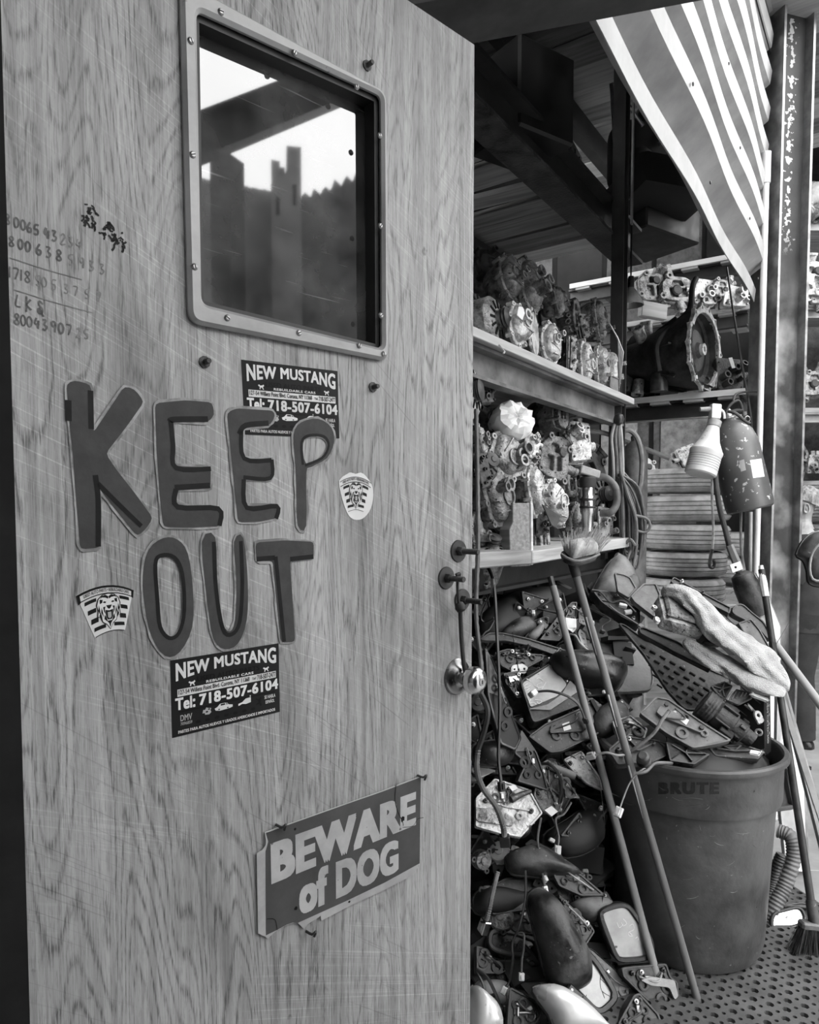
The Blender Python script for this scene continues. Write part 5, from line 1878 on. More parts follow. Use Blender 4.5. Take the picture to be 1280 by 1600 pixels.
def glass_mirror(name, label, px, n, depth, glass, house, dd=0.0, group=None, bez=0.012, rc=0.02, d=None, writing=None):
    """door mirror seen from its glass side: bezel, inset glass, hollow housing behind"""
    d = (d if d else hd(cyy(px))) + dd
    HEAPREF.append((sum(p[0] for p in px) / len(px), cyy(px), label))
    m, lp = trace(px, d, n)
    lp = rnd_poly(lp, rc, 5)
    t = thing(name, label, 'mirror', m, group)
    flip = [(p[0], -p[1]) for p in lp]
    obj('housing', M_dome(flip, depth, [(1.0, 0.0), (1.02, 0.2), (0.97, 0.45), (0.85, 0.72), (0.6, 0.92), (0.3, 0.99)], back=0.0), house, t, T(0, 0, -0.006) @ R('X', 180))
    obj('bezel', M_plate([shrink(lp, -0.003), shrink(lp, bez)], 0.014, 0.003, front=0.004), 'black_plastic', t)
    obj('glass', M_plate([shrink(lp, bez * 0.7)], 0.004, 0, front=-0.004), glass, t)
    if writing:
        for st in writing:
            q = []
            for p in st:
                v = m.inverted() @ CAM
                r_ = m.inverted().to_3x3() @ ray(*p)
                w = v + r_ * (-v.z / r_.z)
                q.append((w.x, w.y))
            obj('chalk_mark', M_ribbon(q, 0.0022, -0.003, smooth=3), 'chalk', t)
    return t


def slab(name, label, cat, px, n, th, mat, dd=0.0, group=None, rc=0.006, d=None, bev=0.002, ribs=0, bolts=0, edge=None, seed=0):
    """moulded or pressed plate with a raised rim, ribs and screw posts"""
    d = (d if d else hd(cyy(px))) + dd
    HEAPREF.append((sum(p[0] for p in px) / len(px), cyy(px), label))
    m, lp0 = trace(px, d, n)
    lp = rnd_poly(lp0, rc, 3)
    t = thing(name, label, cat, m, group)
    obj('plate', M_plate([lp], th, bev), mat, t)
    obj('raised_edge', M_plate([lp, shrink(lp, 0.006)], 0.006, 0.001, front=0.005), edge or mat, t)
    rg = random.Random(seed + len(px))
    c = Vector((sum(p[0] for p in lp0) / len(lp0), sum(p[1] for p in lp0) / len(lp0)))
    if cat == 'mirror mount':
        n_ = len(lp0)
        for k in range(0, n_, 2):
            a = c.lerp((Vector(lp0[k]) + Vector(lp0[(k + 1) % n_])) / 2, 0.5)
            rr_ = 0.012 + 0.008 * rg.random()
            pk_ = obj('pocket', M_lathe([(rr_ * 0.5, 0.001), (rr_ * 0.5, 0.006), (rr_ * 0.75, 0.007), (rr_, 0.006), (rr_, -0.002), (rr_ * 0.5, -0.002)], 14, closed=True), mat if rg.random() < 0.7 else 'dark_steel', t, T(a.x, a.y, 0))
        q = c.lerp(Vector(lp0[1]), 0.35)
        cl = obj('clip', M_box(0.02, 0.012, 0.012, 0.002), rg.choice(['steel', 'white_plastic', 'grey_plastic', 'pale_plastic']), t, T(q.x, q.y, 0.006) @ R('Z', rg.uniform(0, 180)))
        e0_, e1_ = c.lerp(Vector(lp0[2]), 0.6), c.lerp(Vector(lp0[0]), 0.5)
        obj('wire_stub', M_tube([(e0_.x, e0_.y, 0.006), (c.x, c.y + 0.01, 0.022), (e1_.x, e1_.y, 0.012)], 0.0028, 6, smooth=5), rg.choice(['black_wire', 'grey_wire', 'pale_plastic']), t)
    for k in range(ribs):
        a = Vector(lp0[k % len(lp0)])
        q = c.lerp(a, 0.7)
        mid = (q + c) / 2
        obj('rib', M_box((q - c).length, 0.004, 0.01), mat, t, T(mid.x, mid.y, 0.004) @ R('Z', math.degrees(atan2(q.y - c.y, q.x - c.x))))
    for k in range(bolts):
        q = c.lerp(Vector(lp0[k % len(lp0)]), 0.68)
        b = obj('screw_post', M_lathe([(0, 0.02), (0.003, 0.02), (0.0032, 0.012), (0.007, 0.011), (0.008, 0.0)], 10), 'steel' if k % 2 else 'dusty_plastic', t, T(q.x, q.y, 0.0))
    return t


def wire(label, pts, r=0.003, mat='black_wire', plug='white_plastic', name='wire_lead', plug_size=0.016, group='loose wire leads', corr=False):
    """a lead with a moulded plug at its lower end; points are (px, py, depth)"""
    W = [P(*p) for p in pts]
    t = thing(name, label, 'wire', Matrix.Translation(W[-1]), group)
    L = [w - W[-1] for w in W]
    if corr:
        c = crom(L, 14)
        rr = [r * (1.0 if i % 2 else 0.84) for i in range(len(c))]
        obj('corrugated_sleeve', M_tube(c, rr, 8), mat, t)
    else:
        obj('lead', M_tube(L, r, 6, smooth=5), mat, t)
    if plug:
        v = (L[-1] - L[-2]).normalized()
        m = frame(V(0, 0, 0), -v, 20)
        b = obj('plug', M_box(plug_size, plug_size * 0.7, plug_size * 1.3, plug_size * 0.08), plug, t, m @ T(0, 0, -plug_size * 0.6))
        obj('socket', M_box(plug_size * 0.7, plug_size * 0.4, 0.002), 'black_void', b, T(0, 0, -plug_size * 0.66))
        obj('clip', M_box(plug_size * 0.4, plug_size * 0.2, plug_size * 0.8), plug, b, T(0, plug_size * 0.45, 0))
    return t


GM = 'door mirrors in the heap'
# --- top of the heap under the bench
shell('door_mirror', 'big dark smooth mirror shell deep under the bench beside the door', 'mirror', [(752, 960), (800, 928), (862, 920), (880, 945), (850, 985), (800, 1005), (756, 1000)], (.35, -.75, .55), 0.07, 'scrap_dark', 0.12, GM)
shell('door_mirror', 'dark rounded shell in shadow below the bench planks', 'mirror', k1((280, 600), (380, 510), (480, 500), (540, 560), (480, 620), (330, 640)), (.2, -.7, .7), 0.05, 'dusty_plastic', 0.05, GM)
shell('door_mirror', 'narrow grey mirror cap wedged under the pole', 'mirror', k1((470, 620), (560, 530), (590, 540), (570, 600), (520, 650)), (.3, -.8, .5), 0.03, 'grey_plastic', 0.02, GM)
slab('mirror_mount', 'dark triangular mirror mount with studs and a white label', 'mirror mount', k1((560, 640), (700, 460), (790, 370), (830, 370), (825, 480), (740, 600), (700, 650)), (.25, -.85, .45), 0.02, 'dusty_plastic', 0.03, ribs=3, bolts=5)
slab('label_tag', 'pale folded label hanging on the dark mirror mount', 'label', k1((745, 482), (822, 490), (825, 560), (800, 590), (755, 560)), (.2, -.9, .4), 0.002, 'paper', -0.03, rc=0.001, bev=0)
slab('plastic_tray', 'large flat grey plastic tray lying behind the capsule mirror', 'tray', [(895, 968), (940, 962), (1010, 985), (1022, 1060), (1018, 1080), (960, 1083), (905, 1050)], (.2, -.6, .78), 0.012, 'grey_plastic', 0.1, rc=0.03)
shell('door_mirror', 'black capsule shaped mirror shell lying across the heap top', 'mirror', k1((640, 770), (700, 742), (900, 745), (1090, 790), (1175, 840), (1180, 905), (1130, 975), (1060, 985), (860, 950), (700, 880)), (.1, -.75, .62), 0.075, 'black_plastic', -0.03, GM, back=0.05)
slab('trim_strip', 'long black curved trim strip arching across the heap top', 'trim strip', k1((130, 640), (200, 590), (300, 590), (480, 630), (770, 722), (670, 750), (500, 690), (330, 650), (180, 650)), (.15, -.7, .65), 0.012, 'dusty_plastic', -0.02, rc=0.012)
slab('mirror_mount', 'metal mirror bracket with punched holes below the trim strip', 'mirror mount', k1((240, 730), (330, 705), (470, 715), (500, 740), (590, 745), (590, 780), (480, 840), (390, 880), (290, 830)), (.2, -.8, .5), 0.012, 'dusty_plastic', 0.0, ribs=2, bolts=4)
# mirror with written plate: large
t = slab('door_mirror', 'upturned mirror with chalk letters on its dull plate', 'mirror', k1((420, 935), (665, 790), (780, 930), (850, 1000), (915, 1060), (910, 1085), (515, 1240), (480, 1130)), (.1, -.72, .68), 0.05, 'dusty_plastic', -0.02, GM, rc=0.02, edge='dusty_plastic')
m = t.matrix_basis


def on_plane(t, px, z):
    mi = t.matrix_basis.inverted()
    o = mi @ CAM
    out = []
    for p in px:
        r_ = mi.to_3x3() @ ray(*p)
        w = o + r_ * ((z - o.z) / r_.z)
        out.append((w.x, w.y))
    return out


def decal(t, px, mat, name, z=0.004, th=0.002, rc=0.0):
    lp = on_plane(t, px, z)
    if rc:
        lp = rnd_poly(lp, rc, 3)
    return obj(name, M_plate([lp], th, 0, front=z), mat, t)


def chalk(t, strokes, z=0.006, w=0.0026, mat='chalk', smooth=3, name='chalk_mark'):
    for s in strokes:
        obj(name, M_ribbon(on_plane(t, s, z), w, z, smooth=smooth), mat, t)


decal(t, k1((440, 950), (650, 810), (760, 960), (690, 1040), (500, 1120)), 'mirror_glass_dusty', 'glass', 0.004, 0.003, 0.01)
decal(t, k1((490, 1132), (620, 1100), (720, 1030), (780, 930), (850, 1000), (760, 1060), (640, 1140)), 'pale_plastic', 'bright_edge', 0.006, 0.004, 0.004)
chalk(t, [k1((470, 915), (500, 935)), k1((480, 950), (455, 970), (490, 985), (470, 1000)), k1((455, 985), (500, 965)), k1((520, 960), (560, 980), (590, 970)), k1((540, 920), (560, 910), (590, 930)), k1((610, 940), (580, 990)), k1((560, 990), (545, 960), (580, 945)), k1((500, 1060), (490, 1090), (520, 1085), (540, 1100)), k1((530, 1065), (580, 1075), (560, 1095), (545, 1080))])
# lower triangular base of it
t = slab('mirror_mount', 'black triangular mirror base with a white label and cable grommet', 'mirror mount', k1((480, 1330), (600, 1240), (850, 1130), (920, 1080), (960, 1110), (1060, 1260), (950, 1330), (720, 1440), (640, 1450)), (.12, -.78, .6), 0.022, 'dusty_plastic', -0.06, rc=0.01)
decal(t, k1((640, 1305), (640, 1270), (720, 1230), (860, 1160), (930, 1140), (955, 1230), (880, 1290)), 'black_plastic', 'raised_base', 0.016, 0.014, 0.006)
decal(t, k1((725, 1240), (775, 1222), (790, 1275), (738, 1290)), 'paper', 'label_patch', 0.018, 0.002)
decal(t, k1((925, 1065), (950, 1060), (1080, 1285), (1050, 1300)), 'amp_box', 'clear_side', 0.012, 0.02)
wire('grey lead curving from a white plug over the chalked mirror', [k1((545, 1010))[0] + (2.38,), k1((640, 1005))[0] + (2.33,), k1((760, 1040))[0] + (2.3,), k1((840, 1100))[0] + (2.3,), k1((885, 1200))[0] + (2.32,)], 0.0045, 'grey_wire', 'black_plastic')
tag(obj('white_plug', M_box(0.024, 0.02, 0.03, 0.003), 'white_plastic', None, frame(P(*k1((515, 1022))[0], 2.36), (.3, -.8, .5), 30)), 'white plug lying on the chalked mirror', 'plug')
t = slab('mirror_mount', 'cluster of bright metal clips beside the chalked mirror', 'mirror mount', k1((300, 880), (420, 860), (450, 1050), (400, 1060), (330, 960)), (.3, -.8, .5), 0.03, 'dark_steel', -0.02, ribs=4, bolts=5)
decal(t, k1((345, 905), (400, 895), (405, 925), (355, 940)), 'chrome', 'clip', 0.02, 0.01)
# dark upright blades by the door
slab('mirror_wedge', 'tall black pointed blade standing beside the door knob', 'mirror mount', k1((170, 690), (215, 770), (330, 1070), (430, 1340), (390, 1430), (280, 1380), (190, 1040)), (.5, -.8, .2), 0.02, 'scrap_dark', -0.2, rc=0.01, edge='grey_plastic')
slab('mirror_wedge', 'black curved wedge blade below the tall one', 'mirror mount', k3((430, 0), (540, 160), (600, 330), (625, 440), (500, 400), (400, 370), (460, 240), (380, 170)), (.3, -.85, .4), 0.02, 'scrap_dark', -0.06, rc=0.008, edge='dusty_plastic')
slab('mirror_wedge', 'small grey triangular blade in front of the dark heap', 'mirror mount', k3((700, 300), (770, 380), (852, 492), (745, 490), (735, 400)), (.1, -.9, .4), 0.015, 'grey_plastic', -0.06, rc=0.004)
shell('door_mirror', 'black box shaped mirror shell against the door edge', 'mirror', k3((110, 120), (200, 85), (290, 80), (340, 130), (330, 220), (260, 270), (130, 240)), (.5, -.8, .3), 0.06, 'black_plastic', -0.08, GM)
slab('metal_bracket', 'grey metal corner plate beside the flexible conduit', 'bracket', k3((110, 250), (250, 295), (140, 350), (105, 350)), (.2, -.8, .5), 0.006, 'pale_plastic', -0.06, rc=0.003)
slab('trim_strip', 'pale plastic strip under the black blades', 'trim strip', k3((320, 140), (440, 200), (460, 262), (330, 245)), (.2, -.8, .5), 0.01, 'grey_plastic', 0.02)
# pale electronics plate
t = slab('mirror_mount', 'pale metal mirror base plate with brackets beside the door', 'mirror mount', k3((105, 490), (240, 350), (340, 380), (490, 430), (585, 600), (430, 772), (280, 745), (105, 695)), (.15, -.75, .62), 0.016, 'cast_alloy_bright', -0.06, ribs=5, bolts=5, rc=0.006)
decal(t, k3((340, 405), (385, 392), (410, 420), (370, 440)), 'white_plastic', 'white_clip', 0.02, 0.014)
decal(t, k3((110, 560), (260, 560), (400, 640), (370, 690), (110, 650)), 'cast_alloy', 'raised_pan', 0.01, 0.01, 0.01)
obj('solenoid', M_tube([on_plane(t, k3((360, 500)), .02)[0] + (.02,), on_plane(t, k3((430, 465)), .02)[0] + (.02,), on_plane(t, k3((500, 440)), .02)[0] + (.02,)], [0.012, 0.009, 0.007], 12), 'dusty_plastic', t)
t = slab('mirror_motor', 'tangle of small bright motor brackets in the middle of the heap', 'mirror motor', k3((520, 470), (560, 250), (620, 210), (700, 300), (740, 500), (700, 590), (590, 600)), (.1, -.85, .5), 0.03, 'cast_alloy_dull', -0.03, ribs=6, bolts=6)
decal(t, k3((600, 575), (650, 545), (695, 585), (650, 620)), 'white_plastic', 'clip', 0.02, 0.015)
tag(obj('grey_tube', M_tube([P(*k3((640, 260))[0], 2.32), P(*k3((820, 335))[0], 2.3)], 0.013, 14), 'grey_plastic'), 'stubby grey tube ending in a metal clip', 'tube')
slab('metal_bracket', 'bright folded metal plate against the broom pole', 'bracket', k3((730, 215), (860, 150), (1000, 350), (1012, 440), (900, 390), (800, 300)), (.1, -.8, .6), 0.008, 'cast_alloy_bright', -0.02, rc=0.008, bolts=2)
# middle dark zone
shell('door_mirror', 'dark round mirror shell in the shadow beside the bin', 'mirror', k3((600, 760), (760, 640), (900, 560), (1000, 620), (1020, 780), (900, 880), (720, 900)), (.1, -.8, .55), 0.06, 'scrap_dark', 0.06, GM)
shell('door_mirror', 'broad dark mirror shell with a sharp rim in the middle of the heap', 'mirror', k3((330, 900), (420, 850), (560, 830), (740, 940), (860, 1040), (640, 1045), (480, 1030), (370, 1010)), (.1, -.7, .7), 0.05, 'dusty_plastic', -0.02, GM)
t = bpy.data.objects['door_mirror.006'] if 'door_mirror.006' in bpy.data.objects else None
for i, (a, b) in enumerate((((400, 895), (455, 905)), ((470, 985), (525, 998)))):
    tag(obj('screw_tube', M_tube([P(*k3(a)[0], 2.27), P(*k3(b)[0], 2.22)], 0.0055, 10), 'white_plastic'), ('upper', 'lower')[i] + ' of two short pale tubes poking out of the heap', 'tube')
slab('mirror_mount', 'long black wedge reaching towards the bin', 'mirror mount', k3((690, 950), (860, 1035), (1040, 1190), (860, 1190), (700, 1120), (660, 1040)), (.1, -.75, .6), 0.015, 'dusty_plastic', -0.03, rc=0.006)
shell('door_mirror', 'dusty dark mirror shell touching the foot of the bin', 'mirror', k4((600, 190), (700, 150), (780, 150), (850, 200), (800, 250), (720, 280), (640, 240)), (.1, -.7, .7), 0.05, 'grey_plastic', 0.0, GM)
glass_mirror('door_mirror', 'low oval mirror lying face up by the door edge', k4((160, 320), (300, 335), (420, 380), (445, 415), (400, 480), (250, 470), (150, 430)), (.3, -.6, .75), 0.08, 'black_plastic', 'black_plastic', 0.0, GM, rc=0.04)
shell('door_mirror', 'black mirror shell behind the white chrome plug', 'mirror', k4((90, 130), (180, 90), (330, 120), (420, 130), (330, 200), (230, 250), (100, 230)), (.3, -.75, .6), 0.05, 'scrap_dark', 0.03, GM)
slab('mirror_wedge', 'narrow black triangular wedge above the teardrop mirror', 'mirror mount', k4((210, 290), (340, 150), (400, 300), (420, 360), (330, 350)), (.2, -.8, .55), 0.02, 'dusty_plastic', 0.02)
slab('mirror_mount', 'black sail shaped mirror base lying by the door edge', 'mirror mount', k4((85, 420), (130, 430), (258, 560), (230, 575), (85, 575)), (.3, -.75, .6), 0.02, 'dusty_plastic', -0.02, ribs=2, rc=0.004)
# the teardrop mirror, largest of the heap
shell('door_mirror', 'large dusty black teardrop mirror with a bright ridge, front of the heap', 'mirror', k4((395, 180), (440, 120), (500, 125), (560, 200), (640, 330), (695, 440), (708, 560), (690, 620), (620, 660), (560, 650), (500, 600), (470, 480), (430, 320)), (.25, -.9, .3), 0.085, 'dusty_plastic', -0.1, GM, back=0.06,
      prof=[(1.0, 0.0), (0.985, 0.22), (0.93, 0.45), (0.8, 0.68), (0.55, 0.88), (0.28, 0.98)])
slab('mirror_mount', 'black mirror arm with a square foot behind the teardrop mirror', 'mirror mount', k4((540, 130), (720, 300), (745, 340), (690, 425), (620, 300), (560, 180)), (.2, -.8, .5), 0.03, 'dusty_plastic', -0.03, bolts=3)
# glass mirrors at the front
glass_mirror('door_mirror', 'upright mirror with scribbled glass beside the bin', k4((765, 245), (790, 210), (890, 180), (945, 195), (1068, 385), (1075, 480), (1000, 505), (880, 510), (850, 470)), (.15, -.93, .28), 0.09, 'mirror_glass_dusty', 'dusty_plastic', -0.03, GM, bez=0.012, rc=0.03,
             writing=[k4((870, 290), (885, 320), (905, 300)), k4((905, 270), (925, 295), (905, 310), (895, 290)), k4((940, 310), (960, 300), (965, 330), (935, 345), (940, 365), (960, 365)), k4((975, 380), (985, 370), (990, 390)), k4((940, 345), (955, 360))])
t = slab('mirror_mount', 'hinged mirror foot with a silver cup beside the broom foot', 'mirror mount', k4((890, 540), (960, 530), (1140, 515), (1165, 590), (1205, 620), (1210, 700), (1180, 790), (1120, 800), (1000, 690), (900, 590)), (.15, -.85, .45), 0.05, 'dusty_plastic', -0.03, bolts=3)
decal(t, k4((1000, 610), (1060, 590), (1190, 610), (1210, 700), (1190, 720), (1160, 650), (1060, 640)), 'pale_plastic', 'silver_cup', 0.02, 0.03, 0.008)
glass_mirror('door_mirror', 'large cracked mirror lying face up at the front of the heap', k4((690, 430), (760, 500), (870, 680), (865, 730), (770, 815), (600, 640), (560, 560)), (.1, -.72, .7), 0.07, 'mirror_glass_dusty', 'dusty_plastic', -0.06, GM, bez=0.014, rc=0.03,
             writing=None)
t = [o for o in bpy.data.objects if o.name.startswith('door_mirror') and o.get('label', '').startswith('large cracked')][0]
chalk(t, [k4((780, 570), (775, 620), (785, 670), (830, 700)), k4((775, 600), (800, 625)), k4((785, 670), (800, 710)), k4((700, 690), (690, 720)), k4((810, 560), (830, 600))], -0.0035, 0.0016, 'black_void', name='crack')
slab('mirror_mount', 'grey mirror arm beside the cracked mirror', 'mirror mount', k4((690, 425), (730, 440), (980, 660), (930, 730), (880, 800), (840, 740), (870, 690)), (.3, -.75, .6), 0.04, 'grey_plastic', -0.02, rc=0.008)
shell('door_mirror', 'shiny silver mirror cap at the bottom edge of the heap', 'mirror', k4((412, 670), (450, 635), (540, 640), (680, 730), (800, 850), (820, 900), (560, 900), (500, 800)), (.2, -.75, .62), 0.06, 'silver_paint', -0.16, GM, prof=[(1.0, 0.0), (0.985, 0.3), (0.9, 0.6), (0.72, 0.85), (0.45, 0.97)])
shell('door_mirror', 'pale rounded mirror cap by the door at the bottom', 'mirror', k4((90, 640), (130, 610), (220, 610), (260, 650), (240, 740), (160, 760), (90, 720)), (.3, -.75, .6), 0.05, 'pale_plastic', -0.02, GM)
shell('door_mirror', 'silver mirror cap touching the door at the bottom corner', 'mirror', k4((60, 650), (130, 680), (190, 750), (215, 850), (190, 900), (60, 900)), (.3, -.75, .6), 0.06, 'silver_paint', -0.12, GM)
t = slab('mirror_mount', 'black triangular sail with a motor window at the bottom of the heap', 'mirror mount', k4((270, 645), (430, 730), (450, 800), (420, 850), (330, 890), (255, 880), (262, 760)), (.15, -.75, .62), 0.03, 'black_plastic', -0.12, rc=0.008)
decal(t, k4((300, 720), (380, 770), (400, 800), (330, 820), (295, 800)), 'cast_iron', 'motor_window', 0.006, 0.004)
for a, b in (((310, 740), (370, 775)), ((325, 790), (390, 790)), ((320, 760), (318, 810))):
    q = on_plane(t, k4(a, b), 0.01)
    obj('spring_clip', M_tube([q[0] + (.01,), q[1] + (.012,)], 0.003, 6), 'steel', t)
slab('mirror_mount', 'black trapezoid mirror base at the foot of the broom', 'mirror mount', k4((870, 850), (960, 690), (990, 680), (1100, 800), (1110, 840), (1050, 870), (960, 900), (880, 900)), (.15, -.75, .6), 0.04, 'black_plastic', -0.1, rc=0.006, bolts=3, edge='dusty_plastic')
slab('metal_bracket', 'small bright metal clip beside the broom foot', 'bracket', k4((1160, 800), (1230, 800), (1245, 812), (1200, 852), (1170, 850)), (.1, -.6, .8), 0.006, 'steel', -0.02, rc=0.002)
slab('dusty_flap', 'dusty grey panel flap low beside the bin', 'panel', [(748, 1395), (790, 1372), (850, 1372), (880, 1392), (840, 1420), (770, 1430)], (.1, -.7, .7), 0.01, 'dusty_plastic', 0.02)

# pile under the visible parts: small broken plastic nobody could count
random.seed(21)
pv, pf = [], []


def chunk(c, sx, sy, sz, rot):
    me = M_box(sx, sy, sz, jit=min(sx, sy, sz) * 0.4)
    b = len(pv)
    for v in me.vertices:
        pv.append(Matrix.Translation(c) @ rot @ v.co)
    for p in me.polygons:
        pf.append(tuple(i + b for i in p.vertices))
    bpy.data.meshes.remove(me)


for k in range(520):
    px = random.uniform(735, 985)
    py = random.uniform(925, 1690)
    d = hd(py) + random.uniform(0.09, 0.30)
    if px > 930 and py > 1120:
        continue
    c = P(px, py, d)
    if c.z < 0.02:
        c.z = random.uniform(0.02, 0.08)
    e = Matrix.Rotation(random.uniform(0, 6), 4, 'X') @ Matrix.Rotation(random.uniform(0, 6), 4, 'Z')
    chunk(c, random.uniform(0.05, 0.17), random.uniform(0.03, 0.1), random.uniform(0.006, 0.04), e)
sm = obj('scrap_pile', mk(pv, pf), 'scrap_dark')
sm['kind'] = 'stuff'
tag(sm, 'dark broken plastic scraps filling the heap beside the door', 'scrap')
# compact mound below, resting on the floor
gv, gf = [], []
for j in range(14):
    for i in range(10):
        px = 735 + i * 26
        py = 930 + j * 62
        p = P(px, py, hd(py) + 0.3 + 0.05 * noise.noise(Vector((i * .8, j * .8, 0))))
        gv.append((p.x, p.y, max(p.z, 0.0)))
for j in range(13):
    for i in range(9):
        a = j * 10 + i
        gf.append((a, a + 1, a + 11, a + 10))
nb_ = len(gv)
gv += [(v[0] - 0.15, v[1] + 0.7, v[2]) for v in gv]
for j in range(13):
    for i in range(9):
        a = nb_ + j * 10 + i
        gf.append((a, a + 10, a + 11, a + 1))
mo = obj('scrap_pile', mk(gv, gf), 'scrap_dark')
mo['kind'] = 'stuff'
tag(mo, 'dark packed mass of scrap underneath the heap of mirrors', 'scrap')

# --- loose clips and brackets caught between the mirrors
random.seed(33)


def frag(kind, px, py, d, seed):
    rg = random.Random(seed)
    n = (rg.uniform(-.4, .5), -rg.uniform(.5, 1), rg.uniform(.1, .9))
    m = frame(P(px, py, d), n, rg.uniform(0, 360))
    s = rg.uniform(0.75, 1.25)
    if kind == 0:
        t = thing('metal_bracket', 'small stamped metal bracket caught between the mirrors of the heap', 'bracket', m, 'small brackets in the heap')
        o_ = rnd_poly([(-.04 * s, -.012), (.03 * s, -.018), (.045 * s, .004), (.02 * s, .02), (-.03 * s, .016)], .006, 3)
        mt = rg.choice(['steel', 'cast_alloy', 'cast_alloy_dull', 'dark_steel'])
        obj('plate', M_plate([o_, circ(.004, 8, .025 * s, 0), circ(.003, 8, -.02 * s, 0)], .004, .001), mt, t)
        obj('tab', M_box(.016, .004, .03 * s, .001), mt, t, T(-.035 * s, 0, -.012) @ R('Z', 80))
        boltset(t, [(0.004, 0.0)], 0.0, 'steel', .005)
    elif kind == 1:
        t = thing('mirror_mount', 'small black triangular mirror mount half buried in the heap', 'mirror mount', m, 'small mounts in the heap')
        o_ = rnd_poly([(-.06 * s, -.03), (.06 * s, -.035), (-.02 * s, .06 * s)], .01, 3)
        obj('plate', M_plate([o_], .012, .002), rg.choice(['black_plastic', 'dusty_plastic']), t)
        obj('raised_edge', M_plate([o_, shrink(o_, .006)], .008, .001, front=.006), 'dusty_plastic', t)
        for q in ((-.03 * s, -.012), (.028 * s, -.018), (-.014 * s, .025)):
            obj('screw_post', M_lathe([(0, .016), (.003, .016), (.0034, .01), (.007, .009), (.008, 0)], 10), rg.choice(['steel', 'dusty_plastic', 'white_plastic']), t, T(q[0], q[1], 0))
    elif kind == 2:
        t = thing('mirror_motor', 'small round mirror motor among the heap', 'mirror motor', m, 'small motors in the heap')
        obj('case', M_lathe([(0, .014), (.012, .014), (.014, .01), (.03 * s, .008), (.034 * s, .002), (.034 * s, -.02), (0, -.02)], 22), rg.choice(['grey_plastic', 'cast_alloy_dull', 'pale_plastic', 'dusty_plastic']), t)
        for k in range(3):
            a = k * 2.1
            obj('ear', M_lathe([(.004, .004), (.009, .004), (.009, -.006), (.004, -.006)], 10, closed=True), 'dusty_plastic', t, T(.038 * s * cos(a), .038 * s * sin(a), 0))
    else:
        t = thing('wire_lead', 'short loose lead with a small plug tangled in the heap', 'wire', m, 'short leads in the heap')
        pts = [(0, 0, 0)]
        for k in range(4):
            pts.append((pts[-1][0] + rg.uniform(-.03, .03), pts[-1][1] - rg.uniform(.01, .035), rg.uniform(-.005, .02)))
        obj('lead', M_tube(pts, .0028, 6, smooth=5), rg.choice(['grey_wire', 'pale_plastic', 'black_wire']), t)
        obj('plug', M_box(.018, .012, .022, .002), rg.choice(['white_plastic', 'pale_plastic', 'white_plastic', 'dusty_plastic']), t, T(*pts[-1]))


FR = []
k = 0
for py in range(945, 1600, 27):
    for px in range(752, 945, 34):
        x = px + random.uniform(-15, 15)
        y = py + random.uniform(-12, 12)
        if random.random() < 0.25:
            continue
        n0 = set(bpy.data.objects)
        frag(random.choice([0, 0, 1, 1, 2, 3, 3]), x, y, hd(y) + random.uniform(-0.005, 0.05), k)
        FR.append((x, y, [o for o in bpy.data.objects if o not in n0 and o.parent is None][0]))
        k += 1
# each fragment is told apart by the larger mirror it lies next to, then by its height in the heap
CUT = (' with ', ' in ', ' on ', ' lying', ' beside', ' under', ' below', ' behind', ' above', ' standing', ' at ', ' across', ' against', ' wedged', ' touching', ' reaching', ' arching', ' of the heap')
KINDN = {'metal_bracket': 'small stamped bracket', 'mirror_mount': 'small black triangular mount', 'mirror_motor': 'small round mirror motor', 'wire_lead': 'short loose lead'}
by = {}
for x, y, o in FR:
    ref = min(HEAPREF, key=lambda r: (r[0] - x) ** 2 + (r[1] - y) ** 2)[2]
    kn = KINDN[o.name.split('.')[0]]
    by.setdefault((kn, ref), []).append((y, x, o))
for (kn, ref), L_ in by.items():
    L_.sort(key=lambda q: (q[0], q[1]))
    for i, (y, x, o) in enumerate(L_):
        pre = '' if len(L_) == 1 else (('upper ', 'lower ') if len(L_) == 2 else ('topmost ', 'second ', 'third ', 'fourth ', 'fifth ', 'sixth '))[i]
        lab = pre + kn + ' by the ' + ref
        if len(lab.split()) > 16:
            short = ref
            for c_ in CUT:
                j = ref.find(c_, 12)
                if j > 0 and len((pre + kn + ' by the ' + ref[:j]).split()) <= 16:
                    short = ref[:j]
            lab = pre + kn + ' by the ' + short
            lab = ' '.join(lab.split()[:16])
        o['label'] = lab

# --- wires and flexible conduit along the door edge
wire('ribbed grey conduit hanging down along the door edge', [(744, 640, 2.2), (746, 740, 2.12), (747, 850, 2.08), (744, 960, 2.05), (752, 1040, 2.02), (752, 1085, 2.02)], 0.0075, 'grey_wire', None, 'flexible_conduit', corr=True, group='flexible conduits')
wire('plain rubber hose section hanging below the door knob', [(752, 1085, 2.02), (762, 1110, 2.0), (757, 1140, 2.0), (747, 1170, 2.0)], 0.0085, 'rubber', None, 'flexible_conduit', group='flexible conduits')
wire('ribbed conduit curling over the pale metal base plate', [(747, 1168, 2.03), (745, 1200, 2.03), (754, 1230, 2.05), (775, 1260, 2.06), (786, 1290, 2.07), (788, 1306, 2.08)], 0.0095, 'grey_wire', 'black_plastic', 'flexible_conduit', 0.03, corr=True, group='flexible conduits')
wire('ribbed conduit ending in a chromed plug near the bottom', [(778, 1362, 2.1), (770, 1395, 2.07), (764, 1425, 2.05), (760, 1438, 2.05)], 0.008, 'grey_wire', 'chrome', 'flexible_conduit', 0.032, corr=True, group='flexible conduits')
wire('black power cord dropping from the bench into the heap', [(762, 885, 2.45), (772, 915, 2.4), (777, 1000, 2.3), (781, 1100, 2.25), (779, 1180, 2.22), (783, 1222, 2.2)], 0.006, 'black_wire', 'black_plastic', plug_size=0.022)
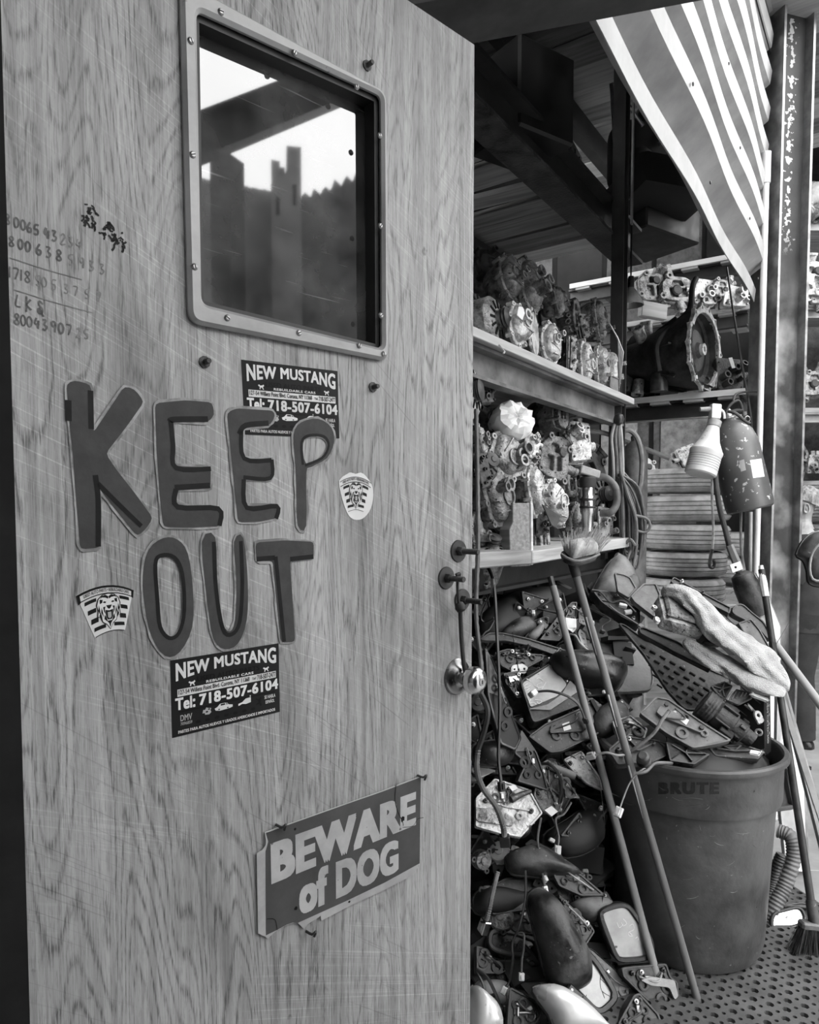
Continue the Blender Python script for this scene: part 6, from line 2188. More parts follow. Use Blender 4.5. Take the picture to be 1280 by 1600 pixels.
wire('taped cable end on the power cord', [(770, 905, 2.41), (772, 932, 2.39)], 0.009, 'grey_wire', None)
wire('thin cord looped behind the power cord', [(768, 925, 2.5), (752, 960, 2.5), (757, 972, 2.5), (772, 966, 2.48)], 0.003, 'black_wire', None)
wire('grey lead running over the dark shell to the can', [k1((780, 600))[0] + (2.6,), k1((820, 610))[0] + (2.58,), k1((860, 670))[0] + (2.58,), k1((940, 740))[0] + (2.56,)], 0.004, 'pale_plastic', 'dusty_plastic')
wire('black looping lead above the metal brackets', [k3((580, 245))[0] + (2.28,), k3((640, 250))[0] + (2.26,), k3((700, 320))[0] + (2.25,), k3((720, 420))[0] + (2.25,), k3((700, 530))[0] + (2.26,)], 0.005, 'black_wire', 'steel')
wire('grey lead hanging from the brackets to a white plug', [k3((790, 520))[0] + (2.28,), k3((740, 600))[0] + (2.26,), k3((680, 640))[0] + (2.25,), k3((700, 760))[0] + (2.23,), k3((695, 830))[0] + (2.22,)], 0.0035, 'grey_wire', 'white_plastic', plug_size=0.02)
wire('long dark lead hanging in the middle of the heap', [k3((575, 630))[0] + (2.24,), k3((550, 780))[0] + (2.2,), k3((570, 950))[0] + (2.18,), k3((600, 1120))[0] + (2.15,)], 0.0035, 'grey_wire', 'white_plastic')
wire('black lead with a small pale plug at its twisted end', [k4((360, 0))[0] + (2.12,), k4((360, 150))[0] + (2.08,), k4((330, 300))[0] + (2.03,), k4((288, 400))[0] + (2.02,), k4((290, 480))[0] + (2.0,), k4((275, 600))[0] + (2.0,), k4((252, 650))[0] + (1.99,)], 0.0035, 'black_wire', 'white_plastic')
wire('twisted pale lead with a square white plug', [k4((310, 350))[0] + (2.05,), k4((350, 350))[0] + (2.03,), k4((350, 430))[0] + (2.02,), k4((340, 500))[0] + (2.01,), k4((338, 570))[0] + (2.0,)], 0.003, 'grey_wire', 'white_plastic')
wire('black lead sagging at the bottom beside the door', [k4((90, 550))[0] + (2.0,), k4((150, 600))[0] + (1.98,), k4((200, 700))[0] + (1.96,), k4((240, 820))[0] + (1.96,), k4((260, 880))[0] + (1.96,)], 0.005, 'black_wire', None)
wire('thin black lead curving along the door edge at the bottom', [k4((85, 560))[0] + (2.0,), k4((125, 640))[0] + (1.97,), k4((120, 730))[0] + (1.96,), k4((90, 790))[0] + (1.96,)], 0.004, 'black_wire', None)
wire('lead with a white tag plug hanging in front of the bin', [(1015, 1197, 2.12), (1000, 1205, 2.1), (985, 1222, 2.1), (975, 1245, 2.09), (969, 1262, 2.08)], 0.0025, 'pale_plastic', 'white_plastic', plug_size=0.022)
wire('pale cable lying over the rim of the bin', [k2((135, 1395))[0] + (2.06,), k2((200, 1380))[0] + (2.06,), k2((260, 1330))[0] + (2.1,), k2((360, 1330))[0] + (2.15,)], 0.005, 'grey_plastic', None)
# ------------------------------------------------------------------ rubber mat, bin and what is in it
def rubber_mat():
    # lattice of cells, each with a round hole right through; large and small holes alternate
    cell = 0.031
    nx, ny = 44, 48
    vs, fs = [], []
    idx = {}

    def vid(x, y, z):
        k = (round(x, 5), round(y, 5), z)
        if k not in idx:
            idx[k] = len(vs)
            vs.append((x, y, z))
        return idx[k]
    th = 0.012
    for i in range(nx):
        for j in range(ny):
            cx, cy = (i + 0.5) * cell, (j + 0.5) * cell
            r = 0.0118 if (i + j) % 2 == 0 else 0.0062
            ring_o = []
            h = cell / 2
            for a, b in ((h, 0), (h, h), (0, h), (-h, h), (-h, 0), (-h, -h), (0, -h), (h, -h)):
                ring_o.append(vid(cx + a, cy + b, th))
            ri, rb = [], []
            for k in range(8):
                a = 2 * pi * k / 8
                ri.append(vid(cx + r * cos(a), cy + r * sin(a), th))
                rb.append(vid(cx + r * cos(a), cy + r * sin(a), 0.0))
            for k in range(8):
                k2_ = (k + 1) % 8
                fs.append((ring_o[k], ring_o[k2_], ri[k2_], ri[k]))
                fs.append((ri[k], ri[k2_], rb[k2_], rb[k]))
    W, Hh = nx * cell, ny * cell
    me = bpy.data.meshes.new('mat')
    me.from_pydata(vs, [], fs)
    c = PZ(1150, 1560, 0)
    o = obj('rubber_mat', fin(me, 40), 'mat_rubber', None, Matrix.Translation((c.x - 0.35, c.y - 0.35, 0.0)) @ R('Z', 14) @ T(-0.3, -0.1, 0))
    tag(o, 'black perforated rubber mat on the floor under the bin', 'mat')
    # dark ground below the holes is the floor itself


rubber_mat()
BINC = Vector((P(1086, 805, 2.36).x, 2.36, 0.012))
BT = thing('rubbish_bin', 'big grey plastic bin marked BRUTE, heaped with car parts', 'bin', Matrix.Translation(BINC))
ZR = 0.665
prof = [(0.0, 0.012), (0.18, 0.012), (0.2, 0.0), (0.222, 0.004), (0.234, 0.022), (0.24, 0.05), (0.262, ZR - 0.165), (0.2625, ZR - 0.16), (0.276, ZR - 0.155), (0.279, ZR - 0.145), (0.281, ZR - 0.03), (0.283, ZR - 0.026), (0.293, ZR - 0.024), (0.297, ZR - 0.018), (0.297, ZR - 0.006), (0.292, ZR), (0.28, ZR), (0.274, ZR - 0.008), (0.271, ZR - 0.05), (0.255, ZR - 0.16), (0.228, 0.03), (0.0, 0.02)]
obj('body', M_lathe(prof, 64, lump=0.006), 'bin_plastic', BT)


def bin_hit(px, py, r):
    v = ray(px, py)
    o = CAM - BINC
    a = v.x ** 2 + v.y ** 2
    b = 2 * (o.x * v.x + o.y * v.y)
    c = o.x ** 2 + o.y ** 2 - r * r
    t = (-b - sqrt(b * b - 4 * a * c)) / (2 * a)
    return o + v * t


me = norm_text('BRUTE', 0.055, 1.15)
for v in me.vertices:
    q = bin_hit(1029 + 95 * v.co.x, 1241 - 18.5 * v.co.y, 0.2815 + v.co.z)
    v.co = q
obj('lettering', me, 'bin_print', BT)
for k, (a, b, y) in enumerate(((1060, 1098, 1249), (1060, 1098, 1257))):
    obj('moulded_mark', M_tube([bin_hit(a + (b - a) * i / 5, y + (3 if k else -2) * sin(pi * i / 5), 0.2805) for i in range(6)], 0.0012, 5), 'bin_plastic', BT)
random.seed(44)
for k in range(22):
    x_, y_ = random.uniform(985, 1185), random.uniform(1225, 1500)
    dx_, dy_ = random.uniform(-14, 22), random.uniform(-6, 12)
    rr_ = 0.2815 if y_ < 1285 else 0.2645
    pts_ = []
    for i in range(4):
        f = i / 3
        px_, py_ = x_ + dx_ * f, y_ + dy_ * f + 2 * sin(3 * f)
        if y_ >= 1285:
            zz_ = bin_hit(px_, py_, 0.25).z
            rr_ = 0.2412 + (0.2632 - 0.2412) * min(max((zz_ - 0.05) / (ZR - 0.165 - 0.05), 0), 1)
        pts_.append(bin_hit(px_, py_, rr_))
    obj('scuff', M_tube(pts_, [0.0003, random.uniform(0.0006, 0.0012), 0.0008, 0.0003], 4), 'grey_plastic', BT)
# handle: moulded loop on the right
for (px, nm) in ((1228, 'handle'),):
    hm, lp = trace([(1208, 1180), (1222, 1172), (1236, 1215), (1246, 1262), (1240, 1266), (1208, 1270)], 2.42, (.5, -.85, 0))
    obj(nm, M_plate([rnd_poly(lp, 0.012, 3), rnd_poly(shrink(lp, 0.016), 0.006, 3)], 0.03, 0.004), 'bin_plastic', BT, T(*(-BINC)) @ hm)
    obj('handle_web', M_plate([shrink(lp, 0.01)], 0.008, 0, front=-0.02), 'bin_plastic', BT, T(*(-BINC)) @ hm)

GB = 'car parts heaped in the bin'
zc = 2.3
# packing inside the bin
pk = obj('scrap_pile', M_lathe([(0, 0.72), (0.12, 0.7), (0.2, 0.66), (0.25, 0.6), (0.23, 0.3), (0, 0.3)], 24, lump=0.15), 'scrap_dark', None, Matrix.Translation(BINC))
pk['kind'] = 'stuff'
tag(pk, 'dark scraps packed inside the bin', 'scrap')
# slotted dark grille panel
t = slab('slotted_grille', 'large dark slotted grille panel leaning out of the bin', 'grille', k2((20, 455), (60, 460), (200, 560), (420, 600), (600, 745), (740, 800), (730, 860), (560, 1000), (440, 1000), (330, 880), (180, 650)), (-.05, -.8, .6), 0.012, 'dusty_plastic', 0, GB, rc=0.02, d=2.55)
random.seed(2)
for r_ in range(5):
    for c_ in range(7):
        q = [(180 + c_ * 62 + r_ * 26, 600 + c_ * 34 + r_ * 62)]
        if q[0][0] > 600 or q[0][1] > 960 or q[0][1] < 560:
            continue
        p = on_plane(t, k2(q[0]), 0.004)[0]
        obj('slot', M_box(0.022, 0.005, 0.004), 'black_void', t, T(p[0], p[1], 0.002) @ R('Z', -38))
# long dark flap above it
slab('trim_sheet', 'long dark trim panel lying across the bin under the blower', 'trim panel', k2((150, 485), (180, 480), (400, 570), (610, 720), (600, 750), (380, 640), (160, 520)), (.0, -.7, .7), 0.02, 'dusty_plastic', 0, GB, d=2.5)
slab('trim_sheet', 'dark vented panel edge behind the towel', 'trim panel', k2((350, 195), (370, 168), (560, 270), (730, 360), (720, 400), (560, 320), (400, 250)), (.0, -.7, .7), 0.02, 'dusty_plastic', 0, GB, d=2.72, bolts=3)
slab('trim_sheet', 'black sheet on the far side of the bin heap', 'trim panel', k2((100, 290), (180, 210), (260, 210), (290, 280), (250, 420), (130, 330)), (.0, -.7, .7), 0.02, 'grey_plastic', 0, GB, d=2.75)
slab('speaker_grille', 'perforated dark grille hanging over the heap behind the bin', 'grille', k2((0, 140), (60, 150), (100, 170), (140, 240), (90, 300), (20, 260)), (.1, -.75, .6), 0.01, 'grey_plastic', 0, GB, d=2.8)
shell('door_mirror', 'dusty rounded shell on the heap below the hanging hoses', 'mirror', [(925, 930), (945, 890), (965, 868), (985, 885), (990, 910), (965, 930), (940, 940)], (.2, -.8, .5), 0.05, 'grey_plastic', 0, GM, d=2.95)
shell('door_mirror', 'dark ribbed cover beside the perforated panel', 'mirror', [(970, 905), (995, 900), (1000, 935), (985, 960), (962, 940)], (.2, -.8, .5), 0.03, 'dusty_plastic', 0, GM, d=2.9)
slab('wire_box', 'box of loose wires and white plugs left of the bin heap', 'box', k1((930, 280), (1100, 300), (1280, 420), (1280, 540), (1150, 480), (1000, 370)), (.1, -.7, .7), 0.04, 'dusty_plastic', 0, d=2.78, bolts=4)
for i, (q, lab) in enumerate((((1160, 395), 'pale plug on the wire box'), ((1195, 440), 'long white plug on the wire box'))):
    tag(obj('white_plug', M_box(0.03, 0.016, 0.014, 0.002), 'white_plastic', None, frame(P(*k1(q)[0], 2.74), (0, -.6, .8), -20 + 30 * i)), lab, 'plug')
wire('looped black lead over the wire box', [k1((930, 290))[0] + (2.74,), k1((1000, 300))[0] + (2.72,), k1((1070, 370))[0] + (2.72,), k1((1160, 360))[0] + (2.72,), k1((1250, 440))[0] + (2.72,)], 0.004, 'black_wire', None)
wire('grey lead trailing off the wire box', [k1((1060, 390))[0] + (2.73,), k1((1120, 440))[0] + (2.72,), k1((1190, 480))[0] + (2.71,), k1((1270, 530))[0] + (2.7,)], 0.004, 'grey_wire', 'pale_plastic')
# blower (square motor with fan ring) under the towel
t = thing('blower_motor', 'grimy blower motor with white bushings lying under the towel', 'motor', frame(P(*k2((400, 420))[0], 2.45), (.25, -.55, .8), -28), GB)
obj('case', M_box(0.15, 0.13, 0.05, 0.012, seg=2), 'cast_alloy', t)
obj('lid', M_box(0.12, 0.1, 0.02, 0.008), 'cast_alloy_dull', t, T(0, 0, 0.032))
for s, q in ((-1, 0.6), (1, 0.2), (-1, -0.7)):
    e = obj('bushing', M_lathe([(0.004, 0.006), (0.009, 0.006), (0.009, -0.006), (0.004, -0.006)], 14, closed=True), 'white_plastic', t, T(-0.085, s * 0.06 * abs(q) * 1.3, 0.0))
fanr = obj('fan_ring', M_lathe([(0.02, 0.0), (0.045, 0.0), (0.048, 0.03), (0.044, 0.034), (0.044, 0.06), (0.02, 0.06)], 28), 'dusty_plastic', t, T(0.085, -0.025, -0.005) @ R('Y', 90))
for k in range(14):
    a = 2 * pi * k / 14
    obj('fin', M_box(0.004, 0.01, 0.05), 'cast_alloy_dull', fanr, R('Z', math.degrees(a)) @ T(0.049, 0, 0.03))
boltset(t, [(0.06, 0.05), (-0.06, 0.05), (0.06, -0.05), (-0.06, -0.05)], 0.03, r=0.007)


# towel: lumpy folded cloth following a line over the heap
def cloth(name, label, spine, wid, thick, mat, seed, folds=5):
    C_ = crom([P(*p) for p in spine], 10)
    n = len(C_)
    ww = crom([Vector((w, 0, 0)) for w in wid], 10)
    m_ = 36
    vs, fs = [], []
    for i, c in enumerate(C_):
        t_ = (C_[min(i + 1, n - 1)] - C_[max(i - 1, 0)]).normalized()
        up = Vector((-0.05, -0.45, 0.9))
        side = t_.cross(up).normalized()
        nn = side.cross(t_).normalized()
        w = ww[i].x
        for k in range(m_):
            a = 2 * pi * k / m_
            f = 1 + 0.24 * noise.noise(Vector((cos(a) * 1.6 + seed, sin(a) * 1.6, i * 0.16))) + 0.10 * sin(folds * a + i * 0.13 + 1.4 * noise.noise(Vector((i * .1, seed, 0))))
            f += 0.09 * noise.noise(Vector((cos(a) * 5, sin(a) * 5 + seed, i * .28)))
            e = 1.0
            if i < 4:
                e = (0.35, 0.7, 0.88, 0.96)[i]
            if i > n - 5:
                e = (0.96, 0.88, 0.7, 0.35)[i - (n - 4)] if i >= n - 4 else 1
            vs.append(c + side * (w * e * f * cos(a)) + nn * (thick * e * f * sin(a)))
    for i in range(n - 1):
        for k in range(m_):
            k2_ = (k + 1) % m_
            fs.append((i * m_ + k, i * m_ + k2_, (i + 1) * m_ + k2_, (i + 1) * m_ + k))
    fs.append(tuple(reversed(range(m_))))
    fs.append(tuple(range((n - 1) * m_, n * m_)))
    o = obj(name, mk(vs, fs, 80), mat)
    tag(o, label, 'cloth')
    return o


cloth('towel', 'dirty white towel draped long over the parts in the bin', [(1034, 926, 2.5), (1066, 928, 2.46), (1092, 948, 2.42), (1118, 980, 2.38), (1150, 1004, 2.34), (1182, 1026, 2.31), (1206, 1050, 2.28), (1228, 1078, 2.28)], [0.018, 0.036, 0.042, 0.05, 0.058, 0.066, 0.058, 0.03], 0.026, 'cloth', 1.3, 6)
cloth('towel_fold', 'lower fold of pale cloth trailing from the fan under the towel', [(1068, 1002, 2.42), (1092, 1018, 2.38), (1120, 1032, 2.34), (1148, 1046, 2.31), (1172, 1060, 2.27), (1196, 1070, 2.25), (1220, 1074, 2.27)], [0.012, 0.03, 0.044, 0.046, 0.054, 0.05, 0.03], 0.02, 'cloth', 4.1, 4)

# fuel pump / blower drum with grooved ring
t = thing('wiper_motor', 'dark grooved drum motor with clips lying at the front of the bin', 'motor', frame(P(*k2((690, 1060))[0], 2.25), (.72, -.35, -.55), 0), GB)
obj('drum', M_lathe([(0.0, 0.1), (0.024, 0.1), (0.026, 0.07), (0.034, 0.066), (0.034, 0.03), (0.042, 0.026), (0.044, 0.02), (0.044, -0.03), (0.04, -0.035), (0.05, -0.04), (0.052, -0.045), (0.05, -0.05), (0.052, -0.055), (0.05, -0.06), (0.052, -0.065), (0.05, -0.07), (0.052, -0.08), (0.046, -0.085), (0, -0.085)], 36), 'cast_iron', t)
for k in range(6):
    a = k * 60
    obj('window_rib', M_box(0.022, 0.005, 0.05, 0.001), 'dusty_plastic', t, R('Z', a) @ T(0.044, 0, -0.005) @ R('X', 0))
    obj('lug', M_box(0.012, 0.012, 0.02, 0.002), 'dusty_plastic', t, R('Z', a + 20) @ T(0.036, 0, 0.05))
obj('clip_block', M_box(0.03, 0.02, 0.045, 0.003), 'black_plastic', t, R('Z', 200) @ T(0.054, 0, 0.02))
obj('eye_lug', M_plate([circ(0.012, 14), circ(0.006, 12)], 0.008, 0.001), 'cast_alloy', t, T(0.02, 0.03, 0.1) @ R('Y', 70))
# mirror base in front
t = slab('mirror_mount', 'grey triangular mirror base with a white label lying on the bin rim', 'mirror mount', k2((155, 1020), (260, 915), (340, 930), (560, 1080), (735, 1190), (640, 1215), (490, 1240), (330, 1150)), (-.05, -.75, .65), 0.02, 'grey_plastic', 0, GB, d=2.22, rc=0.01)
decal(t, k2((265, 1010), (290, 970), (360, 1000), (560, 1110), (545, 1140), (400, 1080), (300, 1040)), 'grey_plastic', 'raised_base', 0.014, 0.014, 0.006)
decal(t, k2((410, 1060), (430, 1040), (468, 1060), (450, 1092)), 'paper', 'label_patch', 0.016, 0.002)
boltset(t, on_plane(t, k2((325, 965), (545, 1110)), 0.014), 0.014, r=0.008)
wire('braided grey lead from the mirror base down over the bin rim', [k2((345, 1000))[0] + (2.2,), k2((300, 1060))[0] + (2.18,), k2((240, 1150))[0] + (2.16,), k2((110, 1250))[0] + (2.16,), k2((20, 1285))[0] + (2.2,)], 0.006, 'grey_plastic', 'pale_plastic', corr=True)
# mesh grille scrap and flat pieces
t = slab('mesh_scrap', 'scrap of woven mesh under the towel end', 'mesh', k2((700, 940), (760, 870), (850, 890), (860, 930), (780, 970)), (.0, -.75, .65), 0.006, 'grey_plastic', 0, GB, d=2.27, rc=0.003)
for k in range(6):
    a, b = k2((710 + k * 26, 935 - k * 6), (740 + k * 22, 880 + k * 2))
    q = on_plane(t, [a, b], 0.004)
    obj('strand', M_tube([q[0] + (.004,), q[1] + (.004,)], 0.0015, 5), 'pale_plastic', t)
slab('vent_scrap', 'ribbed vent scrap lying on the grille panel', 'vent', k2((600, 850), (690, 820), (740, 850), (690, 940), (640, 900)), (.0, -.75, .65), 0.01, 'grey_plastic', 0, GB, d=2.32, ribs=5)
slab('foil_scrap', 'crumpled dark foil strip on the right of the bin rim', 'foil', k2((590, 1240), (650, 1220), (800, 1215), (940, 1260), (900, 1310), (760, 1300), (630, 1290)), (.0, -.6, .8), 0.02, 'dusty_plastic', 0, GB, d=2.2, ribs=4)
slab('paper_scrap', 'white paper scrap on the right of the bin rim', 'paper', k2((850, 1250), (920, 1262), (905, 1285), (842, 1272)), (.0, -.6, .8), 0.002, 'paper', 0, GB, d=2.17, rc=0.001, bev=0)
# dark box with printing on its side
t = thing('printed_box', 'black cardboard box with white print standing at the right of the bin', 'box', frame(P(1200, 1132, 2.3), (.75, -.65, 0.05), -3), GB)
obj('box', M_box(0.07, 0.19, 0.1, 0.002, c=(0, 0, -0.05)), 'amp_box', t)
me = norm_text('OEM CZYD-300', 0.01)
for v in me.vertices:
    v.co = (-0.012 + 0.018 * v.co.y, 0.08 - 0.14 * v.co.x, 0.0008 + v.co.z)
obj('lettering', fin(me), 'sticker_grey', t)
for k in range(4):
    obj('print_mark', M_box(0.006, 0.008, 0.0008), 'sticker_grey', t, T(0.014, 0.06 - k * 0.03, 0.0006))
wire('coiled black spring clip by the printed box', [k2((815, 965))[0] + (2.24,), k2((860, 1000))[0] + (2.22,), k2((835, 960))[0] + (2.22,), k2((880, 1010))[0] + (2.22,)], 0.003, 'steel', None)
tag(obj('key_ring_lug', M_plate([rnd_poly([(-.016, -.02), (.012, -.02), (.018, .012), (0, .022), (-.012, .012)], .008, 3), circ(.006, 10, 0.002, .004)], .008, .001), 'cast_alloy', None, frame(P(*k2((905, 1040))[0], 2.2), (.3, -.8, .4), 20)), 'pale metal lug with a round eye at the bin front', 'lug')
slab('white_clip', 'white plastic clip hanging under the towel end', 'clip', k2((850, 890), (960, 925), (965, 950), (870, 915)), (.1, -.8, .5), 0.01, 'white_plastic', 0, GB, d=2.22, rc=0.004)

# odd pieces filling the left side of the bin mouth
slab('trim_sheet', 'dark moulded tray sunk in the left of the bin mouth', 'trim panel', [(950, 1172), (975, 1150), (1030, 1158), (1052, 1178), (1020, 1192), (965, 1196)], (.0, -.6, .8), 0.02, 'dusty_plastic', 0, GB, d=2.2, rc=0.008, ribs=3, bolts=3)
slab('mirror_mount', 'pale pressed plate with markings left of the bin mouth', 'mirror mount', [(956, 1128), (985, 1118), (1012, 1140), (1006, 1158), (968, 1162)], (.05, -.65, .75), 0.012, 'cast_alloy', 0, GB, d=2.34, rc=0.006)
slab('trim_sheet', 'dark ribbed duct piece in front of the grille in the bin', 'trim panel', [(1040, 1160), (1075, 1168), (1110, 1180), (1085, 1196), (1046, 1190)], (.0, -.6, .8), 0.02, 'black_plastic', 0, GB, d=2.17, rc=0.006, ribs=4)
shell('door_mirror', 'dark rounded cover between the pole and the bin mouth', 'mirror', [(925, 1120), (950, 1098), (975, 1102), (982, 1125), (955, 1146), (932, 1146)], (.1, -.7, .6), 0.04, 'dusty_plastic', 0, GM, d=2.42)
wire('pale plug and lead lying on the bin rim at its left', [(985, 1178, 2.14), (965, 1180, 2.13), (948, 1176, 2.14), (930, 1180, 2.16)], 0.004, 'pale_plastic', 'pale_plastic', plug_size=0.022)
tag(obj('loose_grommet', M_lathe([(0, 0.03), (0.012, 0.03), (0.018, 0.024), (0.02, 0.01), (0.012, 0.006), (0.012, 0.0), (0.022, -0.004), (0.022, -0.012), (0, -0.012)], 20), 'dusty_plastic', None, frame(P(1006, 1188, 2.12), (-.3, -.6, .7), 0)), 'small dark grommet lying at the left of the bin rim', 'grommet')
# ------------------------------------------------------------------ brooms and poles in front of the heap
def pole(name, label, a, b, r0, r1, mat, n=12, cat='pole', wob=0.0, seed=0):
    """straight tapering handle; local z runs from b (foot) to a (top)"""
    A, B = P(*a), P(*b)
    z = (A - B)
    L = z.length
    m = frame(B, z)
    t = thing(name, label, cat, m)
    rg = random.Random(seed)
    pts, rr = [], []
    for i in range(13):
        f = i / 12
        pts.append((rg.uniform(-wob, wob), rg.uniform(-wob, wob), L * f))
        rr.append(r1 + (r0 - r1) * f)
    obj('handle', M_tube(pts, rr, n), mat, t)
    return t, L


t, L = pole('broom_pole', 'slim grey broom pole leaning between the heap and the bin', (864, 916, 2.52), (1044, 1592, 2.03), 0.0125, 0.0125, 'stick_wood', wob=0.0008, seed=2)
obj('tip_sleeve', M_tube([(0, 0, L - 0.11), (0, 0, L - 0.02)], [0.0135, 0.009], 12), 'grey_plastic', t)
obj('hang_tip', M_tube([(0, 0, L - 0.03), (0, 0, L + 0.035)], 0.011, 10), 'black_plastic', t)
obj('foot_ferrule', M_tube([(0, 0, -0.03), (0, 0, 0.03)], 0.016, 12), 'grey_plastic', t)
t, L = pole('brush_pole', 'dark weathered pole with a brush head, leaning on the bin', (893, 872, 2.22), (1096, 1585, 2.035), 0.0125, 0.0115, 'stick_wood', wob=0.001, seed=5, cat='broom')
obj('socket', M_tube([(0, 0, L - 0.06), (0, 0, L + 0.01)], [0.015, 0.0165], 12), 'rubber', t)
for i, (f, l) in enumerate(((0.42, 0.16), (0.62, 0.1), (0.78, 0.12))):
    obj('bark_flake', M_tube([(0.011, -0.004, L * f), (0.0125, -0.003, L * f + l)], [0.001, 0.003], 6), 'stick_pale', t)
# brush head at its top
hm = frame(P(910, 862, 2.2), (.15, -.55, .82), 14)
hd_ = obj('head_tray', M_plate([rnd_poly([(-.078, -.012), (-.05, -.04), (.035, -.035), (.05, -.016), (.03, .03), (-.06, .03)], .014, 3)], .014, .003, front=-0.006), 'dusty_plastic', t, t.matrix_basis.inverted() @ hm)
obj('tray_lip', M_tube([(-.08, .004, .004), (-.072, -.02, .004), (-.048, -.04, .004), (.0, -.04, .004), (.042, -.03, .004)], .0045, 8, smooth=4), 'grey_plastic', hd_)
bv, bf = [], []
random.seed(8)
for k in range(520):
    u, w = random.uniform(-.055, .05), random.uniform(-.022, .03)
    a = Vector((u, w, 0.0))
    b = a + Vector((0.03 + u * 0.5 + random.uniform(-.008, .008), 0.022 + w * 0.3 + random.uniform(-.008, .008), 0.05 + random.uniform(-.012, .006) - abs(u) * 0.2))
    q = Vector((random.uniform(-1, 1), random.uniform(-1, 1), 0)).normalized() * 0.0011
    s = len(bv)
    bv += [a + q, a - q, b - q * .4, b + q * .4]
    bf.append((s, s + 1, s + 2, s + 3))
obj('bristles', mk(bv, bf), 'straw', hd_)
core = obj('bristle_core', M_dome(rnd_poly([(-.055, -.022), (.05, -.02), (.052, .03), (-.055, .032)], .012, 3), 0.042, back=0.002), 'straw', hd_)

# right-hand poles
t, L = pole('broom', 'dark taped broom pole on the right with a worn brush at its foot', (1190, 890, 2.62), (1271, 1432, 2.28), 0.0115, 0.0125, 'dark_steel', seed=3, cat='broom')
obj('tape_tip', M_tube([(0, 0, L - 0.1), (0.001, 0, L - 0.05), (0, 0, L + 0.015)], [0.0135, 0.0145, 0.008], 10), 'tape', t)
obj('joint', M_tube([(0, 0, L * 0.75), (0, 0, L * 0.77)], 0.013, 10), 'black_plastic', t)
obj('neck', M_tube([(0, 0, 0.05), (0, 0, -0.03)], [0.016, 0.02], 12), 'dusty_plastic', t)
bh = t
bm4 = bh.matrix_basis.inverted() @ frame(P(1268, 1446, 2.27), (0.0, -1, 0.1), -6)
hb = obj('brush_block', M_box(0.075, 0.024, 0.04, 0.006), 'grey_plastic', t, bm4)
bv, bf = [], []
for k in range(620):
    u, w = random.uniform(-.036, .036), random.uniform(-.017, .017)
    a = Vector((u, -0.006, w))
    b = a + Vector((u * 0.9 + random.uniform(-.01, .01), -0.105 + random.uniform(-.012, .012), w * 0.5 + random.uniform(-.012, .012)))
    q = Vector((random.uniform(-1, 1), 0, random.uniform(-1, 1))).normalized() * 0.0014
    s = len(bv)
    bv += [a + q, a - q, b - q * .5, b + q * .5]
    bf.append((s, s + 1, s + 2, s + 3))
obj('bristles', mk(bv, bf), 'dark_straw', hb)
t, L = pole('wooden_pole', 'pale wooden pole slanting down to the right edge', (1208, 1002, 2.9), (1330, 1165, 2.55), 0.0165, 0.0165, 'stick_pale', seed=6)
t, L = pole('grey_pole', 'grey square-edged pole slanting behind the dark broom', (1214, 1068, 2.75), (1305, 1345, 2.55), 0.014, 0.014, 'galvanised', n=4, seed=7)
t, L = pole('grey_pole', 'thin dark strut slanting low beside the bin', (1237, 1190, 2.7), (1262, 1382, 2.6), 0.009, 0.009, 'dark_steel', n=6, seed=8)
# pale boards leaning behind the bin
slab('leaning_board', 'white painted board leaning behind the bin beside the broom', 'board', [(1214, 1075), (1228, 1090), (1258, 1200), (1264, 1362), (1228, 1360), (1212, 1200)], (.2, -.95, .2), 0.015, 'paper', 0, d=2.85, rc=0.004)
slab('leaning_board', 'narrow pale board edge right behind the dark broom', 'board', [(1216, 1062), (1224, 1062), (1298, 1320), (1284, 1330)], (.35, -.9, .2), 0.012, 'pale_plastic', 0, d=2.75, rc=0.002)
slab('leaning_board', 'triangular white offcut leaning on the column foot', 'board', [(1188, 905), (1200, 930), (1220, 980), (1216, 1282), (1188, 1285)], (.1, -.95, .2), 0.012, 'paper', 0, d=3.3, rc=0.002)

# flexible duct beside the bin
C_ = [P(*p) for p in ((1216, 1298, 2.55), (1236, 1308, 2.52), (1240, 1340, 2.5), (1228, 1380, 2.48), (1214, 1410, 2.46), (1200, 1440, 2.45))]
c = crom(C_, 12)
rr = [0.026 * (1.0 if i % 2 else 0.88) for i in range(len(c))]
o = obj('flexible_duct', M_tube(c, rr, 16), 'grey_plastic')
tag(o, 'ribbed grey flexible duct curving down beside the bin', 'duct')
C_ = [P(*p) for p in ((1222, 1335, 2.62), (1212, 1360, 2.62), (1206, 1385, 2.62), (1200, 1410, 2.6))]
c = crom(C_, 12)
o = obj('flexible_duct', M_tube(c, [0.022 * (1.0 if i % 2 else 0.88) for i in range(len(c))], 14), 'dusty_plastic')
tag(o, 'darker second duct end half hidden behind the bin', 'duct')
# mirror lying on the mat
k5m = k5((990, 1030), (1010, 990), (1130, 960), (1165, 975), (1185, 1030), (1160, 1062), (1030, 1100), (995, 1100))
t = glass_mirror('door_mirror', 'bright scribbled mirror lying on the mat right of the bin', k5m, (0.0, -.8, .6), 0.05, 'mirror_glass', 'black_plastic', 0, GM, bez=0.008, rc=0.014, d=2.42)
chalk(t, [k5((1045, 1020), (1060, 1000), (1090, 1005), (1070, 1025)), k5((1005, 1040), (1035, 1025), (1040, 1040)), k5((1060, 1030), (1080, 1015), (1075, 1035)), k5((1100, 1030), (1110, 1010), (1125, 1030)), k5((1135, 1025), (1150, 1005), (1150, 1025)), k5((1010, 1060), (1100, 1045))], -0.003, 0.0014, 'marker_ink', name='ink_mark')
slab('metal_bracket', 'grey metal scrap behind the floor mirror', 'bracket', k5((1000, 960), (1150, 940), (1240, 950), (1240, 980), (1120, 965)), (0, -.6, .8), 0.02, 'dusty_plastic', 0, d=2.5)

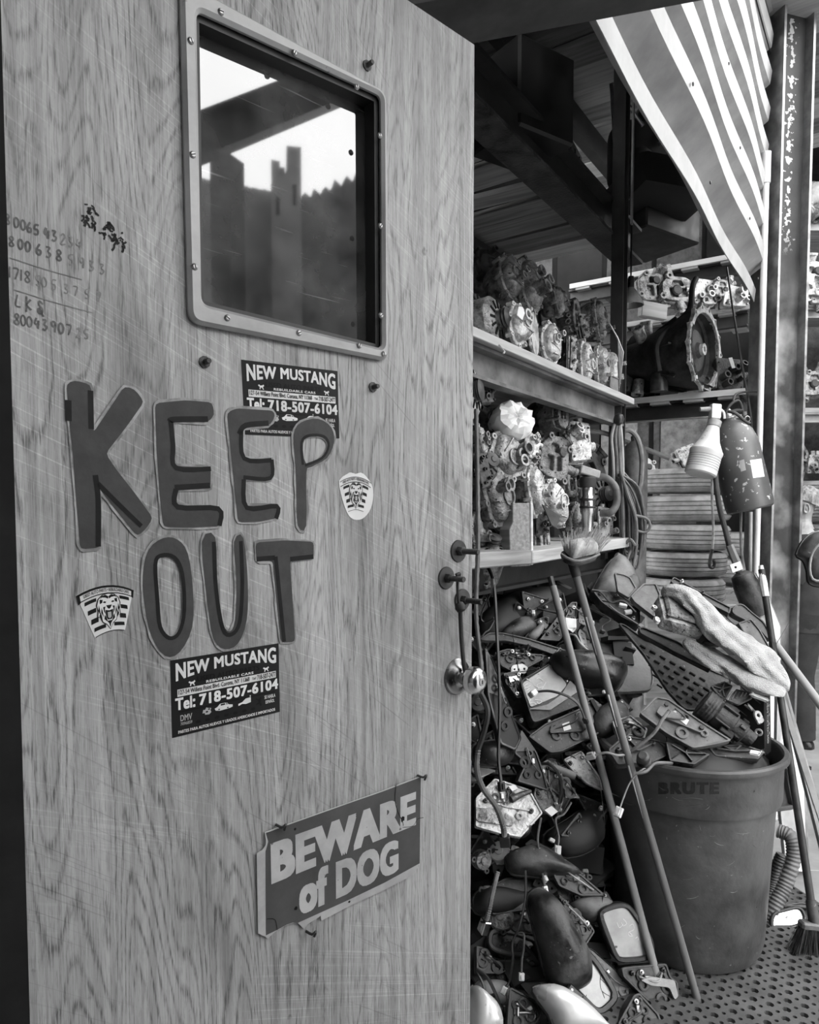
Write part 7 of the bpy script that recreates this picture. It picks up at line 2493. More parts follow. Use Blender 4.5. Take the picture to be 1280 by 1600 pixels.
# ------------------------------------------------------------------ tyres
def tyre_mesh(R0, w, seed=0):
    """tyre lying flat, axis z, grooved tread all round"""
    hw = w / 2
    p = [(R0 * 0.62, -hw * 0.75), (R0 * 0.72, -hw * 0.96), (R0 * 0.86, -hw), (R0 * 0.95, -hw * 0.88), (R0 * 0.985, -hw * 0.7)]
    for gz in (-0.5, -0.18, 0.18, 0.5):
        p += [(R0, hw * (gz - 0.12)), (R0, hw * (gz - 0.045)), (R0 * 0.968, hw * (gz - 0.04)), (R0 * 0.968, hw * (gz + 0.04)), (R0, hw * (gz + 0.045)), (R0, hw * (gz + 0.12))]
    p += [(R0 * 0.985, hw * 0.7), (R0 * 0.95, hw * 0.88), (R0 * 0.86, hw), (R0 * 0.72, hw * 0.96), (R0 * 0.62, hw * 0.75), (R0 * 0.64, hw * 0.4), (R0 * 0.9, hw * 0.3), (R0 * 0.9, -hw * 0.3), (R0 * 0.64, -hw * 0.4)]
    n = 72
    vs, fs = [], []
    m = len(p)
    for k in range(n):
        a = 2 * pi * k / n
        for (r, z) in p:
            q = r
            if r > R0 * 0.93 and k % 2 == 0 and abs(z) > hw * 0.55:
                q = r * 0.985
            vs.append((q * cos(a), q * sin(a), z))
    for k in range(n):
        k2_ = (k + 1) % n
        for i in range(m):
            j = (i + 1) % m
            fs.append((k * m + i, k2_ * m + i, k2_ * m + j, k * m + j))
    return mk(vs, fs, 30)


TY = [tyre_mesh(0.325, 0.2), tyre_mesh(0.325, 0.215)]
ty = [(1073, 733, 772, 'topmost tyre of the stack behind the extinguisher'), (1072, 774, 816, 'second tyre from the top of the stack, dusty grey tread'), (1071, 818, 859, 'third tyre from the top, with a bright groove'), (1066, 860, 898, 'fourth tyre from the top of the stack'), (1063, 900, 941, 'lowest visible tyre of the stack above the towel')]
for i, (px, y0, y1, lab) in enumerate(ty):
    d = 5.6
    c = P(px, (y0 + y1) / 2, d)
    h = (P(px, y0, d - .3).z - P(px, y1, d - .3).z)
    t = thing('tyre', lab, 'tyre', Matrix.Translation((c.x, c.y + 0.0, c.z)) @ R('Z', 40 * i) @ R('X', (0.8, -0.6, 0.5, 0, 0)[i]), 'tyres in the stack')
    obj('tread', TY[i % 2], 'tyre_rubber', t, Matrix.Diagonal((1, 1, h / (0.2, 0.215)[i % 2] * 1.0, 1)))
    obj('bead', M_lathe([(0.2, -0.07), (0.212, -0.075), (0.212, -0.06), (0.2, -0.06)], 32, closed=True), 'rubber', t)
zb = P(1063, 941, 5.3).z
tag(obj('pallet_box', M_box(0.75, 0.7, zb - 0.02, 0.01), 'plank_dark', None, T(P(1063, 900, 5.6).x, 5.6, zb / 2)), 'dark wooden crate under the tyre stack, mostly hidden', 'crate')
for i, (y0, y1, lab) in enumerate(((752, 783, 'top tyre of the stack behind the fair-haired man'), (785, 816, 'middle tyre of the stack behind the fair-haired man'), (817, 850, 'low tyre of the stack behind the fair-haired man'))):
    c = P(1290, (y0 + y1) / 2, 5.9)
    h = (P(1290, y0, 5.6).z - P(1290, y1, 5.6).z)
    t = thing('tyre', lab, 'tyre', Matrix.Translation(c) @ R('Z', 25 * i), 'tyres behind the man')
    obj('tread', TY[i % 2], 'tyre_rubber', t, Matrix.Diagonal((1, 1, h / (0.2, 0.215)[i % 2], 1)))
for i, (px, py, lab) in enumerate(((1166, 850, 'tyre in shadow beside the column'), (1160, 890, 'lower tyre in shadow beside the column'))):
    c = P(px, py, 6.3)
    t = thing('tyre', lab, 'tyre', Matrix.Translation(c), 'tyres beside the column')
    obj('tread', TY[0], 'tyre_rubber', t)
c0 = P(1163, 905, 6.3)
tag(obj('pallet_box', M_box(0.7, 0.6, c0.z - 0.05, 0.01), 'plank_dark', None, T(c0.x, 6.3, (c0.z - 0.05) / 2)), 'dark crate under the tyres beside the column', 'crate')
c0 = P(1290, 851, 5.9)
tag(obj('pallet_box', M_box(0.7, 0.6, c0.z - 0.02, 0.01), 'plank_dark', None, T(c0.x, 5.9, (c0.z) / 2)), 'dark crate under the tyres behind the man', 'crate')
put('vbody', 'carburettor', 'pale part lying on top of the tyre stack', 'engine part', 1078, 714, 38, 0, (0.2, -.9, .3), 20, 'cast_alloy', 71, 1.0, None, d=5.5)
put('block', 'bracket_casting', 'pale jumble on the floor rack left of the tyres', 'engine part', 1008, 738, 52, 0, (0.2, -.9, .3), 0, 'cast_alloy_bright', 72, .8, None, d=5.9)

# ------------------------------------------------------------------ fire extinguisher on the column
A_, B_ = P(1138, 655, 3.72), P(1173, 797, 3.68)
ax = (A_ - B_)
EH = ax.length
EM = frame(B_, ax, 0, up=(0, -1, 0))
ex = thing('fire_extinguisher', 'scuffed dark fire extinguisher with white labels hanging on the column', 'fire extinguisher', EM)
er = 0.116
obj('cylinder', M_lathe([(0, 0.006), (er * 0.9, 0.0), (er * 0.97, 0.008), (er, 0.03), (er, EH * 0.66), (er * 0.97, EH * 0.74), (er * 0.86, EH * 0.84), (er * 0.62, EH * 0.93), (er * 0.34, EH * 0.97), (er * 0.28, EH * 1.0), (0, EH)], 48), 'extinguisher_paint', ex)
vl = obj('valve', M_lathe([(0.0, 0.05), (0.02, 0.05), (0.024, 0.04), (0.026, 0.012), (0.036, 0.008), (0.036, 0.0)], 18), 'steel', ex, T(0, 0, EH))
obj('valve_arm', M_tube([(0, 0, 0.03), (-0.05, 0.01, 0.03), (-0.075, 0.02, 0.022)], 0.013, 10), 'dark_steel', vl)


def ex_local(px, py, d):
    return EM.inverted() @ P(px, py, d)


def on_cyl(px, py, r):
    o = EM.inverted() @ CAM
    v = EM.inverted().to_3x3() @ ray(px, py)
    a = v.x ** 2 + v.y ** 2
    b = 2 * (o.x * v.x + o.y * v.y)
    c = o.x ** 2 + o.y ** 2 - r * r
    disc = max(b * b - 4 * a * c, 0)
    return o + v * ((-b - sqrt(disc)) / (2 * a))


obj('carry_handle', M_tube([ex_local(*p) for p in ((1132, 650, 3.7), (1140, 634, 3.7), (1152, 626, 3.7), (1158, 632, 3.7), (1162, 650, 3.7))], 0.007, 8, smooth=4), 'dark_steel', ex)
obj('squeeze_lever', M_tube([ex_local(*p) for p in ((1138, 643, 3.68), (1150, 646, 3.66), (1164, 658, 3.66), (1172, 662, 3.66))], 0.008, 8, smooth=3), 'dark_steel', ex)
obj('safety_ring', M_tube([ex_local(1168 + 4 * cos(a * .785), 655 + 5 * sin(a * .785), 3.66) for a in range(8)], 0.003, 6, closed=True), 'steel', ex)


def cyl_patch(x0, y0, x1, y1, dx, mat, name, n=5):
    vs, fs = [], []
    for i in range(n + 1):
        f = i / n
        for g in (0, 1):
            px = x0 + (x1 - x0) * f + dx * g
            py = y0 + (y1 - y0) * g - 2.5 * f
            vs.append(on_cyl(px, py, er + 0.001))
    for i in range(n):
        fs.append((i * 2, i * 2 + 2, i * 2 + 3, i * 2 + 1))
    return obj(name, mk(vs, fs), mat, ex)


cyl_patch(1172, 719, 1190, 747, 5, 'paper', 'label')
cyl_patch(1155, 720, 1163, 737, 3, 'sticker_grey', 'label')
hose = [(1122, 650, 3.66), (1118, 690, 3.58), (1118, 740, 3.55), (1124, 790, 3.5), (1134, 830, 3.48), (1140, 855, 3.46)]
obj('hose', M_tube([ex_local(*p) for p in hose], 0.013, 10, smooth=5), 'rubber', ex)
g0, g1 = ex_local(1140, 852, 3.46), ex_local(1158, 896, 3.44)
obj('horn_grip', M_tube([g0, g1], [0.018, 0.022], 6), 'stick_wood', ex)
h0, h1 = ex_local(1157, 893, 3.44), ex_local(1186, 962, 3.4)
obj('horn', M_tube([h0, h0.lerp(h1, .08), h0.lerp(h1, .3), h0.lerp(h1, .7), h1], [0.02, 0.05, 0.06, 0.062, 0.055], 24), 'dusty_plastic', ex)
hook = P(1145, 628, 3.7)
obj('hanging_hook', M_tube([ex_local(1146, 628, 3.7), ex_local(1150, 616, 3.8), ex_local(1168, 612, 3.93), ex_local(1186, 612, 4.02)], 0.006, 8, smooth=3), 'dark_steel', ex)
gp = frame(P(1151, 886, 3.42), (.1, -1, .1), 18)
obj('grip_bracket', M_plate([[(-.028, -.02), (.028, -.02), (.028, .02), (-.028, .02)], circ(.006, 10, -.004, 0)], .006, .001), 'paper', ex, EM.inverted() @ gp)

# spray bottle hung on the valve
A_, B_ = P(1118, 655, 3.58), P(1094, 742, 3.55)
ax = A_ - B_
SM = frame(B_, ax, 0, up=(0, -1, 0))
sb = thing('spray_bottle', 'white trigger spray bottle hanging in front of the tyres', 'bottle', SM)
sl = ax.length
obj('bottle', M_lathe([(0, 0), (0.068, 0.0), (0.075, 0.006), (0.076, 0.03), (0.076, sl * 0.36), (0.079, sl * 0.38), (0.079, sl * 0.42), (0.074, sl * 0.44), (0.05, sl * 0.6), (0.034, sl * 0.8), (0.028, sl * 0.88), (0, sl * 0.88)], 32), 'translucent_bottle', sb)
for k in range(6):
    obj('level_mark', M_lathe([(0.0765, 0.03 + 0.012 * k), (0.0772, 0.031 + 0.012 * k), (0.0765, 0.032 + 0.012 * k)], 24, closed=True), 'grey_plastic', sb)
obj('collar', M_lathe([(0.03, sl * 0.86), (0.033, sl * 0.87), (0.033, sl * 0.97), (0.028, sl * 0.98)], 20), 'pale_plastic', sb)
hdp = obj('spray_head', M_box(0.05, 0.045, 0.075, 0.01, seg=2), 'white_plastic', sb, T(0.012, 0, sl + 0.035) @ R('Y', 12))
obj('nozzle', M_tube([(0.02, 0, 0.012), (0.075, 0, 0.006)], [0.013, 0.01], 10), 'pale_plastic', hdp)
obj('trigger', M_tube([(-0.02, 0, 0.02), (-0.045, 0, 0.0), (-0.05, 0, -0.03)], 0.006, 8, smooth=3), 'white_plastic', hdp)

# chain with hook, black cable on the column
W = [P(*p) for p in ((1113, 742, 4.6), (1113, 780, 4.6), (1115, 830, 4.6), (1113, 862, 4.6))]
t = thing('hook_cord', 'pale cord with a dark iron hook hanging in front of the tyres', 'cord', Matrix.Identity(4))
obj('cord', M_tube(W, 0.009, 8, smooth=4), 'pale_plastic', t)
obj('hook', M_tube([P(*p) for p in ((1113, 858, 4.6), (1110, 872, 4.6), (1109, 884, 4.6), (1114, 887, 4.6), (1117, 880, 4.6), (1115, 875, 4.6))], 0.011, 8, smooth=4), 'dark_steel', t)
obj('top_cord', M_tube([P(1113, 745, 4.6), P(1120, 640, 4.2)], 0.004, 6), 'black_wire', t)
tag(obj('hanging_cable', M_tube([P(*p) for p in ((1136, 418, 4.3), (1148, 500, 4.15), (1160, 570, 4.05), (1172, 640, 3.95), (1178, 700, 3.9))], 0.006, 7, smooth=4), 'black_wire'), 'taut black cable running down to the fire extinguisher', 'cable')
tag(obj('chain', M_tube([P(*p) for p in ((1158, 790, 3.76), (1158, 850, 3.7), (1163, 892, 3.5))], [0.008, 0.006, 0.008], 6, smooth=4), 'steel'), 'thin braided steel cord below the extinguisher', 'cord')
t, L = pole('leaning_rod', 'grey rods standing behind the extinguisher horn', (1173, 800, 4.0), (1170, 1010, 3.9), 0.012, 0.012, 'galvanised', seed=4)
# things crowding the foot of the column
slab('saw_tool', 'dark curved handle of a tool lying behind the towel', 'tool', k2((730, 370), (770, 330), (810, 340), (850, 380), (940, 450), (990, 560), (960, 560), (900, 490), (820, 440), (740, 400)), (.1, -.85, .5), 0.03, 'dusty_plastic', 0, d=2.75, rc=0.02)
slab('tool_box', 'small dark box with a pale side behind the towel', 'box', k2((770, 455), (850, 425), (910, 500), (990, 640), (960, 690), (830, 560)), (.2, -.8, .5), 0.03, 'grey_plastic', 0, d=2.6)

# ------------------------------------------------------------------ coils of hose on the rack upright
t = thing('hose_coil', 'hank of grey hoses and cables hanging at the end of the racks', 'hose', Matrix.Identity(4))
random.seed(12)
top = P(966, 640, 3.45)
for k in range(9):
    b = 870 + random.uniform(-30, 20)
    w = random.uniform(4, 13)
    x0 = 985 + k * 2.2
    d = 3.42 + random.uniform(-0.05, 0.05)
    pts = [(968 + random.uniform(-3, 3), 735 + random.uniform(-4, 8), d), (x0 - w, 760 + random.uniform(0, 10), d), (x0 + 4, 810, d), (x0 + w * .4, 850, d), (x0 - 4, b, d), (x0 - 14, 845, d + .03), (x0 - 16, 790, d + .03), (970, 742, d + .02)]
    obj('hose_loop', M_tube([P(*p) for p in pts], random.uniform(0.0055, 0.008), 7, smooth=6), random.choice(['grey_plastic', 'grey_wire', 'grey_plastic', 'pale_plastic']), t)
for k, (x, y1) in enumerate(((958, 750), (964, 745), (973, 760), (969, 735))):
    obj('hose_drop', M_tube([P(966 + k, 648, 3.44), P(x - 2, 680, 3.42), P(x, 715, 3.42), P(x + 1, y1, 3.42)], 0.008, 8, smooth=4), ('pale_plastic', 'grey_plastic')[k % 2], t)
obj('hose_tail', M_tube([P(*p) for p in ((985, 860, 3.4), (975, 890, 3.38), (966, 905, 3.36), (970, 920, 3.36))], 0.007, 7, smooth=4), 'grey_plastic', t)
obj('hose_tail', M_tube([P(*p) for p in ((996, 850, 3.42), (990, 885, 3.4), (984, 912, 3.38))], 0.007, 7, smooth=4), 'grey_plastic', t)
obj('knot', M_lathe([(0, -.03), (.02, -.02), (.026, 0), (.02, .02), (0, .03)], 14), 'dusty_plastic', t, Matrix.Translation(P(967, 655, 3.42)))
obj('big_loop', M_tube([P(*p) for p in ((966, 678, 3.6), (982, 672, 3.6), (996, 685, 3.6), (1003, 715, 3.6), (1002, 750, 3.6), (998, 768, 3.6))], 0.013, 9, smooth=5), 'grey_plastic', t)
obj('small_loop', M_tube([P(*p) for p in ((990, 805, 3.38), (1010, 810, 3.38), (1016, 822, 3.38), (1008, 832, 3.38), (992, 828, 3.38))], 0.007, 8, smooth=5), 'grey_plastic', t)
tag(obj('steel_tube', M_tube([P(972, 688, 4.6), P(1047, 716, 4.45)], 0.016, 10), 'galvanised'), 'pale steel tube slanting behind the hose coil', 'tube')
gcz = P(992, 690, 4.45)
t = thing('gas_cylinder', 'tall grey gas cylinder standing behind the hose coil', 'cylinder', T(gcz.x, gcz.y, 0))
obj('vessel', M_lathe([(0, 0), (0.078, 0.0), (0.08, 0.02), (0.08, gcz.z - 0.1), (0.06, gcz.z - 0.03), (0.025, gcz.z), (0, gcz.z)], 28), 'grey_plastic', t)
obj('valve', M_lathe([(0.022, gcz.z), (0.025, gcz.z + 0.03), (0.012, gcz.z + 0.04), (0.012, gcz.z + 0.07), (0, gcz.z + 0.07)], 14), 'steel', t)
tag(obj('bent_pipe', M_tube([P(*p) for p in ((912, 672, 3.6), (940, 676, 3.6), (962, 682, 3.55))], 0.012, 9, smooth=4), 'pale_plastic'), 'pale pipe stub reaching from the throttle bodies to the upright', 'pipe')

# ------------------------------------------------------------------ rear shelf loads
GBX = 'gearboxes on the rear shelves'
put('bell', 'bell_housing', 'big dark gearbox with a pale scalloped bell flange on the rear shelf', 'gearbox', 1104, 545, 126, 0, (.73, -.68, .03), 0, 'cast_alloy_bright', 80, 1, GBX, d=4.15, len=1.0, nb=14, dark='cast_iron')
t = thing('gearbox_case', 'long black gearbox body lying in shadow on the rear shelf', 'gearbox', frame(P(1070, 555, 4.35), (.73, -.68, 0), 0), GBX)
obj('case', M_lathe([(0.21, 0.1), (0.22, 0.0), (0.2, -0.1), (0.17, -0.12), (0.17, -0.3), (0.12, -0.34), (0.11, -0.55), (0.06, -0.56), (0, -0.56)], 26, lump=0.08), 'scrap_dark', t)
for k in range(6):
    obj('rib', M_box(0.02, 0.36, 0.01), 'cast_iron', t, T(0, 0, -0.06 - 0.05 * k) @ R('Z', 30 * k))
obj('sump', M_box(0.2, 0.14, 0.3, 0.02), 'scrap_dark', t, T(0, -0.14, -0.2))
tag(obj('vent_hose', M_tube([P(*p) for p in ((1030, 580, 4.15), (1026, 545, 4.15), (1036, 522, 4.15), (1060, 502, 4.15), (1078, 482, 4.15), (1082, 450, 4.2), (1088, 435, 4.25))], 0.016, 10, smooth=5), 'rubber'), 'thick dark hose rising over the black gearbox', 'hose')
tag(obj('oil_bottle', M_lathe([(0, 0), (.05, 0), (.05, .1), (.02, .14), (.015, .17), (0, .17)], 20), 'dusty_plastic', None, Matrix.Translation(P(1030, 612, 4.25))), 'small dark bottle standing under the black gearbox', 'bottle')
put('block', 'bracket_casting', 'dim castings at the left end of the rear shelf', 'engine part', 1003, 590, 60, 0, (.3, -.9, .1), 0, 'cast_iron', 81, 1.2, GBX, d=4.45)
put('vbody', 'gearshift_body', 'small part with a white label right of the bell flange', 'engine part', 1141, 585, 50, 0, (.3, -.9, .1), 0, 'cast_iron', 82, 1.1, GBX, d=4.3)
tag(obj('paper_tag', M_plate([[(-.012, -.03), (.012, -.034), (.014, .03), (-.01, .034)]], .001, 0), 'paper', None, frame(P(1144, 567, 4.22), (.2, -.95, .1), 20)), 'thin white label beside the bell flange', 'tag')
for i, (px, py, hp, asp, mat, k, lab) in enumerate(((1022, 448, 50, 1.1, 'cast_alloy', 'block', 'pale blocky gearbox on the high rear shelf'), (1060, 452, 44, 1.5, 'cast_alloy', 'block', 'long pale gearbox in the middle of the high rear shelf'), (1102, 455, 42, 1.0, 'cast_alloy_bright', 'vbody', 'knobbly pale part right of the hose on the high rear shelf'), (1150, 462, 34, 1.4, 'cast_alloy_bright', 'vbody', 'openwork pale bracket at the right end of the high rear shelf'), (1130, 450, 30, 1.2, 'cast_alloy', 'block', 'small part between the openwork bracket and the knobbly one'))):
    put(k, 'gearbox_case', lab, 'gearbox', px, py, hp, 0, (.2, -.95, .15), 0, mat, 90 + i, asp, GBX, d=4.95)
tag(obj('timber_offcut', M_box(0.2, 0.1, 0.05, 0.004), 'plank_pale', None, frame(P(1020, 486, 4.9), (.3, -.95, 0), -4)), 'pale timber offcut at the edge of the high rear shelf', 'timber')
# hanging work lamp
t = thing('work_lamp', 'small glass work lamp hanging on a black cord by the upright', 'lamp', Matrix.Translation(P(986, 440, 3.7)))
obj('cord', M_tube([(0, 0, 0), (0, 0, 0.35)], 0.004, 6), 'black_wire', t)
obj('socket', M_lathe([(0, 0.03), (.014, 0.025), (.018, 0.0), (.016, -0.05), (0, -0.05)], 14), 'black_plastic', t)
obj('glass_shade', M_lathe([(.016, -0.03), (.03, -0.05), (.06, -0.1), (.066, -0.12), (.06, -0.12), (.026, -0.05)], 18, closed=True), 'lamp_glass', t)
obj('bulb', M_lathe([(0, -0.105), (.02, -0.1), (.026, -0.08), (.014, -0.05), (0, -0.05)], 14), 'white_plastic', t)
# wire rack at the shelf end
t = thing('wire_basket', 'dim wire basket hanging at the far end of the upper shelf', 'basket', Matrix.Identity(4))
for k in range(5):
    obj('wire', M_tube([P(952 + k * 3, 505 + k * 5, 3.3), P(966 + k * 2, 530 + k * 5, 3.3), P(968, 590 + k * 4, 3.3)], 0.003, 5), 'steel', t)
slab('picture_card', 'small framed card at the far end of the upper shelf', 'card', [(953, 585), (967, 592), (968, 615), (952, 605)], (.7, -.7, .1), 0.01, 'grey_plastic', 0, d=3.42)

# ------------------------------------------------------------------ upper deck junk
UPJ = 'junk on the upper deck'
t = thing('slotted_angle', 'pale slotted angle iron leaning on the upper deck', 'angle iron', Matrix.Identity(4), UPJ)
a, b = P(848, 150, 3.1), P(908, 262, 3.6)
m_, b_ = beam_between(a, b, 0.004, 0.1)
obj('flange', m_, 'beam_worn', t, b_)
L_ = (b - a).length
for k in range(8):
    obj('slot', M_box(0.012, 0.003, 0.06), 'black_void', t, b_ @ T(-L_ / 2 + L_ * (k + .6) / 8.2, -0.0025, 0))
tag(obj('battery_box', M_box(0.3, 0.3, 0.34, 0.01), 'scrap_dark', None, Matrix.Translation(P(815, 170, 3.0)) @ R('Z', 34)), 'big black box standing on the upper deck beside the door', 'box')
put('motor', 'fan_motor', 'dim finned motor peeping over the deck beam', 'engine part', 842, 205, 46, 0, (.7, -.5, .4), 0, 'cast_alloy_dull', 95, 1, UPJ, d=3.0)
put('vbody', 'carburettor', 'small bright part on the deck beam', 'engine part', 872, 255, 22, 0, (.5, -.8, .2), 0, 'cast_alloy', 96, 1, UPJ, d=3.3)
t = thing('car_seat', 'black car seat with tubular frame on the upper deck', 'seat', frame(P(1000, 250, 4.35), (.3, -.9, .2), 0), UPJ)
obj('seat_back', M_dome(rnd_poly([(-.22, -.2), (.2, -.24), (.24, .1), (.12, .24), (-.16, .22)], .08, 4), 0.1, back=0.06), 'scrap_dark', t)
obj('cushion', M_box(0.5, 0.2, 0.4, 0.05, seg=2), 'scrap_dark', t, T(0.02, -0.28, 0.1))
obj('frame_tube', M_tube([(-.26, -.1, .12), (-.22, .3, .1), (-.2, .36, .1), (-.05, .12, .12)], 0.011, 8, smooth=4), 'steel', t)
obj('frame_tube', M_tube([(.05, .02, .12), (.12, .12, .12), (.2, .12, .12), (.2, -.04, .12)], 0.011, 8, smooth=4), 'steel', t)
obj('headrest', M_dome(rnd_poly([(-.1, -.06), (.1, -.06), (.08, .08), (-.08, .08)], .04, 4), 0.06, back=0.04), 'black_plastic', t, T(.12, .3, 0) @ R('Z', -20))
shell('wheel_cover', 'dark round cover standing behind the upright on the deck', 'wheel cover', [(985, 240), (1000, 230), (1015, 240), (1022, 262), (1012, 285), (995, 290), (983, 270)], (.4, -.9, .1), 0.05, 'scrap_dark', d=4.2)
tag(obj('bumper_bar', M_tube([P(*p) for p in ((955, 318, 4.1), (985, 308, 4.1), (1010, 298, 4.15), (1030, 285, 4.2))], 0.014, 8, smooth=4), 'galvanised'), 'pale bent bar lying under the car seat', 'bar')
tag(obj('steel_rope', M_tube([P(987, 300, 3.75), P(986, 420, 3.75)], 0.004, 6), 'black_wire'), 'thin black rope hanging from the deck to the lamp', 'rope')
tag(obj('cabinet', M_box(0.5, 0.4, 0.3, 0.01), 'scrap_dark', None, Matrix.Translation(P(1010, 345, 4.45)) @ R('Z', 34)), 'black cabinet in deep shadow below the car seat', 'cabinet')

# ------------------------------------------------------------------ far right shelf loads
GF = 'parts on the far right shelves'
put('bell', 'bell_housing', 'round bell flange with a white tag on the far right shelf', 'gearbox', 1225, 580, 72, 0, (.25, -.96, .05), 0, 'cast_alloy_bright', 100, 1, GF, d=5.95, nb=14)
tag(obj('paper_tag', M_plate([[(-.03, -.05), (.03, -.055), (.04, .04), (-.02, .05)]], .002, 0), 'paper', None, frame(P(1250, 568, 5.88), (.1, -.98, .1), 20)), 'white tag hanging on the far right bell flange', 'tag')
put('block', 'gearbox_case', 'pale boxy part at the right edge beside the tagged bell flange', 'gearbox', 1274, 598, 40, 0, (.0, -.95, .1), 0, 'cast_alloy', 101, 1.2, GF, d=6.0)
put('bell', 'bell_housing', 'dark round clutch housing on a stand right of the column', 'gearbox', 1236, 720, 72, 0, (.25, -.95, .05), 0, 'cast_alloy_dull', 102, 1, GF, d=5.95, nb=6)
put('vbody', 'pump_casting', 'small pale part beside the dark clutch housing', 'engine part', 1276, 725, 30, 0, (.0, -.95, .1), 0, 'cast_alloy', 103, 1, GF, d=5.95)
for i, (px, py, hp, k, lab, mt) in enumerate(((1248, 450, 44, 'vbody', 'knobbly pale part left on the far middle shelf', 'cast_alloy_bright'), (1268, 435, 60, 'block', 'large pale gearbox heaped on the far middle shelf', 'cast_alloy_bright'), (1290, 450, 50, 'vbody', 'pale part cut by the right edge on the far middle shelf', 'cast_alloy'))):
    put(k, 'gearbox_case', lab, 'gearbox', px, py, hp, 0, (.0, -.95, .2), 0, mt, 110 + i, 1.0, GF, d=5.95)
for i, (px, py, x, lab) in enumerate(((1245, 418, 20, 'left one of two white tags on the far middle shelf'), (1264, 412, -20, 'right one of two white tags on the far middle shelf'))):
    tag(obj('paper_tag', M_plate([[(-.04, -.045), (.04, -.05), (.045, .04), (-.03, .05)]], .002, 0), 'paper', None, frame(P(px, py + 22, 5.86), (.1, -.95, .2), x)), lab, 'tag')
put('block', 'gearbox_case', 'dim part under a rag on the topmost far shelf', 'gearbox', 1262, 305, 50, 0, (.0, -.95, .2), 0, 'cast_alloy_dull', 115, 1.3, GF, d=5.95)
cloth('grey_rag', 'pale rag hanging over the topmost far shelf', [(1285, 285, 5.8), (1272, 300, 5.75), (1266, 318, 5.72), (1267, 334, 5.75)], [0.05, 0.06, 0.05, 0.03], 0.025, 'cloth', 9.0, 4)

# dark headrest-like mirror held on an arm at the right edge
t = shell('truck_mirror', 'dark truck mirror on an arm at the right edge, in front of the man', 'mirror', [(1245, 866), (1258, 842), (1280, 830), (1312, 836), (1316, 895), (1292, 916), (1266, 912), (1262, 892), (1256, 876)], (-.3, -.9, .1), 0.05, 'dusty_plastic', d=2.9)
lp_ = on_plane(t, [(1268, 905), (1264, 880), (1274, 855), (1296, 845), (1312, 860), (1310, 890), (1290, 906)], 0.02)
obj('inner_ring', M_tube([(p[0], p[1], 0.045) for p in lp_], 0.005, 8, closed=True, smooth=3), 'pale_plastic', t)
obj('edge_bead', M_tube([p + (0.003,) for p in on_plane(t, [(1245, 866), (1258, 842), (1280, 830), (1312, 836)], 0.003)], 0.003, 6, smooth=4), 'pale_plastic', t)
q = on_plane(t, [(1310, 870), (1345, 880)], -0.03)
obj('arm', M_tube([q[0] + (-.03,), q[1] + (-.03,)], 0.014, 8), 'dark_steel', t)
c = P(1350, 880, 2.92)
tag(obj('steel_post', M_tube([(c.x, c.y, 0), (c.x, c.y, 2.4)], 0.03, 12), 'dark_steel'), 'dark steel post just beyond the right edge carrying the truck mirror', 'post')
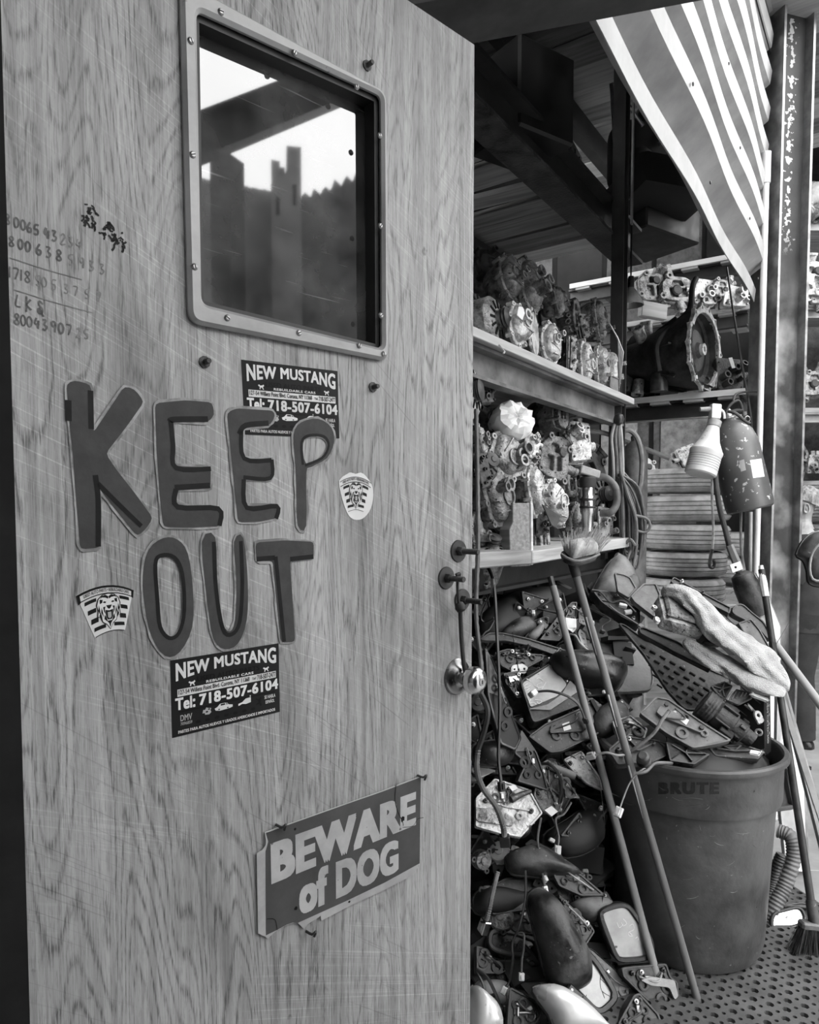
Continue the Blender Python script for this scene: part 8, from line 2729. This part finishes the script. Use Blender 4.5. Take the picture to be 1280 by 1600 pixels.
# ------------------------------------------------------------------ the man behind the column
def person():
    c = P(1264, 805, 4.45)
    base = Vector((c.x, c.y, 0))
    # local frame: +x = his facing direction (towards picture left and slightly away), +z up
    t = thing('person', 'fair-haired man in dark shirt and trousers seen from behind, looking left', 'person', Matrix.Translation(base) @ R('Z', 150) @ Matrix.Scale(0.925, 4))
    S = [  # name, pos, radius (x,y), parent
        ('pelvis', (0, 0, 0.92), (.125, .155), None),
        ('waist', (0.01, 0, 1.06), (.115, .15), 'pelvis'),
        ('chest', (0.0, 0, 1.24), (.125, .175), 'waist'),
        ('collar', (-0.01, 0, 1.38), (.1, .15), 'chest'),
        ('neck', (0.035, 0, 1.46), (.058, .06), 'collar'),
        ('jaw', (0.045, 0, 1.54), (.07, .066), 'neck'),
        ('head', (0.03, 0, 1.62), (.098, .08), 'jaw'),
        ('crown', (0.02, 0, 1.69), (.08, .07), 'head'),
        ('shl', (0, .17, 1.36), (.07, .07), 'collar'), ('ell', (.09, .24, 1.12), (.047, .047), 'shl'), ('wrl', (.3, .2, 1.06), (.032, .036), 'ell'), ('hal', (.38, .18, 1.05), (.02, .042), 'wrl'),
        ('shr', (0, -.17, 1.36), (.07, .07), 'collar'), ('elr', (.09, -.24, 1.12), (.047, .047), 'shr'), ('wrr', (.3, -.18, 1.06), (.032, .036), 'elr'), ('har', (.38, -.16, 1.05), (.02, .042), 'wrr'),
        ('hil', (0, .09, .86), (.1, .1), 'pelvis'), ('knl', (.03, .11, .48), (.064, .064), 'hil'), ('anl', (0, .11, .09), (.042, .042), 'knl'), ('tol', (.15, .12, .035), (.04, .03), 'anl'),
        ('hir', (0, -.09, .86), (.1, .1), 'pelvis'), ('knr', (.02, -.11, .48), (.064, .064), 'hir'), ('anr', (-.01, -.11, .09), (.042, .042), 'knr'), ('tor', (.14, -.12, .035), (.04, .03), 'anr'),
    ]
    for s, y in (('l', 1), ('r', -1)):
        for k in range(5):
            p0 = (.40 + .005 * k, (y * .17) + (k - 2) * .018, 1.05)
            if k < 4:
                S.append(('f%s%d' % (s, k), (p0[0] + .035, p0[1], 1.035), (.0095, .0095), 'ha' + s))
                S.append(('g%s%d' % (s, k), (p0[0] + .06, p0[1], 1.005), (.008, .008), 'f%s%d' % (s, k)))
            else:
                S.append(('f%s%d' % (s, k), (.36, y * .125, 1.035), (.011, .011), 'ha' + s))
                S.append(('g%s%d' % (s, k), (.395, y * .11, 1.015), (.009, .009), 'f%s%d' % (s, k)))
    ix = {s[0]: i for i, s in enumerate(S)}
    me = bpy.data.meshes.new('body')
    me.from_pydata([s[1] for s in S], [(ix[s[3]], i) for i, s in enumerate(S) if s[3]], [])
    o = bpy.data.objects.new('body', me)
    COL.objects.link(o)
    o.parent = t
    sk = o.modifiers.new('skin', 'SKIN')
    o.data.skin_vertices[0].data.foreach_set('radius', [r for s in S for r in s[2]])
    for i, v in enumerate(o.data.skin_vertices[0].data):
        v.use_root = (i == 0)
    ss = o.modifiers.new('sub', 'SUBSURF')
    ss.levels = 2
    ss.render_levels = 2
    me.materials.append(MAT['skin'])
    # face pieces
    obj('nose', M_dome(smooth2([(-.014, -.02), (.014, -.02), (.008, .022), (-.008, .022)], 3), .022, back=.01), 'skin', t, T(.118, 0, 1.595) @ R('Y', 90) @ R('Z', 90))
    for s in (-1, 1):
        e = obj('ear', M_dome(smooth2([(-.016, -.03), (.008, -.034), (.016, .0), (.018, .024), (-.002, .034), (-.018, .018)], 3), .014, [(1, 0), (1, .8), (.8, 1.0), (.66, .6), (.4, .3)], back=.006), 'skin', t, T(.012, s * .078, 1.59) @ R('X', -90 * s) @ R('Z', 8))
        obj('eye', M_lathe([(0, .004), (.01, .002), (.013, -.004)], 12), 'white_plastic', t, T(.118, s * .032, 1.615) @ R('Y', 90))
        obj('eyebrow', M_box(.006, .034, .008, .002), 'hair', t, T(.12, s * .034, 1.637))
    obj('mouth', M_box(.006, .045, .008, .002), 'paint_smear', t, T(.108, 0, 1.545))
    # hair: tousled cap over crown and back of the head
    vs, fs = [], []
    n, m = 36, 14
    for j in range(m + 1):
        ph = (j / m) * 2.05
        for k in range(n):
            a = 2 * pi * k / n
            front = max(0.0, cos(a))
            p = min(ph, 1.5 - 0.42 * front + 0.5 * max(0, -cos(a)))
            q = 1 + 0.09 * noise.noise(Vector((cos(a) * 3, sin(a) * 3, ph * 3))) + 0.05 * noise.noise(Vector((cos(a) * 11, sin(a) * 11, ph * 5)))
            vs.append((0.022 + .112 * q * sin(p) * cos(a), .092 * q * sin(p) * sin(a), 1.635 + .108 * q * cos(p)))
    for j in range(m):
        for k in range(n):
            fs.append((j * n + k, j * n + (k + 1) % n, (j + 1) * n + (k + 1) % n, (j + 1) * n + k))
    obj('hair', mk(vs, fs, 80), 'hair', t)

    # shirt and trousers: lofted shells around the body
    def loft(rings, mat, name, n=40, fold=0.02, seed=0.0):
        rr = []
        for i in range(len(rings) - 1):
            for k in range(4):
                f = k / 4
                rr.append([rings[i][q] * (1 - f) + rings[i + 1][q] * f for q in range(5)])
        rr.append(list(rings[-1]))
        vs, fs = [], []
        for (cx, cy, z, rx, ry) in rr:
            for k in range(n):
                a = 2 * pi * k / n
                q = 1 + fold * (noise.noise(Vector((cos(a) * 2.2 + seed, sin(a) * 2.2, z * 6))) + .5 * sin(5 * a + z * 9))
                vs.append((cx + rx * q * cos(a), cy + ry * q * sin(a), z))
        for i in range(len(rr) - 1):
            for k in range(n):
                fs.append((i * n + k, i * n + (k + 1) % n, (i + 1) * n + (k + 1) % n, (i + 1) * n + k))
        obj(name, mk(vs, fs, 80), mat, t)
    loft([(0, 0, .78, .165, .21), (0, 0, .92, .158, .205), (.005, 0, 1.08, .15, .2), (0, 0, 1.24, .155, .212), (0, 0, 1.33, .14, .21), (0, 0, 1.39, .115, .175), (0, 0, 1.43, .09, .11), (0.005, 0, 1.455, .075, .078)], 'shirt', 'shirt', fold=.035)

    def limb(pts, rad, mat, name, seed):
        obj(name, M_tube(pts, rad, 20, smooth=5, caps=False), mat, t)
    for s in (-1, 1):
        limb([(0, s * .15, 1.38), (.01, s * .2, 1.31), (.05, s * .23, 1.2), (.085, s * .24, 1.13)], [.07, .085, .078, .076], 'shirt', 'sleeve', s)
        limb([(0, s * .09, .9), (.01, s * .095, .78), (.02, s * .1, .6), (.028, s * .11, .46), (.01, s * .11, .28), (0, s * .11, .06)], [.12, .118, .1, .09, .082, .08], 'trousers', 'trouser_leg', s)
        obj('shoe', M_dome(smooth2([(-.07, -.045), (.06, -.045), (.19, -.04), (.22, 0), (.19, .045), (.06, .045), (-.07, .045)], 3), .07, back=.012, z0=.012), 'black_plastic', t, T(0.01, s * .115, 0.0))


person()
